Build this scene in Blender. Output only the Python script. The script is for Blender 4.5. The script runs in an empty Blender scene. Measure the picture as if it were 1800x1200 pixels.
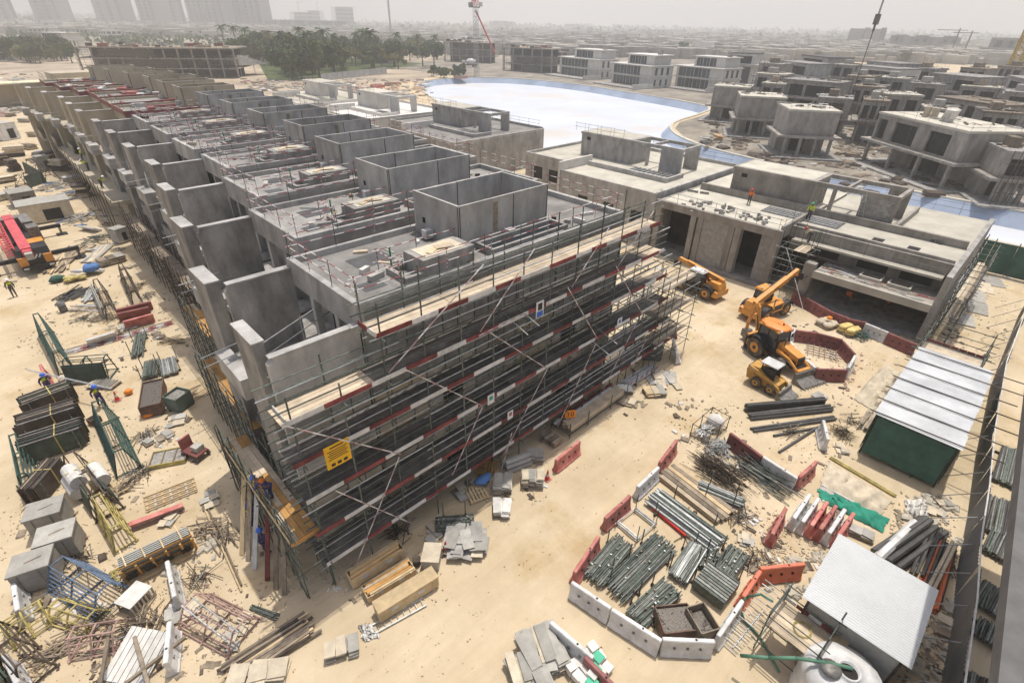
import bpy, math, random
from math import sin, cos, pi, radians, atan2, hypot
from mathutils import Vector, Matrix, Quaternion, geometry, noise
S = bpy.context.scene
C = S.collection
rnd = random.Random(7)
# ---------------------------------------------------------------- camera (from vanishing points of the photograph; X, Y follow the building grid)
H = 22.0
F = 898.56; PITCH = 0.558528; ROLL = 0.0199037; YAW = 0.792671
_X = Vector((sin(YAW), cos(YAW), 0)); _Y = Vector((-cos(YAW), sin(YAW), 0))
_w = Vector((0, cos(PITCH), -sin(PITCH))); _u = Vector((0, sin(PITCH), cos(PITCH))); _r = Vector((1, 0, 0))
_r2 = cos(ROLL)*_r + sin(ROLL)*_u; _u2 = -sin(ROLL)*_r + cos(ROLL)*_u
def _tw(v): return Vector((v.dot(_X), v.dot(_Y), v.z))
RX, UX, WX = _tw(_r2), _tw(_u2), _tw(_w)
cam = bpy.data.cameras.new('camera'); camo = bpy.data.objects.new('camera', cam); C.objects.link(camo)
m = Matrix((RX, UX, -WX)).transposed().to_4x4(); m.translation = Vector((0, 0, H)); camo.matrix_world = m
cam.sensor_width = 36; cam.lens = F/1800*36; cam.clip_start = 0.1; cam.clip_end = 9000
S.camera = camo
def ray(px, py): return (px-900)*RX - (py-600)*UX + F*WX
def G(px, py, z=0.0):
    "point at height z seen at photo pixel px, py"
    d = ray(px, py); return d*((z-H)/d.z) + Vector((0, 0, H))
# ---------------------------------------------------------------- sky, sun, exposure
SUNV = Vector((-0.25, -0.10, -1)).normalized()
W = bpy.data.worlds.new('World'); S.world = W; W.use_nodes = True
nt = W.node_tree; bg = nt.nodes['Background']; sky = nt.nodes.new('ShaderNodeTexSky'); sky.sky_type = 'NISHITA'
sky.sun_disc = False; sky.sun_elevation = math.asin(-SUNV.z); sky.sun_rotation = atan2(-SUNV.x, -SUNV.y)
sky.air_density = 1.0; sky.dust_density = 4.0; sky.ozone_density = 1.0; sky.altitude = 0
nt.links.new(sky.outputs[0], bg.inputs[0]); bg.inputs[1].default_value = 0.135
sl = bpy.data.lights.new('sun', 'SUN'); sl.energy = 4.0; sl.angle = radians(0.6); sl.color = (1, 0.955, 0.88)
so = bpy.data.objects.new('sun', sl); C.objects.link(so); so.rotation_euler = SUNV.to_track_quat('-Z', 'Y').to_euler(); so.location = (20, 20, 60)
S.render.engine = 'CYCLES'
S.view_settings.view_transform = 'Standard'; S.view_settings.look = 'None'; S.view_settings.gamma = 1; S.view_settings.exposure = 0.07
S.cycles.max_bounces = 6; S.cycles.volume_bounces = 1; S.cycles.transparent_max_bounces = 8
# ---------------------------------------------------------------- helpers
class MB:
    def __init__(s): s.v = []; s.f = []
    def add(s, vs, fs):
        n = len(s.v); s.v += [tuple(v) for v in vs]; s.f += [tuple(i+n for i in f) for f in fs]; return s
    def box(s, x0, x1, y0, y1, z0, z1, M=None, taper=None):
        vs = [Vector((x, y, z)) for z in (z0, z1) for x, y in ((x0, y0), (x1, y0), (x1, y1), (x0, y1))]
        if taper:
            cx, cy = (x0+x1)/2, (y0+y1)/2
            for v in vs[4:]: v.x = cx+(v.x-cx)*taper[0]; v.y = cy+(v.y-cy)*taper[1]
        if M: vs = [M @ v for v in vs]
        return s.add(vs, ((0, 3, 2, 1), (4, 5, 6, 7), (0, 1, 5, 4), (1, 2, 6, 5), (2, 3, 7, 6), (3, 0, 4, 7)))
    def tube(s, p, q, r, n=6, r2=None, caps=True):
        p, q = Vector(p), Vector(q); d = q-p
        if d.length < 1e-6: return s
        Q = d.to_track_quat('Z', 'Y'); r2 = r if r2 is None else r2
        vs = [p+Q @ Vector((r*cos(2*pi*i/n), r*sin(2*pi*i/n), 0)) for i in range(n)]+[q+Q @ Vector((r2*cos(2*pi*i/n), r2*sin(2*pi*i/n), 0)) for i in range(n)]
        fs = [(i, (i+1) % n, n+(i+1) % n, n+i) for i in range(n)]
        if caps: fs += [tuple(range(n-1, -1, -1)), tuple(range(n, 2*n))]
        return s.add(vs, fs)
    def path(s, pts, r, n=6):
        for a, b in zip(pts, pts[1:]): s.tube(a, b, r, n)
        return s
    def prism(s, poly, z0, z1, M=None):
        n = len(poly); vs = [Vector((x, y, z0)) for x, y in poly]+[Vector((x, y, z1)) for x, y in poly]
        if M: vs = [M @ v for v in vs]
        return s.add(vs, [tuple(range(n-1, -1, -1)), tuple(range(n, 2*n))]+[(i, (i+1) % n, n+(i+1) % n, n+i) for i in range(n)])
    def side(s, poly, y0, y1):
        "prism of an x-z outline between y0 and y1"
        n = len(poly); vs = [(x, y0, z) for x, z in poly]+[(x, y1, z) for x, z in poly]
        return s.add(vs, [tuple(range(n)), tuple(range(2*n-1, n-1, -1))]+[(i, n+i, n+(i+1) % n, (i+1) % n) for i in range(n)])
    def lathe(s, prof, n=16, c=(0, 0, 0)):
        k = len(prof); c = Vector(c)
        vs = [c+Vector((r*cos(2*pi*i/n), r*sin(2*pi*i/n), z)) for i in range(n) for r, z in prof]
        fs = [(i*k+j, ((i+1) % n)*k+j, ((i+1) % n)*k+j+1, i*k+j+1) for i in range(n) for j in range(k-1)]
        return s.add(vs, fs)
    def build(s, name, mat, parent=None, smooth=False):
        me = bpy.data.meshes.new(name); me.from_pydata(s.v, [], s.f); me.update()
        if smooth: me.polygons.foreach_set('use_smooth', [True]*len(me.polygons))
        return mobj(name, me, mat, parent)
def mobj(name, me, mat=None, parent=None):
    o = bpy.data.objects.new(name, me); C.objects.link(o)
    if mat and not me.materials: me.materials.append(mat)
    o.parent = parent
    return o
def tag(o, label, cat, group=None):
    o['label'] = label; o['category'] = cat
    if group: o['group'] = group
    return o
def struct(o): o['kind'] = 'structure'; return o
def stuff(o): o['kind'] = 'stuff'; return o
def thing(name, label, cat, loc=(0, 0, 0), rz=0.0, group=None):
    o = bpy.data.objects.new(name, None); C.objects.link(o); o.location = loc; o.rotation_euler = (0, 0, rz); o.empty_display_size = .3
    return tag(o, label, cat, group)
KIDS = {}
def kids(o):
    return [c for c in bpy.data.objects if c.parent == o]
def dup(root, loc, rz=0.0, label=None, sub=None, recs=None):
    "copy of a thing with its parts and sub-parts"
    ks = recs if recs is not None else [(k, kids(k)) for k in kids(root)]
    r = root.copy(); C.objects.link(r); r.location = loc; r.rotation_euler = (0, 0, rz)
    if label: r['label'] = label
    for k, gs in ks:
        c = k.copy(); C.objects.link(c); c.parent = r
        for g in gs:
            d = g.copy(); C.objects.link(d); d.parent = c
    return r
_unit = {}
def tubeo(name, p, q, r, mat, parent=None, n=6):
    "one tube as an object that shares its mesh with all alike tubes"
    p, q = Vector(p), Vector(q); d = q-p; k = ('t', mat.name, n)
    if k not in _unit:
        _unit[k] = MB().tube((0, 0, 0), (0, 0, 1), 1, n); me = bpy.data.meshes.new('tube_'+mat.name); me.from_pydata(_unit[k].v, [], _unit[k].f)
        if n > 6: me.polygons.foreach_set('use_smooth', [len(pl.vertices) == 4 for pl in me.polygons])
        me.materials.append(mat); _unit[k] = me
    o = mobj(name, _unit[k], None, parent)
    o.matrix_local = Matrix.Translation(p) @ d.to_track_quat('Z', 'Y').to_matrix().to_4x4() @ Matrix.Diagonal((r, r, d.length, 1))
    return o
def boxo(name, c, size, mat, parent=None, rz=0.0, rx=0.0, ry=0.0, bev=0.0):
    "one box as an object sharing its mesh; c is the centre of its base"
    k = ('b', mat.name)
    if k not in _unit:
        b = MB().box(-.5, .5, -.5, .5, 0, 1); me = bpy.data.meshes.new('piece_'+mat.name); me.from_pydata(b.v, [], b.f); me.materials.append(mat); _unit[k] = me
    o = mobj(name, _unit[k], None, parent)
    o.matrix_local = Matrix.Translation(Vector(c)) @ Matrix.Rotation(rz, 4, 'Z') @ Matrix.Rotation(ry, 4, 'Y') @ Matrix.Rotation(rx, 4, 'X') @ Matrix.Diagonal((size[0], size[1], size[2], 1))
    return o
def ends(a, b, z=0.0):
    "two pixels at height z -> mid point on the ground, length, heading"
    p, q = G(a[0], a[1], z), G(b[0], b[1], z); d = q-p
    return Vector(((p.x+q.x)/2, (p.y+q.y)/2, 0)), hypot(d.x, d.y), atan2(d.y, d.x)
def text(name, s, size, mat, parent, M):
    cu = bpy.data.curves.new(name, 'FONT'); cu.body = s; cu.size = size; cu.extrude = .004; cu.align_x = 'CENTER'; cu.align_y = 'CENTER'; cu.resolution_u = 2
    t = bpy.data.objects.new(name, cu); C.objects.link(t); dg = bpy.context.evaluated_depsgraph_get()
    me = bpy.data.meshes.new_from_object(t.evaluated_get(dg)); bpy.data.objects.remove(t); me.materials.clear()
    o = mobj(name, me, mat, parent); o.matrix_local = M
    return o
# ---------------------------------------------------------------- materials
MT = {}
def mat(name, col, rough=.85, var=.18, scale=1.2, bump=.0, metal=0.0, rand=.12, fine=14.0, col2=None, streak=False, spec=.3):
    if name in MT: return MT[name]
    M = bpy.data.materials.new(name); M.use_nodes = True; t = M.node_tree; L = t.links.new; b = t.nodes['Principled BSDF']
    b.inputs['Roughness'].default_value = rough; b.inputs['Metallic'].default_value = metal; b.inputs['Specular IOR Level'].default_value = spec
    geo = t.nodes.new('ShaderNodeNewGeometry')
    src = geo.outputs['Position']
    if streak:
        mp = t.nodes.new('ShaderNodeMapping'); mp.inputs['Scale'].default_value = (1, 1, .45); L(src, mp.inputs[0]); src = mp.outputs[0]
    n1 = t.nodes.new('ShaderNodeTexNoise'); n1.inputs['Scale'].default_value = scale; n1.inputs['Detail'].default_value = 5; n1.inputs['Roughness'].default_value = .62; L(src, n1.inputs['Vector'])
    n2 = t.nodes.new('ShaderNodeTexNoise'); n2.inputs['Scale'].default_value = fine; n2.inputs['Detail'].default_value = 3; L(src, n2.inputs['Vector'])
    mx = t.nodes.new('ShaderNodeMix'); mx.data_type = 'RGBA'
    rp = t.nodes.new('ShaderNodeMapRange'); rp.inputs[1].default_value = .34; rp.inputs[2].default_value = .66; L(n1.outputs[0], rp.inputs[0]); L(rp.outputs[0], mx.inputs[0])
    c2 = col2 or tuple(min(1, x*(1+var)) for x in col)
    mx.inputs[6].default_value = tuple(x*(1-var) for x in col)+(1,); mx.inputs[7].default_value = tuple(c2)+(1,)
    oi = t.nodes.new('ShaderNodeObjectInfo'); ma = t.nodes.new('ShaderNodeMath'); ma.operation = 'MULTIPLY_ADD'; L(oi.outputs['Random'], ma.inputs[0]); ma.inputs[1].default_value = 2*rand; ma.inputs[2].default_value = 1-rand-var*.35
    mb = t.nodes.new('ShaderNodeMath'); mb.operation = 'MULTIPLY_ADD'; L(n2.outputs[0], mb.inputs[0]); mb.inputs[1].default_value = var*.7; L(ma.outputs[0], mb.inputs[2])
    sc = t.nodes.new('ShaderNodeVectorMath'); sc.operation = 'SCALE'; L(mx.outputs[2], sc.inputs[0]); L(mb.outputs[0], sc.inputs['Scale']); L(sc.outputs[0], b.inputs['Base Color'])
    if bump:
        bn = t.nodes.new('ShaderNodeBump'); bn.inputs['Strength'].default_value = bump; bn.inputs['Distance'].default_value = .05; L(n2.outputs[0], bn.inputs['Height']); L(bn.outputs[0], b.inputs['Normal'])
    MT[name] = M
    return M
def stripes(name, a, b_, freq, axis=2):
    "painted bands along the local axis of a shared tube or board"
    M = mat(name, a, rough=.55, var=.1); t = M.node_tree; L = t.links.new; b = t.nodes['Principled BSDF']
    tc = t.nodes.new('ShaderNodeTexCoord'); sx = t.nodes.new('ShaderNodeSeparateXYZ'); L(tc.outputs['Object'], sx.inputs[0])
    mu = t.nodes.new('ShaderNodeMath'); mu.operation = 'MULTIPLY'; mu.inputs[1].default_value = freq; L(sx.outputs[axis], mu.inputs[0])
    fr = t.nodes.new('ShaderNodeMath'); fr.operation = 'FRACT'; L(mu.outputs[0], fr.inputs[0]); gt = t.nodes.new('ShaderNodeMath'); gt.operation = 'GREATER_THAN'; gt.inputs[1].default_value = .5; L(fr.outputs[0], gt.inputs[0])
    mx = t.nodes.new('ShaderNodeMix'); mx.data_type = 'RGBA'; L(gt.outputs[0], mx.inputs[0]); mx.inputs[6].default_value = a+(1,); mx.inputs[7].default_value = b_+(1,)
    L(mx.outputs[2], b.inputs['Base Color'])
    return M
conc = mat('concrete', (.275, .262, .243), .9, .34, 1.1, .25, streak=True)
concd = mat('rough_concrete', (.285, .262, .23), .92, .28, .9, .3, streak=True)
concl = mat('precast_panel', (.355, .342, .322), .88, .26, 1.0, .15, streak=True)
screed = mat('roof_screed', (.245, .233, .218), .93, .26, .6, .2)
paleroof = mat('pale_roof_screed', (.46, .43, .36), .93, .14, .5, .15)
creamr = mat('cream_render', (.40, .35, .265), .92, .12, .5, .1, streak=True)
whiter = mat('white_render', (.56, .54, .50), .9, .1, .5, .06)
blockw = mat('blockwork', (.30, .285, .26), .95, .2, 2.5, .3)
glass = mat('tinted_glass', (.035, .045, .055), .12, .2, .4, spec=.6, rand=.3)
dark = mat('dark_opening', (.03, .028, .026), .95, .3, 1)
steelg = mat('green_grey_scaffold_tube', (.105, .122, .105), .65, .4, 5, metal=.1, rand=.4)
steell = mat('galvanised_tube', (.40, .41, .40), .5, .25, 3, metal=.4, rand=.3)
steeld = mat('rusty_dark_steel', (.085, .065, .05), .75, .4, 3, metal=.2, rand=.4)
ply = mat('scaffold_plank', (.47, .385, .28), .85, .2, 1.5, .1, rand=.25)
plyo = mat('orange_plywood', (.46, .25, .085), .8, .25, 1.5, .1, rand=.25)
plyk = mat('deck_plank_shade_tone', (.15, .135, .12), .92, .3, 2, .15, rand=.3)  # shade of the deck above, painted into the plank colour
plyd = mat('weathered_plank', (.24, .195, .145), .9, .3, 2, .15, rand=.35)
timber = mat('packing_timber', (.55, .42, .25), .85, .16, 2, .1, rand=.15)
redp = mat('red_board_paint', (.18, .045, .045), .7, .4, 2, rand=.2)
whitep = mat('white_board_paint', (.56, .55, .53), .65, .2, 2, rand=.12)
rwpole = stripes('red_white_pole', (.60, .58, .56), (.27, .085, .085), 6)
palepole = stripes('faded_red_white_pole', (.60, .58, .56), (.40, .27, .26), 5)
redpl = mat('red_barrier_plastic', (.48, .12, .105), .6, .25, 1.8, rand=.2, col2=(.56, .24, .20))
orgpl = mat('orange_red_barrier_plastic', (.62, .17, .10), .5, .15, 1.5, rand=.1)
whpl = mat('white_barrier_plastic', (.58, .575, .565), .5, .2, 1.5, rand=.06)
maroon = mat('dark_red_barrier_plastic', (.215, .075, .07), .55, .25, 1.5, rand=.25)
yelp = mat('yellow_machine_paint', (.68, .27, .035), .5, .2, 2.2, .05, rand=.03, spec=.5, col2=(.68, .32, .07))
yelo = mat('ochre_machine_paint', (.48, .25, .045), .55, .2, 2.2, .05, rand=.05, spec=.4, col2=(.52, .29, .07))
blackp = mat('black_machine_paint', (.025, .025, .026), .5, .3, 2)
rubber = mat('rubber', (.055, .05, .045), .9, .3, 3, col2=(.16, .13, .10))
greyst = mat('worn_steel', (.19, .18, .165), .6, .4, 4, metal=.35)
paint_b = mat('blue_frame_paint', (.11, .15, .215), .7, .3, 3)
paint_y = mat('yellow_frame_paint', (.40, .33, .12), .75, .35, 3)
paint_g = mat('dark_green_frame_paint', (.035, .075, .062), .6, .25, 2)
paint_r = mat('pink_red_frame_paint', (.36, .235, .20), .75, .35, 3)
panelg = mat('dark_green_form_panel', (.055, .075, .06), .7, .35, 1.5)
panelb = mat('dark_brown_form_panel', (.075, .058, .048), .7, .35, 1.5)
netg = mat('dark_green_net', (.05, .115, .09), .9, .25, 1)
clothg = mat('green_cloth', (.03, .25, .17), .85, .2, 1.5)
clothb = mat('blue_tarpaulin', (.10, .22, .48), .7, .15, 2)
tarp = mat('beige_tarpaulin', (.52, .45, .34), .85, .15, 2, .2)
sackw = mat('white_sack', (.62, .60, .56), .85, .15, 3, .3)
stone = mat('grey_stone_slab', (.36, .345, .31), .9, .15, 2, .1, rand=.2)
pipeb = mat('black_pipe', (.075, .072, .068), .55, .25, 2, rand=.3)
pipeo = mat('orange_pipe', (.50, .13, .05), .55, .15, 2, rand=.15)
corr = mat('pale_metal_sheet', (.43, .44, .45), .5, .16, .6, metal=.15, rand=.06)
fencem = mat('grey_fence_sheet', (.19, .19, .185), .6, .15, .7, metal=.1)
skin = mat('skin', (.22, .12, .075), .6, .1)
hivis = mat('yellow_hi_vis', (.55, .68, .03), .7, .1)
orgv = mat('orange_hi_vis', (.75, .20, .03), .7, .1)
cov = mat('blue_coverall', (.05, .06, .17), .85, .2)
trou = mat('grey_trousers', (.09, .085, .08), .85, .2)
helw = mat('white_helmet', (.8, .8, .8), .35, .03)
helb = mat('blue_helmet', (.05, .14, .55), .35, .05)
helr = mat('red_helmet', (.6, .07, .03), .35, .05)
helg = mat('green_helmet', (.06, .35, .15), .35, .05)
signy = mat('yellow_sign', (.72, .40, .015), .5, .05)
signw = mat('white_sign', (.72, .72, .72), .5, .05)
signb = mat('blue_sign', (.04, .12, .45), .5, .05)
signo = mat('orange_sign', (.75, .25, .03), .5, .05)
craner = mat('red_crane_paint', (.52, .085, .095), .5, .2, 2)
craney = mat('yellow_crane_paint', (.50, .33, .03), .55, .15, 2)
blacktxt = mat('black_lettering', (.02, .02, .02), .6, .05)
# ================================================================ ground, lagoon, haze
def inpoly(x, y, P):
    c = False; j = len(P)-1
    for i in range(len(P)):
        if (P[i][1] > y) != (P[j][1] > y) and x < (P[j][0]-P[i][0])*(y-P[i][1])/(P[j][1]-P[i][1])+P[i][0]: c = not c
        j = i
    return c
LAG = [(86, -60), (86, 2), (80, 30), (76, 62), (79, 95), (96, 122), (117, 164), (129, 189), (146, 203), (168, 202), (180, 192), (186, 178), (187, 151), (181, 125), (175, 97), (168, 82), (150, 78), (134, 76), (124, 71.5), (116, 64.5), (110, 55.5), (106, 43.7), (103.5, 25), (103, 9), (103, -60)]
def smooth_poly(P, it=2):
    for _ in range(it):
        Q = []
        for i in range(len(P)):
            a, b = P[i], P[(i+1) % len(P)]; Q += [(a[0]*.75+b[0]*.25, a[1]*.75+b[1]*.25), (a[0]*.25+b[0]*.75, a[1]*.25+b[1]*.75)]
        P = Q
    return P
LAG = smooth_poly(LAG, 2)
def road(x): return 8.6+.16*(x-12)+.0085*max(0, x-16)**2
RUTS = [(-2.6, .22), (-1.5, .25), (-.7, .2), (.2, .24), (1.0, .22), (2.1, .25), (2.9, .2)]
def gz(x, y):
    z = -.035+.03*noise.noise((x*.5, y*.5, 0))+.012*noise.noise((x*1.7, y*1.7, 3))
    d = y-road(x)
    if abs(d) < 4.2 and 9 < x < 44:
        for k_, (o, w_) in enumerate(RUTS):
            e = d-o-.5*noise.noise((x*.12, k_*7.0, 1)); z -= .05*math.exp(-(e/w_)**2)*max(0, .5+noise.noise((x*.3, k_*5.0, 2)))
    return min(z, -.002)
def make_ground():
    vs = []; es = []
    n = len(LAG); vs += [Vector(p) for p in LAG]; es += [(i, (i+1) % n) for i in range(n)]
    for x, y in ((-900, -600), (5200, -600), (5200, 5200), (-900, 5200)): vs.append(Vector((x, y)))
    es += [(n, n+1), (n+1, n+2), (n+2, n+3), (n+3, n)]
    x = -16.0
    while x < 62:
        y = -13.0
        while y < 78:
            vs.append(Vector((x+rnd.uniform(-.3, .3), y+rnd.uniform(-.3, .3)))); y += 1.5
        x += 1.5
    x = 9.0
    while x < 44:
        y = 3.5
        while y < 22:
            if abs(y-road(x)) < 4.2: vs.append(Vector((x+rnd.uniform(-.15, .15), y+rnd.uniform(-.04, .04))))
            y += .26
        x += .8
    for _ in range(900): vs.append(Vector((rnd.uniform(-60, 900), rnd.uniform(60, 900))))
    r = geometry.delaunay_2d_cdt(vs, es, [], 0, 1e-4)
    V = [(v.x, v.y, (gz(v.x, v.y) if (-15 < v.x < 60 and -12 < v.y < 76) else 0)) for v in r[0]]
    FS = []
    for f in r[2]:
        cx = sum(V[i][0] for i in f)/len(f); cy = sum(V[i][1] for i in f)/len(f)
        if not inpoly(cx, cy, LAG): FS.append(f)
    me = bpy.data.meshes.new('ground'); me.from_pydata(V, [], FS); me.update(); me.polygons.foreach_set('use_smooth', [True]*len(me.polygons))
    return me
sand = mat('sand', (.52, .415, .27), .95, .08, .22, .7, rand=0, fine=2.2, col2=(.585, .48, .335))
# tyre-worn, damp and trodden patches on the sand
t = sand.node_tree; L = t.links.new; b = t.nodes['Principled BSDF']; base = b.inputs['Base Color'].links[0].from_socket
geo = t.nodes.new('ShaderNodeNewGeometry')
nw = t.nodes.new('ShaderNodeTexNoise'); nw.inputs['Scale'].default_value = .16; nw.inputs['Detail'].default_value = 6; nw.inputs['Roughness'].default_value = .7; L(geo.outputs['Position'], nw.inputs[0])
mr = t.nodes.new('ShaderNodeMapRange'); mr.inputs[1].default_value = .53; mr.inputs[2].default_value = .66; mr.inputs[4].default_value = .75; L(nw.outputs[0], mr.inputs[0])
mx = t.nodes.new('ShaderNodeMix'); mx.data_type = 'RGBA'; L(mr.outputs[0], mx.inputs[0]); L(base, mx.inputs[6]); mx.inputs[7].default_value = (.41, .30, .155, 1)
wv = t.nodes.new('ShaderNodeTexNoise'); wv.inputs['Scale'].default_value = 1.0; wv.inputs['Detail'].default_value = 3
mp = t.nodes.new('ShaderNodeMapping'); mp.inputs['Scale'].default_value = (.12, 1.6, 1); mp.inputs['Rotation'].default_value = (0, 0, radians(8)); L(geo.outputs['Position'], mp.inputs[0]); L(mp.outputs[0], wv.inputs[0])
m2 = t.nodes.new('ShaderNodeMapRange'); m2.inputs[1].default_value = .45; m2.inputs[2].default_value = .7; m2.inputs[3].default_value = .965; m2.inputs[4].default_value = 1.035; L(wv.outputs[0], m2.inputs[0])
sc = t.nodes.new('ShaderNodeVectorMath'); sc.operation = 'SCALE'; L(mx.outputs[2], sc.inputs[0]); L(m2.outputs[0], sc.inputs['Scale']); L(sc.outputs[0], b.inputs['Base Color'])
# wheel ruts along the track as relief
rt = t.nodes.new('ShaderNodeTexNoise'); rt.inputs['Scale'].default_value = 1.0; rt.inputs['Detail'].default_value = 4; mq = t.nodes.new('ShaderNodeMapping'); mq.inputs['Scale'].default_value = (.22, 3.2, 1); mq.inputs['Rotation'].default_value = (0, 0, radians(14)); L(geo.outputs['Position'], mq.inputs[0]); L(mq.outputs[0], rt.inputs[0])
b1 = [n_ for n_ in t.nodes if n_.type == 'BUMP'][0]; b2 = t.nodes.new('ShaderNodeBump'); b2.inputs['Strength'].default_value = .55; b2.inputs['Distance'].default_value = .12; L(rt.outputs[0], b2.inputs['Height']); L(b1.outputs[0], b2.inputs['Normal']); L(b2.outputs[0], b.inputs['Normal'])
struct(mobj('ground', make_ground(), sand))
# lagoon: white liner floor, blue liner slope
liner = mat('white_pool_liner', (.52, .545, .60), .6, .06, .06, 0, rand=0, fine=.5)
t = liner.node_tree; L = t.links.new; b = t.nodes['Principled BSDF']; base = b.inputs['Base Color'].links[0].from_socket
geo = t.nodes.new('ShaderNodeNewGeometry'); sx = t.nodes.new('ShaderNodeSeparateXYZ'); L(geo.outputs['Position'], sx.inputs[0])
# sand blown over the liner near the beach end and in drifts
ns = t.nodes.new('ShaderNodeTexNoise'); ns.inputs['Scale'].default_value = .035; ns.inputs['Detail'].default_value = 6; ns.inputs['Roughness'].default_value = .6; L(geo.outputs['Position'], ns.inputs[0])
a1 = t.nodes.new('ShaderNodeMath'); a1.operation = 'MULTIPLY_ADD'; L(sx.outputs[1], a1.inputs[0]); a1.inputs[1].default_value = .0075; a1.inputs[2].default_value = -.60
a2 = t.nodes.new('ShaderNodeMath'); a2.operation = 'MULTIPLY_ADD'; L(sx.outputs[0], a2.inputs[0]); a2.inputs[1].default_value = -.0062; L(a1.outputs[0], a2.inputs[2])
a3 = t.nodes.new('ShaderNodeMath'); L(a2.outputs[0], a3.inputs[0]); L(ns.outputs[0], a3.inputs[1])
mr = t.nodes.new('ShaderNodeMapRange'); mr.inputs[1].default_value = .42; mr.inputs[2].default_value = .62; L(a3.outputs[0], mr.inputs[0])
n3 = t.nodes.new('ShaderNodeMapRange'); n3.inputs[1].default_value = .52; n3.inputs[2].default_value = .68; n3.inputs[4].default_value = .6; L(ns.outputs[0], n3.inputs[0])
mxx = t.nodes.new('ShaderNodeMath'); mxx.operation = 'MAXIMUM'; L(mr.outputs[0], mxx.inputs[0]); L(n3.outputs[0], mxx.inputs[1])
mx = t.nodes.new('ShaderNodeMix'); mx.data_type = 'RGBA'; L(mxx.outputs[0], mx.inputs[0]); L(base, mx.inputs[6]); mx.inputs[7].default_value = (.52, .45, .35, 1); L(mx.outputs[2], b.inputs['Base Color'])
bluel = mat('blue_pool_liner', (.32, .38, .48), .6, .2, .1, 0, rand=0)
def inset(P, d):
    out = []; n = len(P); A = sum(P[i][0]*P[(i+1) % n][1]-P[(i+1) % n][0]*P[i][1] for i in range(n)); sg = 1 if A > 0 else -1
    for i in range(n):
        a, b = Vector(P[i-1]), Vector(P[(i+1) % n]); tv = (b-a).normalized(); nrm = Vector((-tv.y, tv.x))*sg
        out.append((P[i][0]+nrm.x*d, P[i][1]+nrm.y*d))
    return out
INN = inset(LAG, 1.7); n = len(LAG)
lag = struct(MB().add([(x, y, -2.0) for x, y in INN], [tuple(range(n))]).build('lagoon', liner))
rim = MB().add([(x, y, 0.02) for x, y in LAG]+[(x, y, -2.0) for x, y in INN], [(i, (i+1) % n, n+(i+1) % n, n+i) for i in range(n)]).build('lagoon_slope', bluel, lag)
OUT = inset(LAG, -.7)
kb = MB().add([(x, y, .02) for x, y in LAG]+[(x, y, .22) for x, y in LAG]+[(x, y, .22) for x, y in OUT]+[(x, y, 0) for x, y in OUT], [f for i in range(n) for f in ((i, n+i, n+(i+1) % n, (i+1) % n), (n+i, 2*n+i, 2*n+(i+1) % n, n+(i+1) % n), (2*n+i, 3*n+i, 3*n+(i+1) % n, 2*n+(i+1) % n))]).build('lagoon_kerb', paleroof, lag)
# ================================================================ guardrails
def rail_line(parent, pts, z, h=1.1, step=2.2, mt=None, r=.02, post=True):
    for a, b in zip(pts, pts[1:]):
        a, b = Vector((a[0], a[1], z)), Vector((b[0], b[1], z)); d = (b-a).length; e = (b-a).normalized()*.25
        for hh in (h*.52, h): tubeo('guard_rail', a-e+Vector((0, 0, hh)), b+e+Vector((0, 0, hh+rnd.uniform(-.04, .04))), r, mt or rwpole, parent)
        if post:
            k = max(1, round(d/step))
            for i in range(k+1):
                p = a.lerp(b, i/k); tubeo('guard_post', p, p+Vector((rnd.uniform(-.03, .03), rnd.uniform(-.03, .03), h+.12)), r, steelg if i % 2 else rwpole, parent)
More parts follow.
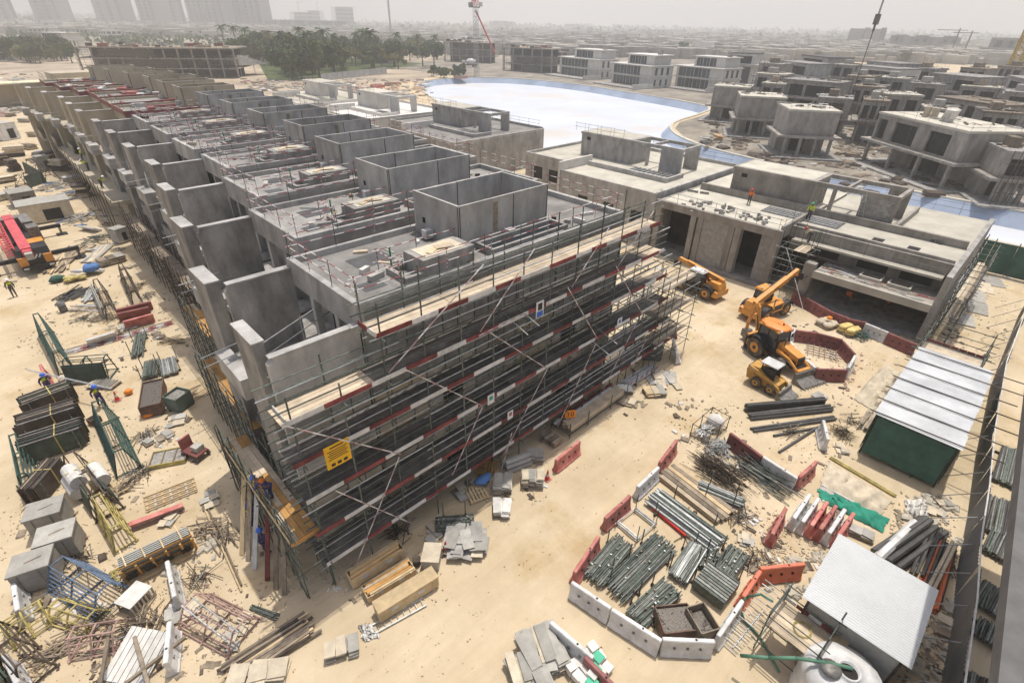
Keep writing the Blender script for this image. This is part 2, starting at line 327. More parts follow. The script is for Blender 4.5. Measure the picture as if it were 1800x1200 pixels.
# ================================================================ townhouses
OF_ = 0.0
def townhouse(label, x0, y0, first=False, beige=False, rich=True, LX=18.3, P=8.6, redroof=False):
    t = thing('townhouse', label, 'house', (x0, y0, 0), 0, 'terraced houses under construction')
    cm, pm = (creamr, creamr) if beige else (conc, concl); OF_ = rnd.random()
    B = lambda nm, x0, x1, y0, y1, z0, z1, mt=cm: boxo(nm, ((x0+x1)/2, (y0+y1)/2, z0), (x1-x0, y1-y0, z1-z0), mt, t)
    B('wall', 1.6, LX, 0, 6.5, 0, 11.2); B('side_wall', 1.6, LX-1.2, 6.5, P, 0, 10.9)
    B('roof_slab', .3, LX, 0, 6.5, 11.2, 12.0, screed); B('lower_roof', 1.7, LX-1.3, 6.5, P, 10.9, 11.0, screed)
    B('edge_beam', 0, .3, 0, 6.5, 11.0, 12.3, pm)
    B('parapet', .3, LX, 0, .25, 12.0, 12.3, pm); B('parapet', .3, LX, 6.25, 6.5, 12.0, 12.3, pm); B('parapet', LX-.3, LX, .25, 6.25, 12.0, 12.3, pm)
    # balconies behind the party fins
    B('balcony_slab', -3.2, 1.6, .3, P-.05, 7.65, 8.0); B('balcony_slab', -3.2, 1.6, .3, P-.05, 3.65, 4.0)
    for yy in (1.9, 4.3): B('column', .02, .34, yy, yy+.35, 8.0, 11.0, pm)
    for ya, yb in ((.6, 1.6), (2.6, 4.0), (4.9, 6.0)):
        B('door_opening', 1.52, 1.597, ya, yb, 8.0, 10.6, dark); B('door_opening', 1.52, 1.597, ya, yb, 4.0, 6.6, dark)
    fin = MB().side([(-2.75, 11.85), (-3.0, 11.6), (-3.0, 0), (0, 0), (0, 11.85)], 6.22, 6.5).build('party_fin', pm if beige else conc, t)
    B('fin_coping', -2.9, -.02, 6.16, 6.56, 11.85, 11.93, concl)
    B('return_wall', -3.5, -2.93, 7.2, 9.4, 0, 11.75); B('return_coping', -3.54, -2.89, 7.17, 9.43, 11.75, 11.82, concl); B('balcony_front', -3.2, -3.02, 1.6, 6.1, 4.0, 5.0)
    B('balcony_parapet', -4.0, -3.37, 4.0, 7.25, 7.3, 8.4, concl); B('balcony_parapet', -3.37, -3.02, 4.0, 6.1, 7.3, 8.38, concl)
    for zz in (8.7, 9.2): tubeo('guard_rail', (-4.9, 5.6, zz), (-2.6, 6.0, zz), .024, steell, t)
    tubeo('guard_post', (-3.2, 5.8, 8.3), (-3.2, 5.8, 9.3), .024, steell, t)
    if first:
        MB().side([(-3.5, 11.35), (-3.75, 11.1), (-3.75, 0), (0, 0), (0, 11.35)], 0, .28).build('party_fin', concl, t); B('fin_coping', -3.65, -.02, -.03, .31, 11.35, 11.43, concl)
        B('return_wall', -3.85, -3.42, 1.0, 3.1, 0, 11.6); B('return_coping', -3.88, -3.38, .97, 3.13, 11.6, 11.66, concl)
        for zz in (10.3, 10.9): tubeo('guard_rail', (-3.4, 2.0, zz), (.6, 3.9, zz), .024, steell, t)
        tubeo('guard_post', (-1.2, 3.05, 8.0), (-1.2, 3.05, 11.0), .024, steell, t)
        # precast panels of the gable, joints open
        for zi, (za, zb) in enumerate(((.15, 3.75), (3.8, 7.7), (7.75, 11.1))):
            for i in range(6):
                xa = .05+i*(LX-.1)/6; xb = xa+(LX-.1)/6-.05
                if zi < 2 and i in (1, 4):
                    B('wall_panel', xa, xa+.8, -.07, -.004, za, zb, pm); B('wall_panel', xb-.8, xb, -.07, -.004, za, zb, pm); B('wall_panel', xa+.8, xb-.8, -.07, -.004, zb-.9, zb, pm); B('window_opening', xa+.8, xb-.8, -.03, -.003, za+.9, zb-.9, dark)
                else: B('wall_panel', xa, xb, -.07, -.004, za, zb, (creamr if (zi == 1 and i % 3 == 0) else conc))
    # open-topped plant enclosure on the roof
    bx0, bx1, by0, by1 = 7.2, 13.7, 2.3, 6.2
    w = .16; zt = 14.25
    for nm, xa, xb, ya, yb in (('enclosure_panel', bx0, bx0+3.75, by0, by0+w), ('enclosure_panel', bx0+3.79, bx1, by0, by0+w), ('enclosure_panel', bx0, bx0+2.9, by1-w, by1), ('enclosure_panel', bx0+2.94, bx1, by1-w, by1), ('enclosure_panel', bx0, bx0+w, by0+w+.03, by1-w-.03), ('enclosure_panel', bx1-w, bx1, by0+w+.03, by1-w-.03)):
        B(nm, xa, xb, ya, yb, 12.0, zt-rnd.uniform(0, .02), pm)
    B('enclosure_floor', bx0+w, bx1-w, by0+w, by1-w, 12.0, 12.02, screed)
    for xa, xb, ya, yb in ((bx0, bx1, by0, by0+.1), (bx0, bx0+.1, by0, by1)): B('panel_edge', xa-.01, xb+.01, ya-.01, yb, zt, zt+.03, concl)
    dk_ = mat('joint_sealant', (.09, .085, .08), .9, .3)
    for xa, ya in ((bx0+3.74, by0-.012), (bx1-.09, by0-.012), (bx0+.03, by0-.012)): B('panel_joint', xa, xa+.06, ya, ya+.03, 12.0, zt-.04, dk_)
    B('panel_joint', bx0-.012, bx0+.02, by0+.03, by0+.09, 12.0, zt-.04, dk_); B('panel_joint', bx0+2.89, bx0+2.95, by1-w-.012, by1-w+.02, 12.05, zt-.04, dk_); B('vent_hole', bx0-.01, bx0+.01, by0+2.9, by0+3.15, 12.7, 13.0, dark)
    B('stain', bx0+2.0+OF_, bx0+2.35+OF_, by0-.004, by0+.001, 12.4+OF_*.3, zt-.2, mat('rust_stain', (.235, .20, .15), .95, .35, 4)) if OF_ > .2 else None
    B('duct', bx0-.5, bx0-.03, by0+2.2, by0+2.6, 12.1, 12.55, whitep); B('duct', bx0+3.0, bx0+3.5, by0-.5, by0-.02, 12.05, 12.5, whitep)
    if rich:
        B('hatch_upstand', 3.9, 6.9, .8, 2.4, 12.0, 12.85); B('hatch_lid', 4.2, 6.5, 1.0, 2.2, 12.85, 12.88, paleroof if not first else tarp)
        boxo('loose_board', (5.2, 1.6, 12.9), (1.5, .3, .03), timber, t, .5); boxo('loose_board', (5.6, 1.5, 12.93), (.9, .5, .03), ply, t, -.3)
        B('curb', 2.9, 3.9, .75, .95, 12.0, 12.3); B('curb', 2.9, 3.1, .95, 2.4, 12.0, 12.3); B('curb', 3.1, 3.9, 2.2, 2.4, 12.0, 12.28)
        B('skylight_curb', 7.9, 13.6, .55, .7, 12.0, 12.4); B('skylight_curb', 7.9, 13.6, 1.75, 1.9, 12.0, 12.4); B('skylight_curb', 7.9, 8.05, .7, 1.75, 12.0, 12.4); B('skylight_curb', 13.45, 13.6, .7, 1.75, 12.0, 12.4); B('skylight_opening', 8.05, 13.45, .7, 1.75, 12.0, 12.03, glass)
        B('roof_patch', 2.2, 4.2, 3.6, 5.0, 12.0, 12.006, mat('dark_felt', (.09, .09, .09), .9, .2)); B('roof_patch', 1.2, 2.3, 1.3, 2.2, 12.0, 12.005, MT['dark_felt'])
        rail_line(t, [(.15, .12), (.15, 6.4)], 12.3); rail_line(t, [(.15, .12), (7.0, .12)], 12.3); rail_line(t, [(.3, 6.38), (7.0, 6.38)], 12.3)
        rail_line(t, [(2.7, .9), (2.7, 2.7), (7.0, 2.7)], 12.0); rail_line(t, [(7.6, .35), (17.8, .35)], 12.3, 1.0); rail_line(t, [(18.1, .4), (18.1, 6.3)], 12.3, 1.0)
        tubeo('bollard', (3.5, 2.9, 12), (3.5, 2.9, 13.0), .05, mat('green_post', (.03, .22, .12), .6), t)
        for i in range(16): boxo('loose_item', (rnd.choice((rnd.uniform(.8, 6.8), rnd.uniform(14.2, 17.5))), rnd.uniform(.6, 6.0), 12.0), (rnd.uniform(.15, 1.1), rnd.uniform(.08, .3), rnd.uniform(.04, .3)), rnd.choice((ply, concl, sackw, steeld, plyd, stone)), t, rnd.uniform(0, 3))
        for i in range(6): p = Vector((rnd.uniform(1, 6.5), rnd.uniform(2.9, 6.0), 12.03)); tubeo('loose_tube', p, p+Vector((rnd.uniform(-1.5, 1.5), rnd.uniform(-1, 1), 0)), .025, rnd.choice((steell, rwpole, steelg)), t)
        for i in range(5): boxo('offcut', (rnd.uniform(3.2, 6.5), rnd.uniform(2.6, 3.6), 12.0), (rnd.uniform(.3, .9), .12, .06), ply, t, rnd.uniform(0, 3))
    if redroof:
        for i in range(9): boxo('red_board', (rnd.uniform(1, 16), rnd.uniform(.6, 6), 12.02), (rnd.uniform(1.5, 3.5), rnd.uniform(.3, .8), .25), maroon, t, rnd.choice((0, 1.57)))
        for i in range(6): boxo('packed_bundle', (rnd.uniform(1, 14), rnd.uniform(.6, 6), 12.02), (rnd.uniform(.8, 1.8), rnd.uniform(.5, 1.0), .4), rnd.choice((sackw, redpl, steell)), t, rnd.uniform(0, 3))
        B('red_edge_board', -.06, -.004, 0, 6.5, 11.9, 12.5, maroon); B('red_edge_board', 0, LX, -.06, -.004, 11.7, 12.35, maroon)
        rail_line(t, [(.15, .12), (.15, 6.4)], 12.4, mt=steeld)
    return t
OFF = [0, 1.43, 2.8, 4.0, 4.1, 4.3, 4.5]
ords = ['first grey concrete house, its gable covered by the long scaffold', 'second grey concrete house from the scaffolded gable', 'third grey concrete house from the scaffolded gable', 'fourth grey concrete house from the scaffolded gable', 'fifth grey concrete house from the scaffolded gable', 'sixth grey concrete house from the scaffolded gable', 'last grey concrete house, against the cream houses']
for k in range(7): townhouse(ords[k], 8.15+OFF[k], 17.2+8.6*k, k == 0)
bx = [12.5, 12.6, 12.8, 11.8, 10.7, 9.8]
ords = ['first cream rendered house, next to the grey houses', 'second cream rendered house from the grey houses', 'third cream rendered house from the grey houses', 'fourth cream rendered house from the grey houses', 'fifth cream rendered house from the grey houses', 'farthest cream rendered house of the terrace']
for k in range(6): townhouse(ords[k], bx[k], 78.2+8.1*k, False, True, False, 17.0, 8.1, True)
# ================================================================ front scaffold
sf = thing('scaffold', 'long tube scaffold with red and white toe boards on the gable of the first house', 'scaffold', (0, 0, 0))
YO, YI = 15.4, 16.75
LV = [1.6, 3.62, 5.65, 7.67, 9.69, 11.72]
XL = [4.2, 4.1, 4.1, 4.0, 4.0, 8.1]; XR = [31.8, 31.4, 30.2, 29.4, 28.4, 27.4]
def onY(px, py, Y): d = ray(px, py); return d*(Y/d.y)+Vector((0, 0, H))
x = 4.2; i = 0
while x < 31.5:
    tp = 10.9 if x < 8 else (13.6+rnd.uniform(-.4, .5) if x < 27.5 else 7.8)
    for yy in (YO, YI): tubeo('standard', (x+rnd.uniform(-.05, .05), yy, 0), (x+rnd.uniform(-.05, .05), yy, tp+rnd.uniform(-.5, .3)), .035, steelg, sf)
    for li, z in enumerate(LV):
        if XL[li]-.2 <= x <= XR[li]+.2: tubeo('transom', (x, YO-.35, z-.1), (x, YI+.25, z-.1), .03, steelg, sf)
    if x > 5: tubeo('inner_standard', (x+.95, YI+.1, 0), (x+.95, YI+.1, tp-1.8), .026, steelg, sf)
    x += 1.95; i += 1
for li, z in enumerate(LV):
    a, b = XL[li]-.35, XR[li]+.35; x = a
    while x < b-.5:
        e = min(b, x+6.1)
        for yy, zz in ((YO-.04, z-.05), (YI+.04, z-.05), (YO+.04, z+.55), (YO+.04, z+1.05), (YI-.05, z+1.0), (YI-.05, z+.5), (YO+.5, z-.12), (YO+.95, z-.12), (YO-.04, z+1.5)): tubeo('ledger', (x-.15, yy, zz+rnd.uniform(-.03, .03)), (e+.15, yy, zz+rnd.uniform(-.03, .03)), .03, steelg if rnd.random() < .6 else steell, sf)
        x = e
    x = XL[li]-.2; k = 0
    while x < XR[li]-.3:
        e = min(XR[li]+.2, x+rnd.uniform(3.6, 4.0))
        for j in range(5):
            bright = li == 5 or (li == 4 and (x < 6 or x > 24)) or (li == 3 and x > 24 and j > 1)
            boxo('plank', ((x+e)/2, YO+.14+j*.245, z+rnd.uniform(0, .012)), (e-x-.02, .225, .04), ply if bright else plyk, sf, rnd.uniform(-.004, .004))  # pale boards where lit, dark shade-toned boards on the covered lifts
        x = e
    x = XL[li]-.2; k = li
    while x < XR[li]-.2:
        e = min(XR[li]+.2, x+rnd.choice((1.3, 1.6, 2.0)))
        boxo('toe_board', ((x+e)/2, YO-.075+rnd.uniform(-.008, .008), z+.0), (e-x-.01, .035, .205), redp if k % 2 else whitep, sf, 0, rnd.gauss(0, .03), rnd.gauss(0, .004)); x = e; k += 1
for z in LV[4:5]: boxo('toe_board', (4.0, 16.0, z), (.035, 1.2, .23), whitep, sf)
boxo('toe_board', (7.9, 15.7, LV[5]), (.035, .6, .23), whitep, sf); boxo('toe_board', (7.9, 16.35, LV[5]), (.035, .7, .23), redp, sf)
for a, b in (((850, 465), (683, 655)), ((710, 648), (848, 713)), ((940, 437), (844, 583)), ((862, 585), (962, 648)), ((962, 648), (885, 800)), ((1071, 400), (1005, 505)), ((998, 505), (1050, 595)), ((1150, 370), (1085, 470)), ((1083, 468), (1128, 550)), ((500, 748), (705, 798)), ((703, 800), (625, 995)), ((590, 862), (725, 920)), ((848, 715), (795, 835)), ((1048, 603), (980, 750)), ((1120, 565), (1060, 685)), ((1136, 596), (1110, 650)), ((900, 760), (880, 830)), ((842, 590), (920, 552))):
    p, q = onY(*a, 15.22), onY(*b, 15.22)
    p.z = max(p.z, 0); q.z = max(q.z, 0); tubeo('brace', p, q, .027, palepole, sf)
for px, py in ((925, 555), (905, 570), (1065, 590), (1050, 608)): p = onY(px, py, 15.2); tubeo('tie_tube', p-Vector((0, .9, .2)), p+Vector((0, .9, .3)), .028, steell, sf)
# scaffold stair tower at the far corner of the gable
ss = thing('stair_tower', 'tube stair tower with bare decks at the end of the long scaffold', 'scaffold', (31.8, 15.2, 0))
for x in (-2.3, 0, 2.1):
    for y in (-.3, 1.6, 3.4): tubeo('standard', (x, y, 0), (x+rnd.uniform(-.06, .06), y, 7.2+rnd.uniform(-.6, .8) - (1.4 if x > 1 else 0)), .03, steelg, ss)
for z in (1.0, 2.1, 3.2, 4.3, 5.4, 6.4):
    for y in (-.3, 1.6, 3.4): tubeo('ledger', (-2.6, y, z), (2.4, y, z), .027, steelg, ss); tubeo('ledger', (-2.6, y+.03, z+.5), (2.4, y+.03, z+.5), .024, steell, ss)
    for x in (-2.3, 0, 2.1): tubeo('transom', (x, -.6, z+.06), (x, 3.7, z+.06), .027, steelg, ss)
for z in (2.1, 4.3, 6.4):
    for j in range(5): boxo('plank', (-.1+rnd.uniform(-.2, .2), .0+j*.26, z+.1), (4.2, .23, .04), ply if j % 2 else plyd, ss)
for z in (0, 2.1, 4.3):
    for s_ in (2.2, 2.9): tubeo('stair_string', (-2.2, s_, z+.15), (1.7, s_, z+2.2), .04, steell, ss)
    for i in range(8): boxo('tread', (-2.0+i*.47, 2.55, z+.25+i*.25), (.25, .7, .03), steell, ss)
boxo('form_panel', (-.5, 2.6, .0), (2.6, .1, 1.7), panelb, ss)
# ================================================================ low scaffold along the fins
sl_ = thing('low_scaffold', 'low green tube scaffold with orange plywood decks along the party fins', 'scaffold', (0, 0, 0))
for k in range(6):
    xo, xi = 8.15+OFF[k]-5.15, 8.15+OFF[k]-4.0; ya = 15.6 if k == 0 else 17.2+8.6*k-2.0; yb = 17.2+8.6*(k+1)-2.1
    y = ya; mt = steelg if k < 3 else steeld
    while y <= yb+.1:
        for xx in (xo, xi): tubeo('standard', (xx, y, 0), (xx+rnd.uniform(-.06, .06), y+rnd.uniform(-.05, .05), (5.2 if k < 1 else 4.9)+rnd.uniform(-.4, .9)), .032, mt, sl_)
        tubeo('transom', (xo-.3, y, 3.6), (xi+.3, y, 3.6), .028, mt, sl_); tubeo('transom', (xo-.3, y, 1.7), (xi+.3, y, 1.7), .028, mt, sl_)
        if k < 4: tubeo('standard', (xo-.03, y+.75, 0), (xo-.03, y+.8, 4.0+rnd.uniform(-.3, .9)), .028, mt, sl_)
        y += 1.55
    for xx, zz in ((xo, 3.62), (xi, 3.62), (xo, 4.2), (xo, 4.7), (xo, 1.75), (xi, 1.75), (xi, 4.7), (xo, 2.7)): tubeo('ledger', (xx+.04, ya-.4, zz), (xx+.04, yb+.4, zz), .028, mt, sl_)
    if k < 3:
        y = ya-.1
        while y < yb-.3:
            e = min(yb, y+2.4)
            for j in range(4):
                if rnd.random() < .93: boxo('plank', (xo+.2+j*.27, (y+e)/2, 3.64+rnd.uniform(0, .015)), (.25, e-y-.02, .04), plyo if rnd.random() < .75 else ply, sl_)
            y = e
    elif k < 6:
        boxo('plank', ((xo+xi)/2, (ya+yb)/2, 3.64), (1.0, yb-ya, .04), plyd, sl_)
    tubeo('brace', (xo-.05, ya, .1), (xo-.05, ya+3.2, 3.5), .028, mt, sl_); tubeo('brace', (xo-.05, yb, .1), (xo-.05, yb-3.2, 3.5), .028, mt, sl_)
    tubeo('brace', (xi, ya+.5, .1), (xi, ya+3.6, 3.5), .028, mt, sl_)
    if k == 0:
        for j in range(9): boxo('board', (xo+.05+rnd.uniform(-.1, .1), 22.5+j*.22+rnd.uniform(-.05, .05), 0), (.05, .2, 3.4), plyd, sl_, 0, 0, .03)
        boxo('toe_board', (xo-.04, 19.5, 3.66), (.035, 7.5, .2), timber, sl_); boxo('end_board', (3.6, 15.55, 3.66), (1.3, .035, .2), plyo, sl_)
# pavement slabs beside the terrace
for k in range(5): 
    sb = boxo('concrete_apron', (8.15+OFF[k]-2.0, 17.2+8.6*k+4.2, .0), (3.0, 8.4, .12), conc); struct(sb)
# ================================================================ villas between the terrace and the lagoon
def pent(t, B, x, y, z, L=16.0, cm=conc, brick=False, D=4.6):
    "roof pavilion: closed room, pergola frame, end panels"
    h = 3.1
    B('pavilion_wall', x, x+D, y+L*.47, y+L, z, z+h-.3, cm); B('pavilion_roof', x-.1, x+D+.1, y+L*.46, y+L+.1, z+h-.3, z+h, cm); B('pavilion_roof_screed', x+.25, x+D-.25, y+L*.49, y+L-.25, z+h, z+h+.02, paleroof)
    for xx in (x+.05, x+D-.4): B('pergola_beam', xx, xx+.35, y, y+L*.46, z+h-.42, z+h-.02, cm)
    B('pergola_beam', x+.4, x+D-.4, y+.02, y+.37, z+h-.42, z+h-.02, cm); B('pergola_beam', x+.4, x+D-.4, y+L*.28, y+L*.28+.25, z+h-.4, z+h-.05, cm)
    B('end_panel', x+.05, x+.35, y, y+L*.19, z, z+h-.42, cm); B('end_panel', x+D-.36, x+D-.06, y, y+L*.12, z, z+h-.42, cm)
    B('pavilion_post', x+1.6, x+1.95, y+L*.36, y+L*.36+.35, z, z+h-.42, cm)
    B('slit_opening', x-.02, x-.004, y+L*.9, y+L*.94, z+h-1.0, z+h-.6, dark)
    if brick:
        for r in range(9):
            for c in range(5):
                B('block', x+.02, x+.045, y+L*.02+c*.5+(.25 if r % 2 else 0), y+L*.02+c*.5+(.25 if r % 2 else 0)+.47, z+.1+r*.28, z+.1+r*.28+.255, blockw)
def villa(label, y0, W=24.0, x0=51.3, cm=concl, rm=paleroof, extra=0):
    t = thing('villa', label, 'villa', (x0, y0, 0), 0, 'unfinished villas along the lagoon')
    B = lambda nm, xa, xb, ya, yb, za, zb, mt=cm: boxo(nm, ((xa+xb)/2, (ya+yb)/2, za), (xb-xa, yb-ya, zb-za), mt, t)
    B('wall', 0, 20, 0, W*.6, 0, 5.7); B('wall', 3.6, 20, W*.6, W, 0, 5.7)
    B('roof_slab', .25, 19.75, .25, W*.6, 5.7, 5.9, rm); B('roof_slab', 3.85, 19.75, W*.6, W-.25, 5.7, 5.9, rm)
    B('parapet', 0, .25, 0, W*.6, 5.7, 6.05); B('parapet', 3.6, 3.85, W*.6, W, 5.7, 6.25); B('parapet', .25, 20, 0, .25, 5.7, 6.1); B('parapet', 3.85, 20, W-.25, W, 5.7, 6.25); B('parapet', 19.75, 20, .25, W-.25, 5.7, 6.3)
    B('cross_parapet', -.1, 6.5, W*.6-.15, W*.6+.15, 0, 7.0, whiter)
    B('terrace_upstand', 5.2, 5.6, 2.0, W*.6-.5, 5.9, 6.45)
    B('terrace_upstand', 5.6, 9.2, 2.0, 2.35, 5.9, 6.4)
    B('sunken_deck', 5.7, 9.3, 2.5, 9.0, 5.9, 5.93, MT['dark_felt'])
    for i in range(9): B('deck_slat', 5.8, 9.2, 2.8+i*.68, 2.95+i*.68, 5.93, 6.02, steell)
    for i, yy in enumerate((1.5, 5.5, 9.5)): boxo('window_frame', (-.6, 0, 0), (1.2, .06, 1), steeld, B('window', -.02, -.004, yy, yy+1.5, 1.6, 3.6, dark))
    for yy in (W*.64, W*.74, W*.86): B('window', 3.56, 3.597, yy, yy+1.6, 3.0, 4.6, dark)
    pent(t, B, 9.8, 3.0+extra, 5.9, 16.0, cm)
    for k in range(4): rail_line(t, [(9.9, 12+k*2.2+extra), (9.9, 13.6+k*2.2+extra)], 9.0, 1.0, 2, steelg)
    rail_line(t, [(19.6, 1), (19.6, W-1)], 6.2, 1.1, 2.5, steelg)
    return t
villa('unfinished grey villa beside the rubble-strewn villa, pale roof terrace and open pergola', 29.6)
villa('unfinished grey villa with dark felt terrace roof and pergola, beside the grey terrace boxes', 65.5, 24, 51.5, concl, screed)
villa('unfinished white villa with bright roof by the sand beach', 93.0, 24, 51.5, whiter, whiter)
villa('unfinished pale villa farthest along the terrace boxes, beside the earth heaps', 119.0, 24, 51.5, whiter, paleroof)
# villa with bare ground-floor frame, rubble on its roof
vc = thing('villa', 'unfinished bare concrete villa with block rubble and letter boards on its roof', 'villa', (50.4, 2.2, 0), 0, 'unfinished villas along the lagoon')
BV = lambda nm, xa, xb, ya, yb, za, zb, mt=concd: boxo(nm, ((xa+xb)/2, (ya+yb)/2, za), (xb-xa, yb-ya, zb-za), mt, vc)
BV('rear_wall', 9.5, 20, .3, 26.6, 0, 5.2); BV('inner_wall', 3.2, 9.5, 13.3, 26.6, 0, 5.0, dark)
for yy in (13.2, 16.9, 17.6, 21.0, 21.8, 26.0): BV('column', 0, .7, yy, yy+.6, 0, 5.0)
BV('block_wall', .12, .5, 17.5, 18.4+2.6, 0, 5.0, blockw); BV('block_wall', .14, .5, 13.8, 14.9, 0, 5.0, blockw)
BV('ground_slab', -.6, 9, 13.2, 26.6, 0, .25); BV('edge_beam', 0, .5, 13.2, 26.8, 5.0, 5.75); BV('side_beam', .5, 9.5, 13.2, 13.5, 4.9, 6.1); BV('side_wall', .3, 9.5, 26.4, 26.8, 0, 5.6)
BV('roof_slab', .5, 20, 13.5, 26.8, 5.3, 5.6, paleroof); BV('roof_slab', 3.0, 20, .3, 13.2, 5.3, 5.6, paleroof)
BV('edge_beam', 2.6, 3.0, .3, 13.2, 4.7, 5.75); BV('walkway_slab', 1.6, 2.6, .6, 12.6, 4.6, 4.8, paleroof); BV('facade_wall', 3.1, 3.5, .4, 13.1, 3.2, 4.7)
for yy in (1.2, 4.6, 8.6): BV('window_opening', 3.02, 3.096, yy, yy+2.4, 3.4, 4.6, dark)
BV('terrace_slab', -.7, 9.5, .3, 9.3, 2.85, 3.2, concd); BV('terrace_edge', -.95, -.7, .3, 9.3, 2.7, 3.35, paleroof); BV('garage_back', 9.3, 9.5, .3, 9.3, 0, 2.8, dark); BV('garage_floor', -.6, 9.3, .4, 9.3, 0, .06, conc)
BV('corner_column', -.9, -.2, 9.3, 10.2, 0, 3.9); BV('gable_wall', -.95, 20, -.1, .3, 0, 5.9, conc)
for yy in (2.2, 4.4): BV('roof_light_curb', .9, 2.1, yy, yy+.15, 3.2, 3.5, paleroof); BV('roof_light_curb', .9, 2.1, yy+1.6, yy+1.75, 3.2, 3.5, paleroof); BV('roof_light_curb', .9, 1.05, yy+.15, yy+1.6, 3.2, 3.5, paleroof)
BV('terrace_upstand', 8.2, 8.6, .4, 26, 5.6, 6.3, concd); BV('terrace_upstand', 8.6, 18, 6.0, 6.3, 5.6, 6.2); BV('terrace_upstand', 3.0, 3.25, .4, 13.0, 5.75, 6.0)
for yy in (3.2, 6.0): BV('shaft_opening', 4.6, 5.6, yy, yy+.9, 5.6, 5.61, dark)
BV('sunken_deck', 5.2, 7.8, 10.0, 17.5, 5.6, 5.63, MT['dark_felt'])
for i in range(4): BV('deck_slat', 5.5+i*.6, 5.6+i*.6, 10.2, 17.3, 5.63, 5.7, whitep)
pent(vc, BV, 8.9, 6.6, 5.6, 16.2, concd, True, 5.0)
for i in range(2): tubeo('ladder_stile', (8.7, 8.9+i*.4, 5.6), (8.75, 9.4+i*.4, 8.6), .03, steell, vc)
for i in range(9): tubeo('ladder_rung', (8.71, 8.95+i*.055, 5.9+i*.3), (8.71, 9.35+i*.055, 5.9+i*.3), .02, steell, vc)
rail_line(vc, [(2.2, .6), (2.2, 12.6)], 4.8, 1.1, 2.0, steelg); rail_line(vc, [(.2, 13.6), (.2, 26.5)], 5.75, 1.0, 2.0, steelg); rail_line(vc, [(.6, 13.3), (8, 13.3)], 6.1, 1.0, 2, steelg); rail_line(vc, [(19.8, .5), (19.8, 26)], 5.7, 1.1, 2.4, steelg)
for i in range(46):
    boxo('loose_block', (rnd.gauss(2.4, 1.1), rnd.uniform(15, 24.5), 5.6), (rnd.uniform(.25, .5), .2, rnd.choice((.2, .2, .4))), rnd.choice((stone, concl, blockw)), vc, rnd.uniform(0, 3))
for i in range(40): boxo('loose_board', (rnd.uniform(-.5, 2.4), rnd.uniform(.6, 9), 3.2), (rnd.uniform(.5, 2.4), rnd.uniform(.1, .3), .06), rnd.choice((plyd, maroon, concl, steell, plyd)), vc, pi/2+rnd.gauss(0, .25))
def letters(nm, s, A, Bp, z, parent_label):
    p, q = G(*A, z), G(*Bp, z); d = q-p; th = thing(nm, parent_label, 'letter board', p, atan2(d.y, d.x))
    n = len(s); st = d.length/n
    for i, ch in enumerate(s):
        if ch == ' ': continue
        boxo('letter_tile', (st*(i+.5), 0, .01), (st*.86, .1, st*1.0), MT['dark_felt'], th)
        text('letter', ch, st*.85, whitep, th, Matrix.Translation((st*(i+.5), -.056, .01+st*.5)) @ Matrix.Rotation(pi/2, 4, 'X'))
letters('letter_board', 'SAFETY FIRST', (1602, 414), (1655, 430), 5.63, 'dark letter tiles on the pale roof, reading SAFETY FIRST, near the roof corner')
letters('letter_board', 'SAFETY FIRST', (1208, 336), (1246, 342), 5.63, 'dark letter tiles reading SAFETY FIRST on the roof edge by the block rubble')
gs = thing('end_scaffold', 'tube scaffold with decks against the end wall of the bare concrete villa', 'scaffold', (50.0, 1.9, 0))
for i in range(8):
    for y in (-.25, -1.25): tubeo('standard', (i*1.7, y, 0), (i*1.7+rnd.uniform(-.1, .1), y, 6.2+rnd.uniform(-1.6, .9)), .035, steelg, gs)
    for z in (1.9, 3.9, 5.6): tubeo('transom', (i*1.7, -1.6, z), (i*1.7, .0, z), .03, steelg, gs)
for z in (1.95, 2.9, 3.95, 4.9, 5.65):
    for y in (-.25, -1.25): tubeo('ledger', (-.5, y, z), (12.5, y, z), .03, steelg if y < -1 else steell, gs)
for z in (1.97, 3.97):
    for j in range(3): boxo('plank', (6+rnd.uniform(-.5, .5), -1.1+j*.28, z), (rnd.uniform(8, 11), .24, .04), (plyd, ply, tarp)[j], gs)
for a_, b_ in ((0, 3.4), (6.8, 3.4), (6.8, 10.2)): tubeo('brace', (a_, -1.35, .1), (b_, -1.35, 5.5), .03, palepole, gs)
# small tube scaffold in the notch of that villa
sn = thing('notch_scaffold', 'tube scaffold filling the dark notch of the bare concrete villa', 'scaffold', (50.4, 12.4, 0))
for x in (-.5, 1.2, 2.6):
    for y in (0, 1.4, 2.6): tubeo('standard', (x, y, 0), (x, y, 5.5+rnd.uniform(-.5, 1.2)), .03, steelg, sn)
for z in (1, 2.2, 3.4, 4.5):
    for y in (0, 1.4, 2.6): tubeo('ledger', (-.9, y, z), (3, y, z), .027, steelg, sn)
    for x in (-.5, 1.2): tubeo('transom', (x, -.4, z+.05), (x, 3.0, z+.05), .027, steell, sn)
for j in range(4): boxo('plank', (1.0, .4+j*.26, 4.6), (3.6, .23, .04), ply, sn)
tubeo('long_pole', (-2.2, -1.5, 0.02), (-.6, 2, 4.6), .03, whitep, sn)
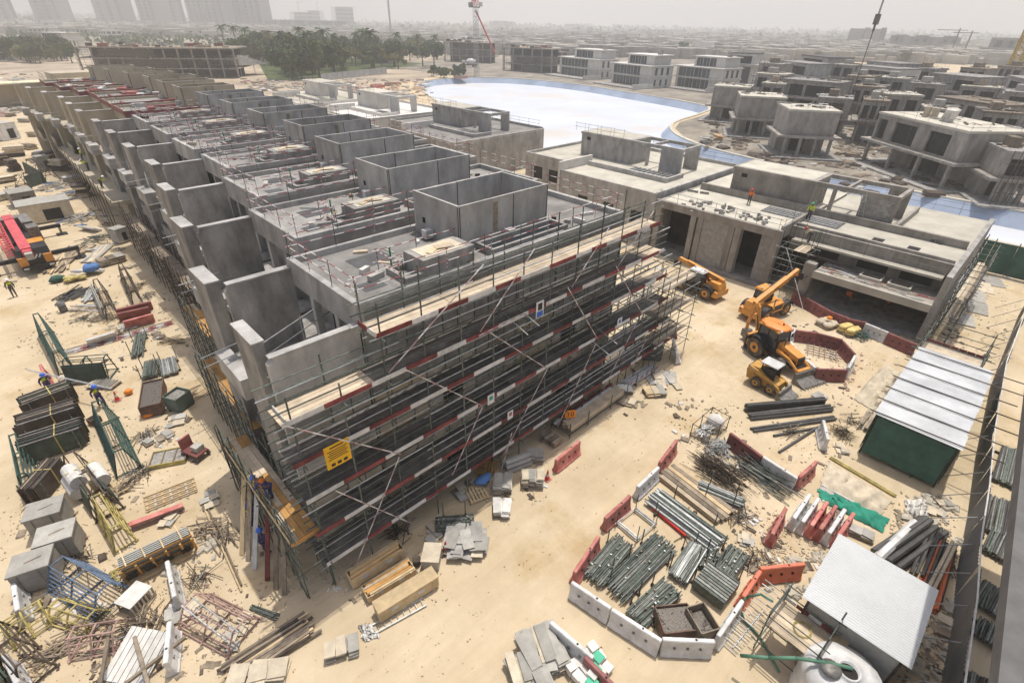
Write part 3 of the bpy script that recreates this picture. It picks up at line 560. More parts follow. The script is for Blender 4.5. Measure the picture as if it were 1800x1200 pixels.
# ================================================================ villas on the far bank
def bank_villa(label, A, Bp, ztop, depth, zb=4.3, opens=(), cm=concd, roofm=paleroof, cols=True, clutter=True, z0=0.0, name='villa', group='unfinished villas on the lagoon bank'):
    "A, Bp: pixels of the left and right top corners of the front"
    p, q = G(*A, ztop), G(*Bp, ztop); d = q-p; Wd = hypot(d.x, d.y); a = atan2(d.y, d.x)
    t = thing(name, label, 'villa', (p.x, p.y, 0), a, group)
    B = lambda nm, xa, xb, ya, yb, za, zb_, mt=cm: boxo(nm, ((xa+xb)/2, (ya+yb)/2, za), (xb-xa, yb-ya, zb_-za), mt, t)
    # local x along the front, +y away from the camera
    B('floor_slab', -1.2, Wd+1.2, -1.3, depth, zb-.4, zb)
    xs = 0
    for xa, xb in list(opens)+[(1, 1)]:
        xa *= Wd; xb *= Wd
        B('front_wall', xs, xa, 0, .35, zb, ztop-.35)
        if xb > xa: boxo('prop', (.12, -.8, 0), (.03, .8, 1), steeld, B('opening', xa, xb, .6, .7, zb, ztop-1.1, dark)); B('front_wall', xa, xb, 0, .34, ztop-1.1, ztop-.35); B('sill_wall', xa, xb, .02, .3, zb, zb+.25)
        xs = xb
    B('side_wall', -.001, .35, .35, depth, zb, ztop-.35); B('side_wall', Wd-.35, Wd+.001, .35, depth, zb, ztop-.35); B('rear_wall', .35, Wd-.35, depth*.55, depth, zb, ztop-.35)
    B('roof_slab', -.15, Wd+.15, -.15, depth+.1, ztop-.35, ztop, roofm)
    if cols:
        for i in range(4): B('column', .3+i*(Wd-.9)/3, .8+i*(Wd-.9)/3, -.6, -.1, z0, zb-.4)
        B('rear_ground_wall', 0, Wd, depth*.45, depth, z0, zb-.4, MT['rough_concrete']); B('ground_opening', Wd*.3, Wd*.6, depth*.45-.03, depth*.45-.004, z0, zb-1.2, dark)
        B('plinth', -2, Wd+2, -3.2, depth, z0, z0+.3, conc)
    else:
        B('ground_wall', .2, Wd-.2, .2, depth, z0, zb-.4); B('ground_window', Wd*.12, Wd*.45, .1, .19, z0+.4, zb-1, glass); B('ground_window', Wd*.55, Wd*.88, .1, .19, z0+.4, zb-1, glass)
    if clutter:
        for i in range(14): boxo('loose_board', (rnd.uniform(0, Wd), rnd.uniform(depth*.3, depth), ztop), (rnd.uniform(.6, 3), rnd.uniform(.1, .5), rnd.uniform(.05, .3)), rnd.choice((plyd, steeld, concl, sackw)), t, rnd.uniform(0, 3))
        rail_line(t, [(0, .1), (Wd, .1)], ztop, 1.0, 3.0, steeld); rail_line(t, [(Wd, .1), (Wd, depth)], ztop, 1.0, 3.0, steeld)
    return t, Wd
v1, w1 = bank_villa('bare concrete villa on the bank with three square openings and sheets stacked on its roof', (1548, 196), (1706, 231), 9.0, 11, 4.4, ((.03, .14), (.24, .50), (.64, .86)))
for i in range(5): boxo('stacked_sheet', (w1*.52+i*.35, 3.5, 9.0), (.12, 1.6, 1.9), sackw, v1, .25, 0, .25)
boxo('cabinet', (w1*.3, 4, 9.0), (.8, .8, 1.6), creamr, v1, .3); boxo('cabinet', (w1*.37, 4.3, 9.0), (.8, .8, 1.6), creamr, v1, .3)
bank_villa('bare concrete villa with a patched block front and a tall dark side opening', (1390, 192), (1480, 196), 8.6, 10, 4.0)
bank_villa('bare concrete villa with board-marked blank front above thin posts', (1304, 168), (1384, 172), 8.6, 10, 4.0)
bank_villa('bare concrete villa at the tip of the curved bank', (1256, 150), (1318, 154), 8.6, 9, 4.0)
bank_villa('dark unfinished frame villa with open bays at the lagoon channel', (1738, 222), (1800, 240), 8.0, 14, 4.0, ((.05, .45), (.55, .95)), concd, plyd)
bank_villa('bare concrete villa with a wide shaded loggia behind the board-marked villa', (1378, 138), (1476, 146), 10.5, 9, 6.6, ((.15, .4), (.45, .95)), concd, conc, True)
bank_villa('grey villa shell with cluttered deck behind the stacked sheets', (1560, 165), (1625, 168), 9.5, 9, 5.5, ((.2, .4), (.6, .9)), concd)
bank_villa('long low villa frame with planks on its deck, at the foot of the yellow crane', (1645, 168), (1760, 185), 8.5, 10, 4.5, ((.1, .5), (.55, .92)), concd, plyd)
bank_villa('blue-grey villa with broad dark glazing and dark planted roof', (1640, 128), (1722, 136), 11.5, 10, 7.5, ((.55, .96),), conc, conc, False, False)
bank_villa('grey villa with glazed box front under construction, beside the white villas', (1370, 106), (1421, 112), 11.5, 9, 7.6, ((.05, .95),), concl, screed, False, False)
bank_villa('white villa with slit window and broad glazing behind the concrete frames', (1503, 114), (1575, 121), 11.5, 10, 7.6, ((.3, .9),), whiter, screed, False, False)
bank_villa('grey villa with dark fascia above a glazed upper storey', (1287, 92), (1331, 94), 13, 10, 9.0, ((.2, .85),), whiter, MT['dark_felt'], False, False)
bank_villa('small grey villa with flat dark roof and two-pane glazing', (1410, 96), (1458, 101), 12.5, 10, 8.6, ((.1, .8),), concl, MT['dark_felt'], False, False)
bank_villa('pale villa with shaded top terrace, beyond the slit-window villa', (1525, 107), (1580, 112), 12.5, 10, 9.5, ((.2, .8),), concl, screed, False, False)
bank_villa('pale villa at the right of the planted-roof villa with dark glazing', (1772, 132), (1800, 138), 11.5, 10, 7.5, ((.3, .95),), concl, conc, False, False)
# more shells packed behind and between them
names = ['with a boarded roof', 'with open bays', 'with a blank side wall', 'with props under its deck', 'with a low parapet', 'with scaffold on its front', 'with a bare upper slab', 'with two wide bays']
nn = 0
for (px, py, wpx, zt, zb) in ((1330, 128, 50, 10.5, 6.6), (1440, 170, 60, 8.5, 4.2), (1500, 150, 55, 9.5, 5.5), (1545, 135, 50, 10, 6), (1600, 145, 60, 10, 6), (1490, 132, 45, 10.5, 6.5), (1690, 150, 70, 9.5, 5.5), (1768, 160, 60, 9.5, 5.5), (1730, 195, 70, 8.5, 4.3), (1630, 190, 60, 8.5, 4.3), (1775, 265, 60, 7.5, 3.8), (1520, 175, 45, 9, 5), (1340, 145, 40, 9.5, 5.5), (1600, 118, 45, 11.5, 7.5), (1690, 118, 45, 11.5, 7.5), (1465, 112, 40, 11.5, 7.6), (1335, 110, 40, 11.5, 7.6), (1755, 115, 45, 11.5, 7.5)):
    t, w = bank_villa('concrete villa shell '+names[nn % 8]+' and '+('pale top', 'grey top', 'planked top')[nn % 3]+', packed among the bank villas', (px, py), (px+wpx, py+wpx*.07), zt, 8, zb, (((.1, .42), (.55, .9)), ((.2, .8),), ((.05, .3), (.4, .6), (.7, .95)))[nn % 3], concd if nn % 3 else conc, (paleroof, conc, plyd)[nn % 3], nn % 4 != 3, True, group='villa shells packed on the bank'); nn += 1
    for i in range(7): tubeo('standard', (w*i/6, -1.8, 0), (w*i/6+rnd.uniform(-.2, .2), -1.8, zt*rnd.uniform(.7, 1.15)), .05, steeld, t)
    for z in (2, 4, 6): tubeo('ledger', (-.5, -1.8, z), (w+.5, -1.8, z), .05, steeld, t)
    boxo('roof_store', (w*.4, 4, zt), (w*.3, 2.5, 1.4), rnd.choice((concl, plyd, stone)), t)
# finished three-storey white villas across the lagoon
def modern_villa(label, A, Bp, z=0.0, depth=13, cm=whiter):
    p, q = G(*A, z), G(*Bp, z); d = q-p; Wd = hypot(d.x, d.y); t = thing('villa', label, 'villa', (p.x, p.y, 0), atan2(d.y, d.x), 'finished white villas across the lagoon')
    B = lambda nm, xa, xb, ya, yb, za, zb, mt=cm: boxo(nm, ((xa+xb)/2, (ya+yb)/2, za), (xb-xa, yb-ya, zb-za), mt, t)
    B('ground_storey', 0, Wd, 1.2, depth, 0, 3.8); B('first_storey', 0, Wd, 1.0, depth, 4.1, 7.7); B('second_storey', Wd*.28, Wd*.92, 3.6, depth, 8.0, 11.3)
    B('floor_slab', -.5, Wd+.4, 0, depth+.2, 3.8, 4.1); B('roof_slab', -.6, Wd+.6, -.3, depth+.2, 7.7, 8.0); B('roof_slab', Wd*.24, Wd*.97, 3.0, depth+.2, 11.3, 11.65)
    for za, zb in ((.3, 3.5), (4.3, 7.4)):
        for i in range(4):
            boxo('mullion', (.1, -.35, 0), (.035, .5, 1), whiter, B('window', Wd*(.06+i*.17), Wd*(.06+i*.17+.155), .9 if za > 4 else 1.1, .995 if za > 4 else 1.195, za, zb, glass))
    for i in range(3): boxo('mullion', (.1, -.35, 0), (.035, .5, 1), whiter, B('window', Wd*(.33+i*.14), Wd*(.33+i*.14+.125), 3.5, 3.595, 8.3, 11.0, glass))
    for i in range(3):
        B('side_window', Wd+.004, Wd+.08, 3+i*3.2, 4.2+i*3.2, 4.6, 7.2, glass); B('side_window', Wd+.004, Wd+.08, 3+i*3.2, 4.0+i*3.2, .8, 3.0, glass)
    B('chimney', Wd*.8, Wd*.8+1.5, depth*.6, depth*.6+1.5, 11.65, 13.3, MT['concrete']); B('garden_wall', Wd+.6, Wd+.9, -9, 2, 0, 1.8); B('terrace', -1, Wd+.5, -8, -.4, .0, .45, conc)
    return t
modern_villa('finished white villa with wide first-floor balcony, beside the dark frame building', (980, 131), (1048, 140)); modern_villa('finished white villa with blue glazed corner, middle of the three', (1070, 146), (1138, 156)); modern_villa('finished white villa with tall portal frame, beside the curved bank tip', (1182, 152), (1262, 162))
modern_villa('white villa among the trees beyond the cream site building', (62, 96), (118, 97), depth=20)['group'] = 'white villas beyond the trees'; modern_villa('white villa cut by the frame edge beyond the white cabin', (-12, 108), (20, 107), depth=20)['group'] = 'white villas beyond the trees'
# ================================================================ dark frame buildings behind the lagoon, wide frame behind the terrace
def frame_block(label, A, Bp, storeys, depth, sh=3.6, z=0, name='unfinished_building', net=True):
    p, q = G(*A, z), G(*Bp, z); d = q-p; Wd = hypot(d.x, d.y); t = thing(name, label, 'building', (p.x, p.y, 0), atan2(d.y, d.x))
    nb = max(2, int(Wd/5))
    for s_ in range(storeys+1):
        if s_: boxo('floor_slab', (Wd/2, depth/2, s_*sh-.35), (Wd, depth, .35), concd, t)
        if s_ < storeys:
            for i in range(nb+1): boxo('column', (i*Wd/nb, .4, s_*sh), (.6, .6, sh-.35), concd, t)
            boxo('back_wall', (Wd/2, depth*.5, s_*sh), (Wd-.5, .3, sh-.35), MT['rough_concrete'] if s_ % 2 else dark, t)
            if net and rnd.random() < .7: boxo('screen', (Wd*rnd.uniform(.3, .7), -.2, s_*sh+.3), (Wd*.35, .05, sh-.9), panelb, t)
    for i in range(int(Wd/2.5)): tubeo('standard', (i*2.5, -1.0, 0), (i*2.5, -1.0, storeys*sh+1+rnd.uniform(-.5, 1.5)), .06, steeld, t)
    for s_ in range(storeys*2): tubeo('ledger', (0, -1.0, s_*sh/2+1), (Wd, -1.0, s_*sh/2+1), .06, steeld, t)
    boxo('roof_formwork', (Wd/2, depth/2, storeys*sh), (Wd*.98, depth*.96, .12), plyd, t)
    for i in range(int(Wd/1.6)): boxo('stacked_material', (rnd.uniform(1, Wd-1), rnd.uniform(1, depth-1), storeys*sh+.12), (rnd.uniform(1, 4), rnd.uniform(.5, 1.8), rnd.uniform(.2, 1.3)), rnd.choice((plyd, concl, steeld, maroon)), t, rnd.uniform(0, 3))
    return t
frame_block('long dark concrete frame wrapped in scaffold, behind the cream houses', (150, 137), (420, 138), 3, 22)
frame_block('dark three-storey concrete frame beside the red luffing crane', (885, 124), (968, 130), 3, 14); frame_block('dark two-storey concrete frame between the trees and the red luffing crane', (782, 108), (862, 112), 3, 14)
frame_block('small concrete frame beside the dark three-storey frame', (938, 112), (985, 116), 2, 12)
# cream site office with canopy, tents
so_ = thing('site_office', 'cream site building with a pale yellow canopy past the terrace', 'building', (6.5, 205, 0), .1)
boxo('wall', (4, 6, 0), (14, 10, 5.2), creamr, so_); boxo('canopy', (9, -1, 5.6), (22, 6, .3), mat('pale_yellow_sheet', (.62, .58, .38), .7), so_); boxo('stair_tower', (6, -2.6, 0), (2.2, 2, 5.5), paint_y, so_); boxo('wing_wall', (24, 10, 0), (20, 8, 7), creamr, so_)
tb = thing('white_cabin', 'white flat-roofed cabin with green base beside the cream site building', 'cabin', (-2.5, 172, 0)); boxo('wall', (0, 0, 0), (9, 12, 3), netg, tb); boxo('roof', (0, 0, 3), (9.6, 13, 1.5), whitep, tb)
tn = thing('marquee', 'white sloped marquee roof beside the lawn trees', 'tent', G(425, 135), .3); MB().side([(0, 4.2), (14, 4.2), (14, 4.5), (2, 8), (0, 8)], 0, 9).build('canopy', whitep, tn)
for i in range(4): tubeo('post', (.5+13*(i % 2), .5+8*(i//2), 0), (.5+13*(i % 2), .5+8*(i//2), 4.3), .12, steell, tn)
# ================================================================ trees
leafm = [mat('leaf_dark', (.062, .095, .038), .8, .35, .6, rand=.2), mat('leaf_mid', (.10, .12, .045), .8, .35, .6, rand=.2), mat('leaf_yellow', (.18, .17, .06), .8, .3, .6, rand=.2)]
bark = mat('bark', (.13, .10, .07), .9, .2, 3)
def crown_mesh(seed, R, Hc, n, leaf):
    r = random.Random(seed); b = MB(); blobs = [(Vector((r.gauss(0, R*.42), r.gauss(0, R*.42), r.uniform(.15, .85)*Hc)), r.uniform(.28, .5)*R) for _ in range(9)]
    for _ in range(n):
        c, rr = r.choice(blobs); v = Vector((r.gauss(0, 1), r.gauss(0, 1), r.gauss(0, .8))).normalized()*rr*(r.random()**.35)
        p = c+v; Q = Quaternion((r.gauss(0, 1), r.gauss(0, 1), r.gauss(0, 1), r.gauss(0, 1))).normalized(); s = leaf*r.uniform(.6, 1.5)
        b.add([p+Q @ Vector(q) for q in ((-s, -s*.5, 0), (s, -s*.5, s*.2), (s*.8, s*.6, 0), (-s*.7, s*.5, s*.2))], [(0, 1, 2, 3)])
    return b
def palm_mesh(seed, R):
    r = random.Random(seed); b = MB()
    for i in range(34):
        a = r.uniform(0, 2*pi); el = r.uniform(-.7, 1.1); Lf = R*r.uniform(.75, 1.1); pr = None
        for k in range(5):
            u = k/4; p = Vector((cos(a)*Lf*u*cos(el*(1-u*.4)), sin(a)*Lf*u*cos(el*(1-u*.4)), Lf*(u*sin(el)-.55*u*u))); w = .34*(1-u*.75); s = Vector((-sin(a)*w, cos(a)*w, -.1))
            if pr: b.add([pr[0]-pr[1], pr[0]+pr[1], p+s, p-s], [(0, 1, 2, 3)])
            pr = (p, s)
    return b
crowns = []
for i in range(6):
    b = crown_mesh(i, 3.6, 5.0, 1500, .32); me = bpy.data.meshes.new('crown'); me.from_pydata(b.v, [], b.f); me.materials.append(leafm[(0, 1, 2, 1, 0, 1)[i]]); crowns.append(me)
palms = []
for i in range(2):
    b = palm_mesh(i, 3.0); me = bpy.data.meshes.new('palm_crown'); me.from_pydata(b.v, [], b.f); me.materials.append(leafm[0]); palms.append(me)
trunk = MB()
trunk.tube((0, 0, 0), (.1, 0, 3.0), .28, 8, .2).tube((.1, 0, 3.0), (1.3, .4, 5.2), .16, 6, .07).tube((.1, 0, 2.8), (-1.2, .5, 5.0), .15, 6, .07).tube((.1, 0, 3.0), (.1, -1.2, 5.4), .14, 6, .06)
tm = bpy.data.meshes.new('trunk'); tm.from_pydata(trunk.v, [], trunk.f); tm.materials.append(bark)
ptm = bpy.data.meshes.new('palm_trunk'); b = MB().tube((0, 0, 0), (.15, 0, 4), .26, 8, .2).tube((.15, 0, 4), (.1, .1, 9), .2, 8, .17); ptm.from_pydata(b.v, [], b.f); ptm.materials.append(bark)
def tree(p, s, i, label, group):
    kind = ('dark green ', 'mid green ', 'yellow-green ', 'mid green ', 'dark green ', 'mid green ')[i % 6]; label = kind+label.replace('bushy green', 'bushy'); group = kind+group
    t = thing('tree', label, 'tree', p, rnd.uniform(0, 6), group); t.scale = (s, s, s*rnd.uniform(.85, 1.15)); mobj('trunk', tm, None, t); c = mobj('crown', crowns[i % 6], None, t); c.location.z = 2.2
def palm(p, s, label, group):
    t = thing('palm_tree', label, 'palm', p, rnd.uniform(0, 6), group); t.scale = (s, s, s); mobj('trunk', ptm, None, t); c = mobj('crown', rnd.choice(palms), None, t); c.location = (.1, .1, 8.9)
TG = 'trees round the lawn behind the terrace'
for i in range(70):
    px = rnd.uniform(430, 590); py = rnd.uniform(99, 142) if px > 490 else rnd.uniform(98, 116)
    tree(G(px, py), rnd.uniform(.9, 1.8), i, 'bushy green tree in the park behind the terrace', TG)
for i in range(44):
    px = rnd.uniform(590, 770); py = rnd.uniform(90, 122); tree(G(px, py), rnd.uniform(1.0, 1.7), i, 'bushy green tree near the low white pavilion', 'trees near the low white pavilion')
for px, py in ((398, 88), (418, 90), (437, 90), (449, 90), (478, 95), (512, 96), (532, 100), (562, 104), (575, 108), (590, 104), (630, 104), (652, 112), (645, 113), (700, 102), (735, 104), (765, 100), (655, 118), (500, 108), (545, 118)): palm(G(px, py), rnd.uniform(1.3, 1.8), 'tall date palm above the park trees', 'date palms in the park')
for i in range(44): px = rnd.uniform(20, 130); tree(G(px, rnd.uniform(96, 112)), rnd.uniform(.9, 1.4), i, 'bushy tree in the belt beyond the cream site building', 'trees beyond the cream site building')
for i in range(18): px = rnd.uniform(755, 815); tree(G(px, rnd.uniform(130, 138)), rnd.uniform(.35, .6), i, 'small shrub at the beach end of the lagoon', 'shrubs by the beach')
for i in range(46): px, py = rnd.uniform(560, 1790), rnd.uniform(72, 100); tree(G(px, py+max(0, (px-900)*.02)), rnd.uniform(.6, 1.2), i, 'garden tree among the far villas', 'garden trees among the far villas')
lawn = [tuple(G(x, y)[:2]) for x, y in ((455, 112), (600, 100), (745, 112), (640, 128), (560, 140), (470, 140))]
struct(MB().prism(lawn[::-1], -.2, .03).build('lawn', mat('grass', (.06, .085, .025), .95, .3, .2, .3)))
pv = thing('pavilion', 'low white pavilion with glazed front among palms', 'building', G(640, 112), -.6); boxo('wall', (8, 4, 0), (16, 8, 3.2), whiter, pv); boxo('roof', (8, 4, 3.2), (19, 11, .5), whitep, pv); boxo('window', (9, -.1, .4), (9, .12, 2.4), glass, pv)
for i in range(12): p, q = G(565+i*9.6, 143-i*1.1), G(565+(i+1)*9.6, 143-(i+1)*1.1); hd = thing('hoarding', 'grey site hoarding panel along the edge of the lawn', 'fence', p, atan2((q-p).y, (q-p).x), 'hoarding panels along the lawn'); boxo('sheet', ((q-p).length/2, 0, 0), ((q-p).length-.2, .12, 2.6), corr, hd); boxo('post', (0, .2, 0), (.2, .2, 2.7), steeld, hd)
# ================================================================ far estate, towers
hm_ = [mat('far_wall_a', (.50, .47, .41), .9, .1), mat('far_wall_b', (.40, .37, .32), .9, .1), mat('far_wall_c', (.58, .56, .52), .9, .1)]
def house_mesh(seed):
    r = random.Random(seed); me = bpy.data.meshes.new('far_house'); me.materials.append(hm_[seed % 3]); me.materials.append(glass); me.materials.append(screed)
    b = MB(); idx = []
    def bb(m_, *a):
        n0 = len(b.f); b.box(*a); idx.extend([m_]*(len(b.f)-n0))
    w, d = r.uniform(10, 15), r.uniform(10, 14); bb(0, -w/2, w/2, -d/2, d/2, 0, 7.0); bb(0, -w/2+r.uniform(1, 3), w/2-r.uniform(0, 3), -d/2+2, d/2-1, 7.0, r.choice((7.6, 10.2, 10.2))); bb(2, -w/2+.4, w/2-.4, -d/2+.3, -d/2+1.8, 7.0, 7.02); bb(0, -w/2-.4, w/2+.4, -d/2-1.4, -d/2, 3.3, 3.6); bb(0, -w/2-.5, -w/2, -d/2-1.4, d/2, 0, 7.6)
    for s_ in range(2):
        for k in range(3): xa = -w/2+.8+k*w/3; bb(1, xa, xa+w/3-1.4, -d/2-.06, -d/2-.01, .8+s_*3.4, 3.0+s_*3.4)
        for k in range(3): ya = -d/2+1+k*d/3; bb(1, -w/2-.56, -w/2-.51, ya, ya+d/3-1.6, .9+s_*3.4, 2.8+s_*3.4)
    me.from_pydata(b.v, [], b.f); me.polygons.foreach_set('material_index', idx); me.update()
    return me
HM = [house_mesh(i) for i in range(9)]
cnt = 0; used = []
for k in range(2600):
    if cnt >= 290: break
    px, py = rnd.uniform(-20, 1810), 0; hor = 38+(px-900)*.0198
    py = hor+14+abs(rnd.gauss(0, 22))
    if py > hor+56 or (px < 760 and py > hor+44): continue
    p = G(px, py)
    if 395 < px < 775 and py > 84: continue
    if 1250 < px and py > hor+40: continue
    if any((p.x-u.x)**2+(p.y-u.y)**2 < 17**2 for u in used): continue
    used.append(p); o = mobj('far_house', HM[k % 9]); o.location = p; o.rotation_euler.z = rnd.choice((0, pi/2, pi, .3, -.3))
    tag(o, 'flat-roofed '+('beige', 'brownish', 'whitish')[(k % 9) % 3]+' house of the hazy estate on the plain', 'house', ('beige', 'brownish', 'whitish')[(k % 9) % 3]+' houses of the far estate'); cnt += 1
struct(MB().prism([tuple(G(x, y)[:2]) for x, y in ((700, 66), (830, 58), (1010, 66), (1000, 74), (850, 68))], -.1, .05).build('sand_field', mat('pale_earth', (.46, .33, .21), .95, .1)))
towm = mat('tower_wall', (.215, .205, .19), .85, .06); towd = mat('tower_glazing', (.02, .023, .03), .3, .1)
def tower(label, A, Bp, h, d=28.0, bands=6):
    p, q = G(*A), G(*Bp); Wd = (q-p).length; t = thing('tower_block', label, 'tower', p, atan2((q-p).y, (q-p).x), 'hazy residential towers on the horizon')
    boxo('wall', (Wd/2, d/2, 0), (Wd, d, h), towm, t)
    for i in range(bands): boxo('glazed_bay', (Wd*(i+.5)/bands, -.6, 6), (Wd/bands*rnd.choice((.5, .65, .8)), 1.1, h-8), towd if i % 2 else towm, t)
    for k in range(int(h/7)): boxo('floor_band', (Wd*.5, -.9, 8+k*7), (Wd*.62, 1.9, 1.5), towm, t)
    boxo('podium', (Wd/2, d/2-4, 0), (Wd*1.3, d*1.3, 9), towm, t)
    return t
for i, (a, bq, h, dd) in enumerate((((-14, 43), (36, 43), 150, 40), ((66, 43), (112, 44), 170, 35), ((174, 44), (222, 45), 180, 40), ((250, 45), (278, 46), 150, 30), ((283, 46), (330, 46), 160, 40), ((336, 47), (362, 48), 170, 35), ((366, 48), (398, 49), 120, 30), ((402, 48), (430, 49), 150, 30), ((432, 49), (463, 50), 150, 30))):
    tower(['pale tower cut by the frame edge with dark glazed corner', 'pale tower with twin dark window stacks', 'broad pale tower with two dark glazed fields', 'slim pale tower beside the beige tower pair', 'beige tower with notched balcony edge', 'slim dark-edged tower beside the beige tower', 'short glazed tower in front of the slim ones', 'pale tower with vertical ribs', 'last tower of the tall cluster, with white ribs'][i], a, bq, h, dd)
for i, (a, bq, h) in enumerate((((513, 45), (543, 46), 38), ((552, 46), (572, 46), 40), ((586, 47), (617, 48), 52))):
    t = frame_block(['dark tower frame under cranes, widest of the three on the horizon', 'dark tower frame under cranes, smallest of the three on the horizon', 'dark tower frame under cranes, tallest of the three on the horizon'][i], a, bq, int(h/5), 30, 5.0, name='unfinished_tower', net=False)
for i in range(6): a, bq = (468+i*24, 51+i*.3), (490+i*24, 51.5+i*.3); tower('white ribbed mid-rise block below the dark tower frames', a, bq, 17, 20, 9)['group'] = 'white mid-rise blocks'
for i, (a, bq, h) in enumerate((((1508, 82), (1520, 82), 22), ((1536, 84), (1548, 84), 22), ((1560, 88), (1590, 89), 16), ((1592, 90), (1630, 91), 15), ((1640, 92), (1680, 93), 15), ((1728, 103), (1782, 106), 17), ((1160, 60), (1190, 60), 10), ((1240, 66), (1262, 66), 10), ((860, 50), (900, 51), 22), ((1000, 52), (1020, 52), 18))):
    tower(['slim hazy block standing alone left of its twin on the plain', 'slim hazy block, twin of the lone one, beside the low blocks', 'hazy low block, first of the row past the twin blocks', 'hazy low block, second of the row past the twin blocks', 'hazy low block, last of the row past the twin blocks', 'dark banded mid-rise block beside the yellow crane', 'faint low block on the plain behind the white villas', 'faint small block on the plain past the white villas', 'faint block on the horizon behind the red luffing crane', 'faint block on the horizon beyond the sand field'][i], a, bq, h, 20, 5)
# ================================================================ cranes
def lattice(t, p, q, w, mt, n, r=.09, name='mast'):
    p, q = Vector(p), Vector(q); Q = (q-p).to_track_quat('Z', 'Y'); Ld = (q-p).length; b = MB(); cs = [Vector((sx*w/2, sy*w/2, 0)) for sx, sy in ((-1, -1), (1, -1), (1, 1), (-1, 1))]
    for c in cs: b.tube(p+Q @ c, p+Q @ (c+Vector((0, 0, Ld))), r, 4)
    for i in range(n):
        for j in range(4):
            a_, b_ = cs[j], cs[(j+1) % 4]; b.tube(p+Q @ (a_+Vector((0, 0, Ld*i/n))), p+Q @ (b_+Vector((0, 0, Ld*(i+1)/n))), r*.6, 4); b.tube(p+Q @ (a_+Vector((0, 0, Ld*i/n))), p+Q @ (b_+Vector((0, 0, Ld*i/n))), r*.6, 4)
    return b.build(name, mt, t)
g0 = G(838, 133); tc = thing('luffing_crane', 'luffing tower crane with grey mast and red jib behind the lagoon', 'crane', g0, radians(20))
lattice(tc, (0, 0, 0), (0, 0, 27), 1.7, steell, 16, .09); boxo('slewing_deck', (-1, 0, 27), (7, 1.8, .5), greyst, tc); boxo('cab', (2.2, -1.4, 27.5), (1.4, 1.2, 1.6), whitep, tc); boxo('counterweight', (-4.2, 0, 27.5), (1.2, 1.8, 1.4), conc, tc)
lattice(tc, (1.5, 0, 28), (-9, 6, 70), 1.5, craner, 22, .11, 'jib'); lattice(tc, (-2, 0, 28), (-1, 0, 36), 1.2, craner, 5, .1, 'a_frame'); tubeo('raised_leg', (0, 0, 26), (7.5, -6, 9), .35, craner, tc)
g1 = G(1757, 168); ty = thing('tower_crane', 'yellow lattice tower crane mast at the right edge above the concrete frames', 'crane', g1, .3)
lattice(ty, (0, 0, 0), (0, 0, 42), 3.0, craney, 16, .26); boxo('base_block', (0, 0, 0), (5, 5, 1.2), conc, ty)
hk = thing('crane_hook', 'grey crane hook block hanging on cables above the plain', 'hook', (0, 0, 0)); a, b_ = G(1541, 36, 0), None
hd_ = ray(1541, 36).normalized(); hp = Vector((0, 0, H))+hd_*95; boxo('hook_block', hp-Vector((0, 0, .5)), (.9, .5, 1.2), greyst, hk); tubeo('hook', hp-Vector((0, 0, 1.3)), hp-Vector((0, 0, .5)), .14, greyst, hk); tubeo('chain', hp-Vector((0, 0, 9)), hp-Vector((0, 0, 1.2)), .05, steeld, hk)
for s_ in (-.3, 0, .3): tubeo('cable', hp+Vector((s_, 0, .6)), hp+Vector((s_, 0, 30)), .03, steeld, hk)
lp = thing('light_mast', 'tall pale light mast standing in front of the far estate', 'mast', G(690, 88)); tubeo('pole', (0, 0, 0), (0, 0, 42), .8, whitep, lp, 8)
for px, py, hh in ((530, 46, 62), (563, 46, 64), (1668, 100, 24), (1690, 102, 22), (1775, 108, 26)):
    t = thing('tower_crane', 'thin distant crane on the horizon', 'crane', G(px, py), rnd.uniform(0, 3), 'thin distant cranes'); boxo('mast', (0, 0, 0), (.8, .8, hh), steeld, t); boxo('jib', (6, 0, hh-2), (26, .5, .6), steeld, t)
# ================================================================ water-filled barriers
def barrier_mesh(mt):
    b = MB(); prof = [(-.25, 0), (-.25, .10), (-.21, .16), (-.15, .42), (-.115, .55), (-.10, .93), (-.07, .97), (.07, .97), (.10, .93), (.115, .55), (.15, .42), (.21, .16), (.25, .10), (.25, 0)]
    xs = [(-1.0, .72), (-.97, .86), (-.62, 1), (-.60, .88), (-.38, .88), (-.36, 1), (-.12, 1), (-.10, .88), (.10, .88), (.12, 1), (.36, 1), (.38, .88), (.60, .88), (.62, 1), (.97, .86), (1.0, .72)]
    k = len(prof); vs = []
    for x, s in xs:
        for y, z in prof: vs.append((x, y*(s if .12 < z < .9 else (s*.5+.5)), z-(0.02 if abs(x) > .98 else 0) if z > .5 else z))
    fs = [(i*k+j, i*k+(j+1) % k, (i+1)*k+(j+1) % k, (i+1)*k+j) for i in range(len(xs)-1) for j in range(k)]+[tuple(range(k)), tuple(range(len(vs)-1, len(vs)-k-1, -1))]
    b.add(vs, fs); me = bpy.data.meshes.new('barrier_body'); me.from_pydata(b.v, [], b.f); me.materials.append(mt); return me
BARM = {m_.name: barrier_mesh(m_) for m_ in (redpl, whpl, orgpl, maroon)}
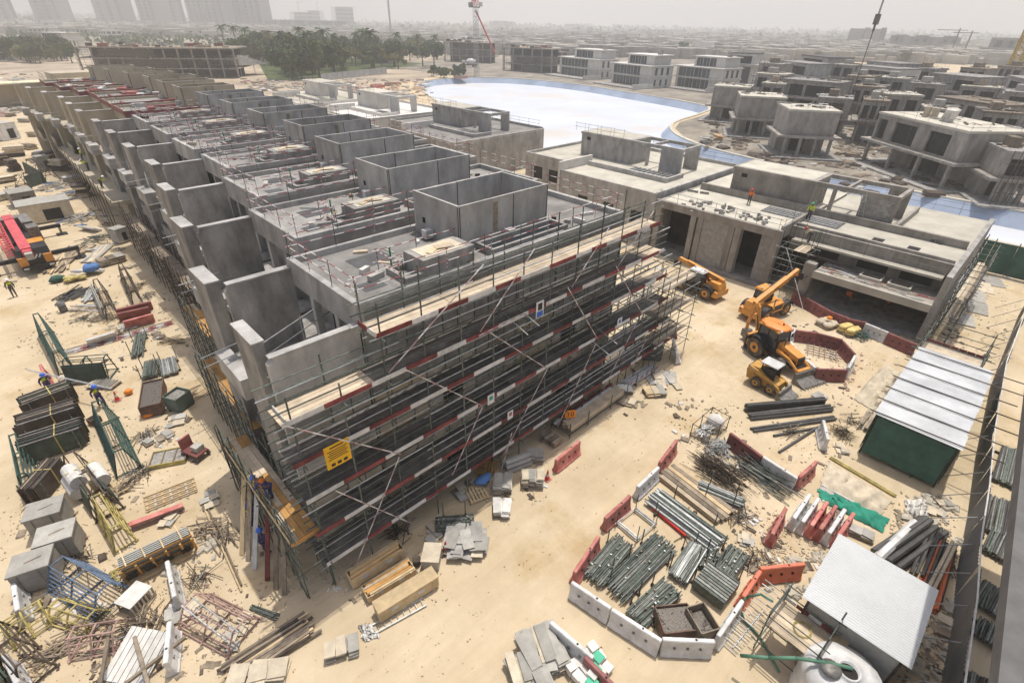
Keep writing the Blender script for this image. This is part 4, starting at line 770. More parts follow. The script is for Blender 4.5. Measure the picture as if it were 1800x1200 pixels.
def barrier(mt, A, Bp, label, group=None, z=.95, lean=0.0, z0=0.0):
    c, Ld, a = ends(A, Bp, z+z0); Ld = max(1.5, min(2.6, Ld)); c.z = z0
    t = thing('water_barrier', label, 'barrier', c, a, group)
    o = mobj('body', BARM[mt.name], None, t); o.scale.x = Ld/2; o.rotation_euler.x = lean
    if not lean:
        tubeo('filler_hole', (rnd.choice((-.3, .3)), 0, .96), (rnd.choice((-.3, .3))*0+.3, 0, .972), .045, dark, t) if False else tubeo('filler_hole', (.3, 0, .95), (.3, 0, .976), .05, dark, t, 8)
        for x in (-.5, 0, .5): tubeo('fork_slot', (x*Ld/2, -.16, .5), (x*Ld/2, .16, .5), .06, dark if mt in (redpl, orgpl, maroon) else greyst, t, 8)
    return t
NB = 'white barriers of the pen round the tube bundles'
for a, b_, lb in (((1005, 1022), (1074, 1068), 'next to the pink-red one'), ((1076, 1070), (1163, 1125), 'between two white ones'), ((1165, 1122), (1257, 1126), 'in front of the fitting bins')): barrier(whpl, a, b_, 'dusty white water barrier of the tube bundle pen, '+lb, NB)
barrier(whpl, (1263, 1117), (1306, 1054), 'white water barrier joining the pen front to the orange-red barriers')
barrier(orgpl, (1307, 1048), (1337, 1002), 'orange-red water barrier standing end-on between the white one and its twin'); barrier(orgpl, (1337, 998), (1415, 990), 'orange-red water barrier in front of the broken concrete')
barrier(redpl, (1010, 1005), (1053, 941), 'pink-red water barrier at the corner of the tube bundle pen'); barrier(redpl, (1064, 910), (1108, 870), 'pink-red water barrier beside the empty tube rack')
barrier(whpl, (1121, 855), (1158, 820), 'white water barrier beside the long brown planks'); barrier(redpl, (1160, 812), (1190, 772), 'pink-red water barrier in line with the white one by the planks')
barrier(redpl, (977, 808), (1019, 774), 'pink-red water barrier near the numbered board rack')
barrier(maroon, (1284, 760), (1340, 802), 'dark red water barrier behind the rebar heaps'); barrier(whpl, (1342, 802), (1402, 840), 'white water barrier behind the rebar heaps'); barrier(redpl, (1405, 838), (1436, 810), 'red water barrier standing against the end of the white one')
barrier(redpl, (1358, 938), (1382, 892), 'short red water barrier alone beside the loose rubble')
barrier(whpl, (1448, 738), (1456, 772), 'white water barrier at the end of the black pipes'); barrier(whpl, (968, 1092), (1043, 1155), 'white water barrier beside the slab and sack stacks'); barrier(paint_r and maroon, (1035, 1160), (1075, 1200), 'dull red barrier behind the tile cartons')
barrier(maroon, (1170, 556), (1190, 578), 'dark red water barrier at the end of the scaffold stair'); barrier(whpl, (1188, 595), (1196, 622), 'white water barrier leaning by the loose panels', None, .9, .25)
barrier(whpl, (293, 985), (306, 1048), 'white water barrier between the glass rack and the ladder frame'); barrier(whpl, (297, 1092), (290, 1165), 'white water barrier beside the white ribbed panel'); barrier(whpl, (20, 1008), (30, 1072), 'white water barrier beside the grey crates'); barrier(whpl, (5, 1150), (30, 1200), 'white water barrier in the yard corner below the brown beams')
# row of stored barriers
cols = [whpl, whpl, redpl, redpl, whpl, redpl]
for i, m_ in enumerate(cols):
    dx = i*15.5; dy = i*6.5; barrier(m_, (1396+dx, 910+dy), (1424+dx, 868+dy), ['white stored barrier lying at the end of the row', 'white stored barrier second in the row, upright', 'red stored barrier between white and red in the row', 'red stored barrier in the middle of the row', 'white stored barrier between two red ones', 'red stored barrier at the shed end of the row'][i], 'barriers stored side by side', .95)
# octagonal pit guard
oc = [((1386, 596), (1398, 578)), ((1398, 580), (1436, 585)), ((1436, 585), (1482, 597)), ((1482, 599), (1503, 622)), ((1504, 624), (1492, 646)), ((1490, 650), (1436, 648)), ((1434, 646), (1410, 625)), ((1408, 624), (1390, 600))]
for i, (a, b_) in enumerate(oc): barrier([whpl, maroon, maroon, maroon, whpl, maroon, whpl, whpl][i], a, b_, ['white', 'dark red', 'dark red', 'dark red', 'white', 'dark red', 'white', 'white'][i]+' water barrier in the ring round the small excavation', 'barriers ringing the excavation')
rp = [((1396, 512), (1430, 530)), ((1430, 530), (1462, 548)), ((1462, 548), (1494, 560)), ((1494, 561), (1520, 566)), ((1522, 568), (1562, 584)), ((1562, 585), (1612, 606))]
for i, (a, b_) in enumerate(rp): barrier([maroon, maroon, maroon, maroon, whpl, maroon][i], a, b_, ('white' if i == 4 else 'dark red')+' water barrier in the line along the open garage bay', 'barriers along the open garage bay')
for i, (a, b_) in enumerate((((204, 545), (265, 530)), ((206, 552), (262, 540)), ((216, 566), (268, 552)))): barrier(redpl if i == 2 else maroon, a, b_, 'dull red barrier dumped in a heap beside the boards', 'red barriers dumped in a heap', .6, .5)
barrier(whpl, (143, 394), (180, 400), 'pale barrier lying by the grey rubble past the crates', None, .5, .9); barrier(whpl, (128, 470), (185, 468), 'white barrier lying flat on the sheets and planks', None, .5, 1.1)
barrier(redpl, (70, 640), (80, 665), 'pink barrier standing behind the two tube carriers')
# ================================================================ bundles, racks, stacks
def bundle(name, label, cat, A, Bp, width, n, r, mt, h=.0, z0=.12, group=None, jit=.12, mats=None, cradle=True, gap=2.0, posts=True):
    "tubes lying along A-B, piled in layers between cradle posts"
    c, Ld, a = ends(A, Bp, z0+.2); t = thing(name, label, cat, c, a, group)
    per = max(2, int(width/(r*gap))); k = 0; z = z0+r
    while k < n:
        lay = min(per, n-k)
        for i in range(lay):
            y = (i-(lay-1)/2)*r*gap+rnd.uniform(-r, r)*.8; sh = rnd.uniform(-jit, jit)*Ld*.6; dy = rnd.gauss(0, .6)*(jit*.45+.015 if cradle else jit*.2)
            tubeo('tube', (-Ld/2+sh, y-dy, z+rnd.uniform(-r, r)*.5), (Ld/2+sh, y+dy, z+rnd.uniform(-r, r)*.5), r, rnd.choice(mats) if mats else mt, t)
        k += lay; z += r*1.75; per = max(2, per-rnd.choice((0, 0, 1)))
    if cradle and r < .03:
        for _ in range(14): p = Vector((rnd.uniform(-.48, .48)*Ld, rnd.uniform(-.45, .45)*width, z-r*.5)); boxo('coupler', p, (.09, .07, .06), rnd.choice((steell, MT['weathered_tube'], plyd)), t, rnd.uniform(0, 3))
    if cradle:
        for x in (-Ld*.3, Ld*.3):
            boxo('bearer', (x, 0, 0), (.12, width+.3, z0), steeld, t)
            if posts:
                for s_ in (-1, 1): tubeo('cradle_post', (x, s_*(width/2+.1), 0), (x, s_*(width/2+.1), max(1.1, z+.35)), .03, steelg, t)
    return t
GR = [steelg, steelg, steelg, mat('weathered_tube', (.20, .205, .185), .6, .3, 4, metal=.3, rand=.3)]
BG = 'tube bundles inside the barrier pen'
bundle('tube_bundle', 'bundle of weathered green-grey tubes beside the pink-red pen barrier', 'tubes', (1042, 1012), (1098, 948), 1.05, 70, .029, steelg, mats=GR, group=BG)
bundle('tube_bundle', 'longest bundle of green-grey tubes in the barrier pen', 'tubes', (1082, 1035), (1168, 950), 1.35, 96, .029, steelg, mats=GR, group=BG)
bundle('tube_bundle', 'tall square bundle of pale tubes with dark open ends', 'tubes', (1192, 1015), (1228, 958), .95, 60, .035, steelg, mats=[MT['weathered_tube'], steell, steelg], group=BG, jit=.04)
bundle('tube_bundle', 'bundle of dark green tubes next to the rusty fitting bins', 'tubes', (1118, 1085), (1180, 1028), 1.1, 72, .029, steelg, mats=GR, group=BG)
bundle('tube_bundle', 'small bundle of short tubes between two tall bundles', 'tubes', (1236, 995), (1262, 968), .6, 34, .029, steelg, mats=GR, group=BG, jit=.06)
bundle('tube_bundle', 'bundle of short tubes stacked high at the shed side of the pen', 'tubes', (1272, 1005), (1300, 965), 1.1, 80, .029, steelg, mats=GR, group=BG, jit=.04)
t = thing('panel_stack', 'stack of ribbed metal decks in the barrier pen', 'metal decks', G(1255, 1035), ends((1230, 1020), (1272, 1052))[2])
for i in range(9): boxo('metal_deck', (0, -.7+i*.17, .1), (1.5, .12, .55), MT['weathered_tube'] if i % 4 else steelg, t)
def bin_(name, label, A, Bp, w, h, mt, fill, fmt, nfill=80, z=.0):
    c, Ld, a = ends(A, Bp, h); t = thing(name, label, 'bin', c, a)
    for nm, x, y, sx, sy in (('side', 0, -w/2, Ld, .05), ('side', 0, w/2, Ld, .05), ('end', -Ld/2, 0, .05, w-.06), ('end', Ld/2, 0, .05, w-.06)): boxo(nm, (x, y, .08), (sx, sy, h-.08), mt, t)
    boxo('floor', (0, 0, .08), (Ld, w, .04), mt, t)
    for x in (-Ld*.4, Ld*.4): boxo('skid', (x, 0, 0), (.1, w, .08), mt, t)
    b = MB()
    for _ in range(nfill):
        Mx = Matrix.Translation((rnd.uniform(-.45, .45)*Ld, rnd.uniform(-.42, .42)*w, rnd.uniform(.1, fill))) @ Matrix.Rotation(rnd.uniform(0, 6), 4, 'Z') @ Matrix.Rotation(rnd.uniform(0, 6), 4, 'X'); s_ = rnd.uniform(.03, .075)
        b.box(-s_, s_, -s_*.4, s_*.4, -s_*.4, s_*.4, Mx)
    boxo('fill', (0, 0, .1), (Ld-.08, w-.08, fill-.12), fmt, t); stuff(b.build('fittings', fmt, t))
    return t
fitm = mat('steel_fittings', (.13, .115, .10), .6, .5, 18, metal=.3)
bin_('fitting_bin', 'rusty open bin heaped with scaffold fittings', (1160, 1088), (1218, 1082), 1.15, .8, mat('rusty_bin', (.16, .10, .075), .85, .3, 2), .68, fitm, 320)
bin_('fitting_bin', 'deeper brown bin half filled with scaffold fittings', (1222, 1062), (1250, 1108), .85, 1.0, plyd, .6, fitm, 240)
bin_('skip', 'small green steel skip with rubbish and a plastic sheet', (296, 700), (322, 682), 1.1, 1.1, mat('green_skip', (.13, .17, .14), .7, .2), .95, mat('rubbish', (.24, .23, .21), .9, .4, 6), 160)
bin_('mesh_bin', 'rusty mesh bin with short tubes and fittings', (262, 712), (268, 668), 1.2, .9, MT['rusty_bin'], .8, fitm, 300)
rk = thing('tube_rack', 'empty galvanised tube rack with four posts beside the pink-red barrier', 'rack', ends((1096, 925), (1138, 922))[0], radians(0)); rk.rotation_euler.z = ends((1096, 925), (1120, 945))[2]
for y in (-.7, .7): tubeo('rail', (-.7, y, .12), (.7, y, .12), .05, steell, rk); tubeo('rail', (-.7, y+.13, .12), (.7, y+.13, .12), .05, steell, rk)
for x in (-.65, .65):
    tubeo('cross_tube', (x, -.9, .2), (x, .9, .2), .03, steell, rk)
    for y in (-.75, .8): tubeo('post', (x, y, .1), (x, y, 1.2), .025, steelg, rk)
bundle('pipe_bundle', 'long galvanised pipes stacked in a loose pile by the brown planks', 'pipes', (1148, 868), (1265, 955), 1.5, 34, .055, steell, mats=[steell, steell, steelg, MT['weathered_tube']], jit=.06)
bundle('pipe_bundle', 'bright red pipes lying beside the galvanised pipe pile', 'pipes', (1150, 890), (1208, 938), .35, 6, .045, mat('red_pipe', (.62, .05, .03), .5, .1), jit=.04, cradle=False, z0=.02)
def planks(name, label, A, Bp, width, n, mt, group=None, layers=2, pw=.23, th=.05, jit=.04, z0=.06, mats=None, fan=0.0):
    c, Ld, a = ends(A, Bp, z0); t = thing(name, label, 'planks', c, a, group); per = max(1, n//layers)
    for l in range(layers):
        for i in range(per): boxo('plank', (rnd.uniform(-jit, jit)*Ld, (i-(per-1)/2)*width/per+rnd.uniform(-.02, .02), z0+l*th*1.1+rnd.uniform(0, .01)), (Ld*rnd.uniform(.88, 1.0), min(pw, width/per*.95), th), rnd.choice(mats) if mats else mt, t, rnd.gauss(0, fan))
    for x in (-Ld*.3, Ld*.3): boxo('bearer', (x, 0, 0), (.1, width, z0-.005), plyd, t)
    return t
planks('plank_stack', 'long brown planks laid side by side next to the galvanised pipes', (1165, 825), (1278, 912), 1.5, 15, timber, layers=3, mats=[ply, timber, plyd], pw=.26, th=.06, jit=.03)
planks('plank_pile', 'long weathered planks piled loosely at the edge of the track', (395, 1195), (545, 1095), 1.2, 30, plyd, layers=3, pw=.2, jit=.08, mats=[plyd, plyd, steeld, timber], fan=.03)
for i, (a, b_, n_) in enumerate((((1312, 718), (1450, 706), 6), ((1318, 731), (1462, 716), 4), ((1322, 752), (1468, 731), 3), ((1362, 762), (1450, 746), 1), ((1372, 791), (1440, 748), 1))):
    bundle('black_pipes', ['thick black pipes at the back of the pipe row', 'black pipes next to the thick ones', 'black pipes in the middle of the spread', 'single black pipe beside the spread', 'single grey-black pipe lying apart, its end against the white barrier'][i], 'pipes', a, b_, .55 if n_ > 2 else .3, n_, .1 if i < 2 else .08, pipeb, cradle=False, z0=0, jit=.02, group='black pipes on the sand')
def heap(name, label, A, R, Hh, n, Lr, rr, mts, cat='heap', el=1.0, rz=0.0, spread=.3, kind='tube'):
    "loose heap of rods: largest pieces as parts, the rest joined"
    p = G(*A); t = thing(name, label, cat, p, rz); b = MB()
    for i in range(n):
        x, y = rnd.gauss(0, R*.45*el), rnd.gauss(0, R*.45); z = max(rr, Hh*(1-hypot(x/el, y)/R)*rnd.uniform(.2, 1)); a = rnd.gauss(0, spread); Ld = rnd.uniform(*Lr); d = Vector((cos(a), sin(a), rnd.gauss(0, .1)))*Ld/2; c = Vector((x, y, z+.02))
        p0, p1 = c-d, c+d; p0.z = max(rr, p0.z); p1.z = max(rr, p1.z)
        if i < min(30, n*.4): tubeo('rod', p0, p1, rr, rnd.choice(mts), t)
        else: b.tube(p0, p1, rr, 4)
    if b.f: stuff(b.build('loose_rods', mts[0], t))
    return t
rz_ = ends((1205, 790), (1310, 860))[2]
heap('rebar_heap', 'tangled heap of brown reinforcing bars', (1262, 828), 1.0, .7, 150, (1.0, 2.6), .016, [steeld, steeld, plyd], 'rebar', 1.3, rz_, .2); heap('clip_heap', 'grey heap of short scaffold couplers next to the tube cage', (1262, 790), .9, .8, 130, (.2, .5), .03, [steell, MT['weathered_tube']], 'fittings', 1.1, 0, 2)
heap('tube_heap', 'loose green tubes with posts leaning through them, before the white barrier', (1340, 835), .95, .7, 60, (1.6, 3.2), .03, [steelg, plyd, MT['weathered_tube']], 'tubes', 1.2, ends((1300, 805), (1390, 870))[2], .12)
bundle('tube_bundle', 'short green-grey tube bundle in front of the brown rebar heap', 'tubes', (1230, 850), (1308, 882), .8, 34, .035, steelg, mats=[steelg, steell, MT['weathered_tube']], jit=.08)
heap('wire_heap', 'ball of tangled tie wire near the white barrier end', (1480, 762), .6, .6, 90, (.4, .9), .012, [steeld], 'wire', 1, 0, 3)
cg = thing('tube_cage', 'open tube cage filled with short tubes and a white sack', 'cage', ends((1222, 772), (1270, 730), .5)[0], ends((1222, 772), (1270, 730), .5)[2])
for x in (-1.1, .1, 1.3):
    for y in (-.6, .6): tubeo('post', (x, y, 0), (x, y, 1.05), .025, steeld, cg)
for z in (.1, 1.0):
    for y in (-.6, .6): tubeo('rail', (-1.2, y, z), (1.4, y, z), .022, steeld, cg)
    for x in (-1.1, .1, 1.3): tubeo('rail', (x, -.65, z), (x, .65, z), .022, steeld, cg)
for i in range(26): tubeo('short_tube', (rnd.uniform(-1.0, -.9), rnd.uniform(-.5, .5), rnd.uniform(.1, .6)), (rnd.uniform(-.1, .0), rnd.uniform(-.5, .5), rnd.uniform(.15, .85)), .028, steell, cg)
def blob(name, mt, parent, c, r, sq=(1, 1, .7), seed=0, n=10):
    r_ = random.Random(seed); b = MB(); k = 7
    for i in range(n):
        for j in range(k):
            th = pi*j/(k-1); q = 1+r_.uniform(-.16, .16); b.v.append((c[0]+r*sq[0]*sin(th)*cos(2*pi*i/n)*q, c[1]+r*sq[1]*sin(th)*sin(2*pi*i/n)*q, c[2]+r*sq[2]*cos(th)*q))
    b.f = [(i*k+j, i*k+j+1, ((i+1) % n)*k+j+1, ((i+1) % n)*k+j) for i in range(n) for j in range(k-1)]
    return b.build(name, mt, parent, True)
blob('sack', sackw, cg, (.75, 0, .55), .6, (1, .9, .8), 3)
# ---- slab stacks and boards along the gable
def slabs(label, A, w, d, n, mt=stone, th=.06, rz=0.0, group=None, jit=.05, name='slab_stack', pallet=True):
    t = thing(name, label, 'slabs', G(*A), rz, group); z = .0
    if pallet:
        for y in (-d*.35, 0, d*.35): boxo('bearer', (0, y, 0), (w, .09, .1), plyd, t)
        z = .1
    k = 1 if not pallet and n < 2 else (3 if w > 1.1 else 2)
    for i in range(n):
        for j in range(k): boxo('slab', ((j-(k-1)/2)*w/k+rnd.uniform(-jit, jit), rnd.uniform(-jit, jit)*1.5, z+rnd.uniform(0, th*.25)), (w/k*rnd.uniform(.85, .99), d*rnd.uniform(.7, 1), th*.72), rnd.choice((mt, mt, stone, tarp)), t, rnd.gauss(0, .05+jit*.3), rnd.gauss(0, jit*.12))
        z += th
    return t
def tilt(A, Bp): return ends(A, Bp)[2]
r0 = tilt((860, 870), (900, 872))
slabs('stack of pale stone slabs beside the traffic cone, nearest the red barrier', (940, 806), 1.0, .8, 7, rz=r0); slabs('thick stack of grey stone slabs with ragged edges behind it', (936, 848), 1.2, .9, 10, rz=r0); slabs('stack of grey slabs next to the blue sheet', (884, 856), 1.0, 1.2, 8, rz=r0); slabs('pallet of slabs under a torn carton near the tube cradle', (882, 898), .9, 1.1, 5, sackw, .07, r0)
slabs('spread heap of broken pale slabs next to the tube cradle and cone', (822, 955), 1.7, 1.3, 9, concl, .05, r0, None, .35); slabs('pair of slab stacks by the tile cartons at the track edge', (955, 1150), 1.6, 1.9, 8, stone, .07, r0+.4, None, .15); slabs('dark slab heap in the corner beside the white barrier and cartons', (930, 1190), 1.2, 1.4, 7, stone, .07, r0+.4, None, .2)
slabs('dusty concrete slabs lying alone on the sand track', (603, 1142), 1.3, .8, 3, stone, .14, tilt((575, 1140), (632, 1125)), pallet=False); slabs('broad cream board stack at the edge of the yard by the planks', (455, 1185), 2.2, 1.0, 4, tarp, .08, tilt((410, 1185), (520, 1175)), pallet=False)
slabs('loose grey panels lying by the scaffold stair', (1165, 668), 1.6, 1.5, 4, concl, .03, r0, None, .4, 'panel_spread', False); slabs('pale panel pile on the sand by the water barrier', (1150, 690), 1.5, 1.1, 4, timber, .05, r0+.2)
slabs('white board stack with a lid beside the toe board rack', (1098, 688), 1.1, .7, 4, sackw, .06, r0)
t = thing('carton_stack', 'stack of white tile cartons with green print', 'cartons', G(1035, 1180), r0+.7)
gp_ = mat('green_print', (.08, .42, .26), .7, .1)
for i in range(14):
    o = boxo('carton', (-.6+(i % 4)*.4, -.4+((i//4) % 3)*.42+(.05 if i > 11 else 0), .1+(i//12)*.2+rnd.uniform(0, .15)), (.36, .38, .2+.1*(i % 3)), sackw, t, rnd.gauss(0, .1))
for i in range(3): boxo('printed_carton', (-.4+i*.42, -.5+.25*i, .62), (.38, .4, .03), gp_, t, .1); boxo('carton', (-.4+i*.42, -.5+.25*i, .3), (.37, .39, .318), sackw, t, .1)
bundle('pipe_bundle', 'dark grey ridge pipes stacked by the stone slabs', 'pipes', (888, 822), (930, 805), .9, 7, .12, stone, cradle=False, z0=0, jit=.03)
bundle('tube_bundle', 'green tube bundle in a low cradle beside the broken slabs', 'tubes', (766, 918), (832, 912), .9, 56, .029, steelg, mats=GR, jit=.05)
def pallet(label, A, rz=0.0, mt=timber, group=None, z=0.0):
    t = thing('pallet', label, 'pallet', G(*A), rz, group); t.location.z = z
    for y in (-.5, 0, .5): boxo('stringer', (0, y, 0), (1.1, .09, .1), mt, t)
    for i in range(6): boxo('deck_board', (-.48+i*.19, 0, .1), (.13, 1.15, .025), mt, t)
    return t
pallet('orange timber pallet by the foot of the gable scaffold', (857, 823), r0, plyo); pallet('pale timber pallet under the blue sheet', (838, 868), r0+.5, timber)
t = thing('blue_sheet', 'crumpled blue plastic sheet on the slabs and pallets', 'sheet', G(850, 845, .2)); blob('sheet', clothb, t, (0, 0, .15), .45, (1.2, .8, .35), 5)
slabs('plywood offcuts leaning over the timber pallet', (820, 862), 1.5, .9, 3, plyd, .03, r0+.6, None, .2, 'plywood_offcuts', False)
def cone(A, label): 
    t = thing('traffic_cone', label, 'cone', G(*A)); boxo('base', (0, 0, 0), (.36, .36, .04), redpl, t); MB().tube((0, 0, .04), (0, 0, .3), .15, 10, .10).build('lower_cone', mat('cone_red', (.6, .05, .04), .5), t); MB().tube((0, 0, .3), (0, 0, .5), .10, 10, .066).build('white_band', whitep, t); MB().tube((0, 0, .5), (0, 0, .74), .066, 10, .025).build('tip', MT['cone_red'], t)
cone((784, 968), 'red and white traffic cone beside the broken pale slabs'); cone((962, 842), 'red and white traffic cone beside the grey slab stack'); cone((207, 703), 'red traffic cone beside the walking worker with tubes')
# ---- long packing cases
def case(label, A, Bp, w, h, open_top=False, group='long timber packing cases'):
    c, Ld, a = ends(A, Bp, h); t = thing('packing_case', label, 'crate', c, a, group)
    boxo('floor', (0, 0, .08), (Ld, w, .03), timber, t)
    for y in (-w/2, w/2): boxo('side', (0, y, .08), (Ld, .03, h-.08), timber, t)
    for x in (-Ld/2+.015, Ld/2-.015): boxo('end', (x, 0, .08), (.03, w-.03, h-.08), timber, t)
    for x in (-Ld*.35, 0, Ld*.35): boxo('skid', (x, 0, 0), (.1, w, .08), plyd, t)
    if not open_top: boxo('lid', (0, 0, h), (Ld+.04, w+.06, .03), timber, t)
    else:
        [boxo('loose_plank', (rnd.uniform(-.1, .1), -w*.35+j*w*.175, h*.86+rnd.uniform(0, .05)), (Ld*.93, w*.16, .05), rnd.choice((timber, ply, plyo)), t, rnd.gauss(0, .012)) for j in range(5)]
    for x in (-Ld*.25, Ld*.2): boxo('shipping_note', (x, -w/2-.018, h*.5), (.3, .006, .2), whitep, t)
    for x in (-Ld*.4, Ld*.4): boxo('batten', (x, -w/2-.03, .08), (.1, .03, h-.08), timber, t)
    return t
case('closed long timber packing case nearest the ladder, on the outer side', (660, 1068), (764, 1004), .62, .75); case('open long timber packing case in the middle with loose planks inside', (640, 1040), (724, 990), .7, .45, True); case('deep open timber packing case against the gable scaffold', (612, 1012), (704, 955), .6, .7, True)
ld = thing('ladder', 'aluminium ladder lying on the sand by the packing cases', 'ladder', ends((660, 1105), (735, 1064))[0], ends((660, 1105), (735, 1064))[2])
for y in (-.2, .2): boxo('stile', (0, y, .02), (2.6, .05, .07), steell, ld)
for i in range(9): tubeo('rung', (-1.15+i*.29, -.2, .05), (-1.15+i*.29, .2, .05), .018, steell, ld)
t = thing('white_cabinet', 'white lidded box between the packing cases and the cone', 'box', G(760, 985), r0); boxo('body', (0, 0, 0), (.8, 1.0, .6), stone, t); boxo('lid', (0, 0, .6), (.86, 1.06, .06), tarp, t)
t = thing('paint_drum', 'small dark open drum next to the white lidded box', 'drum', G(733, 990)); MB().lathe([(.0, .02), (.2, .02), (.2, .4), (.18, .4), (.18, .1), (0, .1)], 14).build('body', pipeb, t, True); tubeo('rim', (0, 0, .39), (0, 0, .41), .205, steeld, t, 14)
# ---- numbered board rack
nr = thing('board_rack', 'tube rack of planks and red-white boards along the gable scaffold', 'rack', ends((985, 760), (1085, 690))[0], ends((985, 760), (1085, 690))[2]); Lr = ends((985, 760), (1085, 690))[1]
for x in (-Lr/2, -Lr*.2, Lr*.2, Lr/2):
    for y in (-.75, .75): tubeo('post', (x, y, 0), (x, y, 1.2), .03, steelg, nr)
    tubeo('cross_tube', (x, -.8, .25), (x, .8, .25), .03, steelg, nr)
for y in (-.75, .75): tubeo('rail', (-Lr/2-.2, y, .3), (Lr/2+.2, y, .3), .03, steelg, nr)
for l in range(7):
    for j in range(3): boxo('plank', (rnd.uniform(-.1, .1), -.55+j*.24, .3+l*.065), (Lr*.92, .225, .055), ply, nr)
    boxo('toe_board', (rnd.uniform(-.4, .2), .2+rnd.uniform(-.03, .03), .3+l*.05), (Lr*.8, .2, .04), redp if l % 2 else whitep, nr); boxo('toe_board', (rnd.uniform(-.4, .2), .48, .3+l*.05), (Lr*.9, .2, .04), whitep if l % 2 else redp, nr)
for i in range(4): boxo('plank_end', (-Lr/2-1.0, -.6+i*.3, .1), (.8, .24, .3), plyd, nr)
sg = thing('number_sign', 'orange square sign with number 10 on the end of the board rack', 'sign', G(1000, 752), ends((985, 745), (1012, 742))[2]); tubeo('post', (0, .03, 0), (0, .03, .95), .03, steelg, sg); boxo('plate', (0, 0, .85), (.72, .03, .6), signo, sg); text('number', '10', .5, blacktxt, sg, Matrix.Translation((0, -.02, 1.15)) @ Matrix.Rotation(pi/2, 4, 'X'))
bundle('toe_board_pile', 'pile of red and white poles at the foot of the scaffold', 'poles', (1098, 672), (1150, 640), .8, 26, .035, rwpole, mats=[rwpole, whitep, steell], jit=.08)
t = thing('steel_tank', 'dark grey square steel tank at the foot of the stair tower', 'tank', G(1143, 626), r0); boxo('body', (0, 0, 0), (1.4, 1.2, 1.1), mat('grey_tank', (.125, .122, .118), .7, .2), t); boxo('lid', (0, 0, 1.1), (1.5, 1.3, .06), greyst, t); boxo('handle', (0, -.66, .5), (.3, .05, .06), steell, t)
# ---- signs on the gable scaffold
def board_sign(label, px, py, w, h, base, marks, Y=15.28):
    p = onY(px, py, Y); t = thing('safety_sign', label, 'sign', p, 0); boxo('plate', (0, 0, -h/2), (w, .02, h), base, t)
    for (x, z, sx, sz, m_) in marks: boxo('mark', (x*w, -.016, (z-.5)*h-sz*h/2), (sx*w, .008, sz*h), m_, t)
board_sign('yellow scaffold notice with lines of black print', 594, 797, 1.05, 1.15, signy, [(0, .88, .55, .05, blacktxt)]+[(0, .75-.09*i, .8-.12*(i % 2), .03, blacktxt) for i in range(5)]+[(-.25+.25*i, .14, .16, .12, blacktxt) for i in range(3)])
board_sign('white and blue safety-helmet sign on the upper scaffold lifts', 949, 543, .55, .9, signw, [(0, .66, .55, .42, blacktxt), (0, .2, .8, .34, signb)]); board_sign('small white sign with green disc on the lower lifts', 863, 701, .45, .6, signw, [(0, .6, .5, .4, mat('sign_green', (.05, .3, .2), .5))]); board_sign('small white prohibition sign on the lowest lift', 897, 729, .4, .55, signw, [(0, .62, .5, .4, redp), (0, .62, .3, .22, signw)]); board_sign('small white sign with blue disc near the stair tower', 1089, 566, .45, .6, signw, [(0, .6, .5, .4, signb)])
t = thing('warning_sign', 'yellow warning sign beside the villa doorway', 'sign', G(1334, 478), ends((1325, 478), (1343, 482))[2]); boxo('plate', (0, 0, .9), (.7, .03, .75), signy, t); boxo('mark', (0, -.02, 1.15), (.3, .01, .3), blacktxt, t); tubeo('post', (0, .03, 0), (0, .03, .9), .03, steelg, t)
# ================================================================ left yard
def frame(label, A, Bp, w, h, mt, rungs=5, name='storage_trestle', lean=.35, panel=None, group=None):
    "A-shaped storage frame standing along A-B"
    c, Ld, a = ends(A, Bp, 0); t = thing(name, label, 'frame', c, a, group); r = .04
    for x in (-Ld/2, 0, Ld/2):
        tubeo('leg', (x, -w/2, .06), (x, -w/2*lean, h), r, mt, t); tubeo('leg', (x, w/2, .06), (x, w/2*lean, h), r, mt, t); tubeo('foot', (x, -w/2-.1, .05), (x, w/2+.1, .05), r, mt, t); tubeo('head', (x, -w/2*lean, h), (x, w/2*lean, h), r, mt, t)
    for k in range(rungs+1):
        u = k/rungs; yy = w/2*(1-u+u*lean)
        for s_ in (-1, 1): tubeo('rail', (-Ld/2-.1, s_*yy, .06+u*(h-.06)), (Ld/2+.1, s_*yy, .06+u*(h-.06)), r*.8, mt, t)
    for s_ in (-1, 1): tubeo('brace', (-Ld/2, s_*w/2, .1), (0, s_*w/2*lean, h), r*.7, mt, t)
    if panel: boxo('panel', (0, -w/2-.08, .08), (Ld, .06, h*.85), panel, t, 0, -.12); boxo('panel', (0, -w/2-.18, .08), (Ld*.96, .05, h*.8), panel, t, 0, -.12)
    return t
def panel_stack(label, A, Bp, h, n, mt, group=None, gap=.14, name='form_panel_rack'):
    c, Ld, a = ends(A, Bp, 0); t = thing(name, label, 'panels', c, a, group)
    for i in range(n):
        y = (i-(n-1)/2)*gap; boxo('panel', (rnd.uniform(-.08, .08), y, .1), (Ld*rnd.uniform(.9, 1), .06, h*rnd.uniform(.88, 1)), rnd.choice((mt, mt, panelb)), t); boxo('panel_rim', (0, y, h), (Ld*.9, .09, .05), rnd.choice((greyst, greyst, plyd)), t) if i % 2 == 0 else None
    for x in (-Ld*.35, Ld*.35): boxo('bearer', (x, 0, 0), (.1, n*gap+.3, .1), steeld, t); tubeo('end_post', (x, -n*gap/2-.15, 0), (x, -n*gap/2-.15, h*1.05), .035, steelg, t); tubeo('end_post', (x, n*gap/2+.15, 0), (x, n*gap/2+.15, h*1.05), .035, steelg, t)
    boxo('strap', (Ld*.08, -n*gap/2-.04, .1), (.06, .02, h), paint_y, t); boxo('strap', (Ld*.08, 0, h+.06), (.06, n*gap+.1, .015), paint_y, t)
    return t
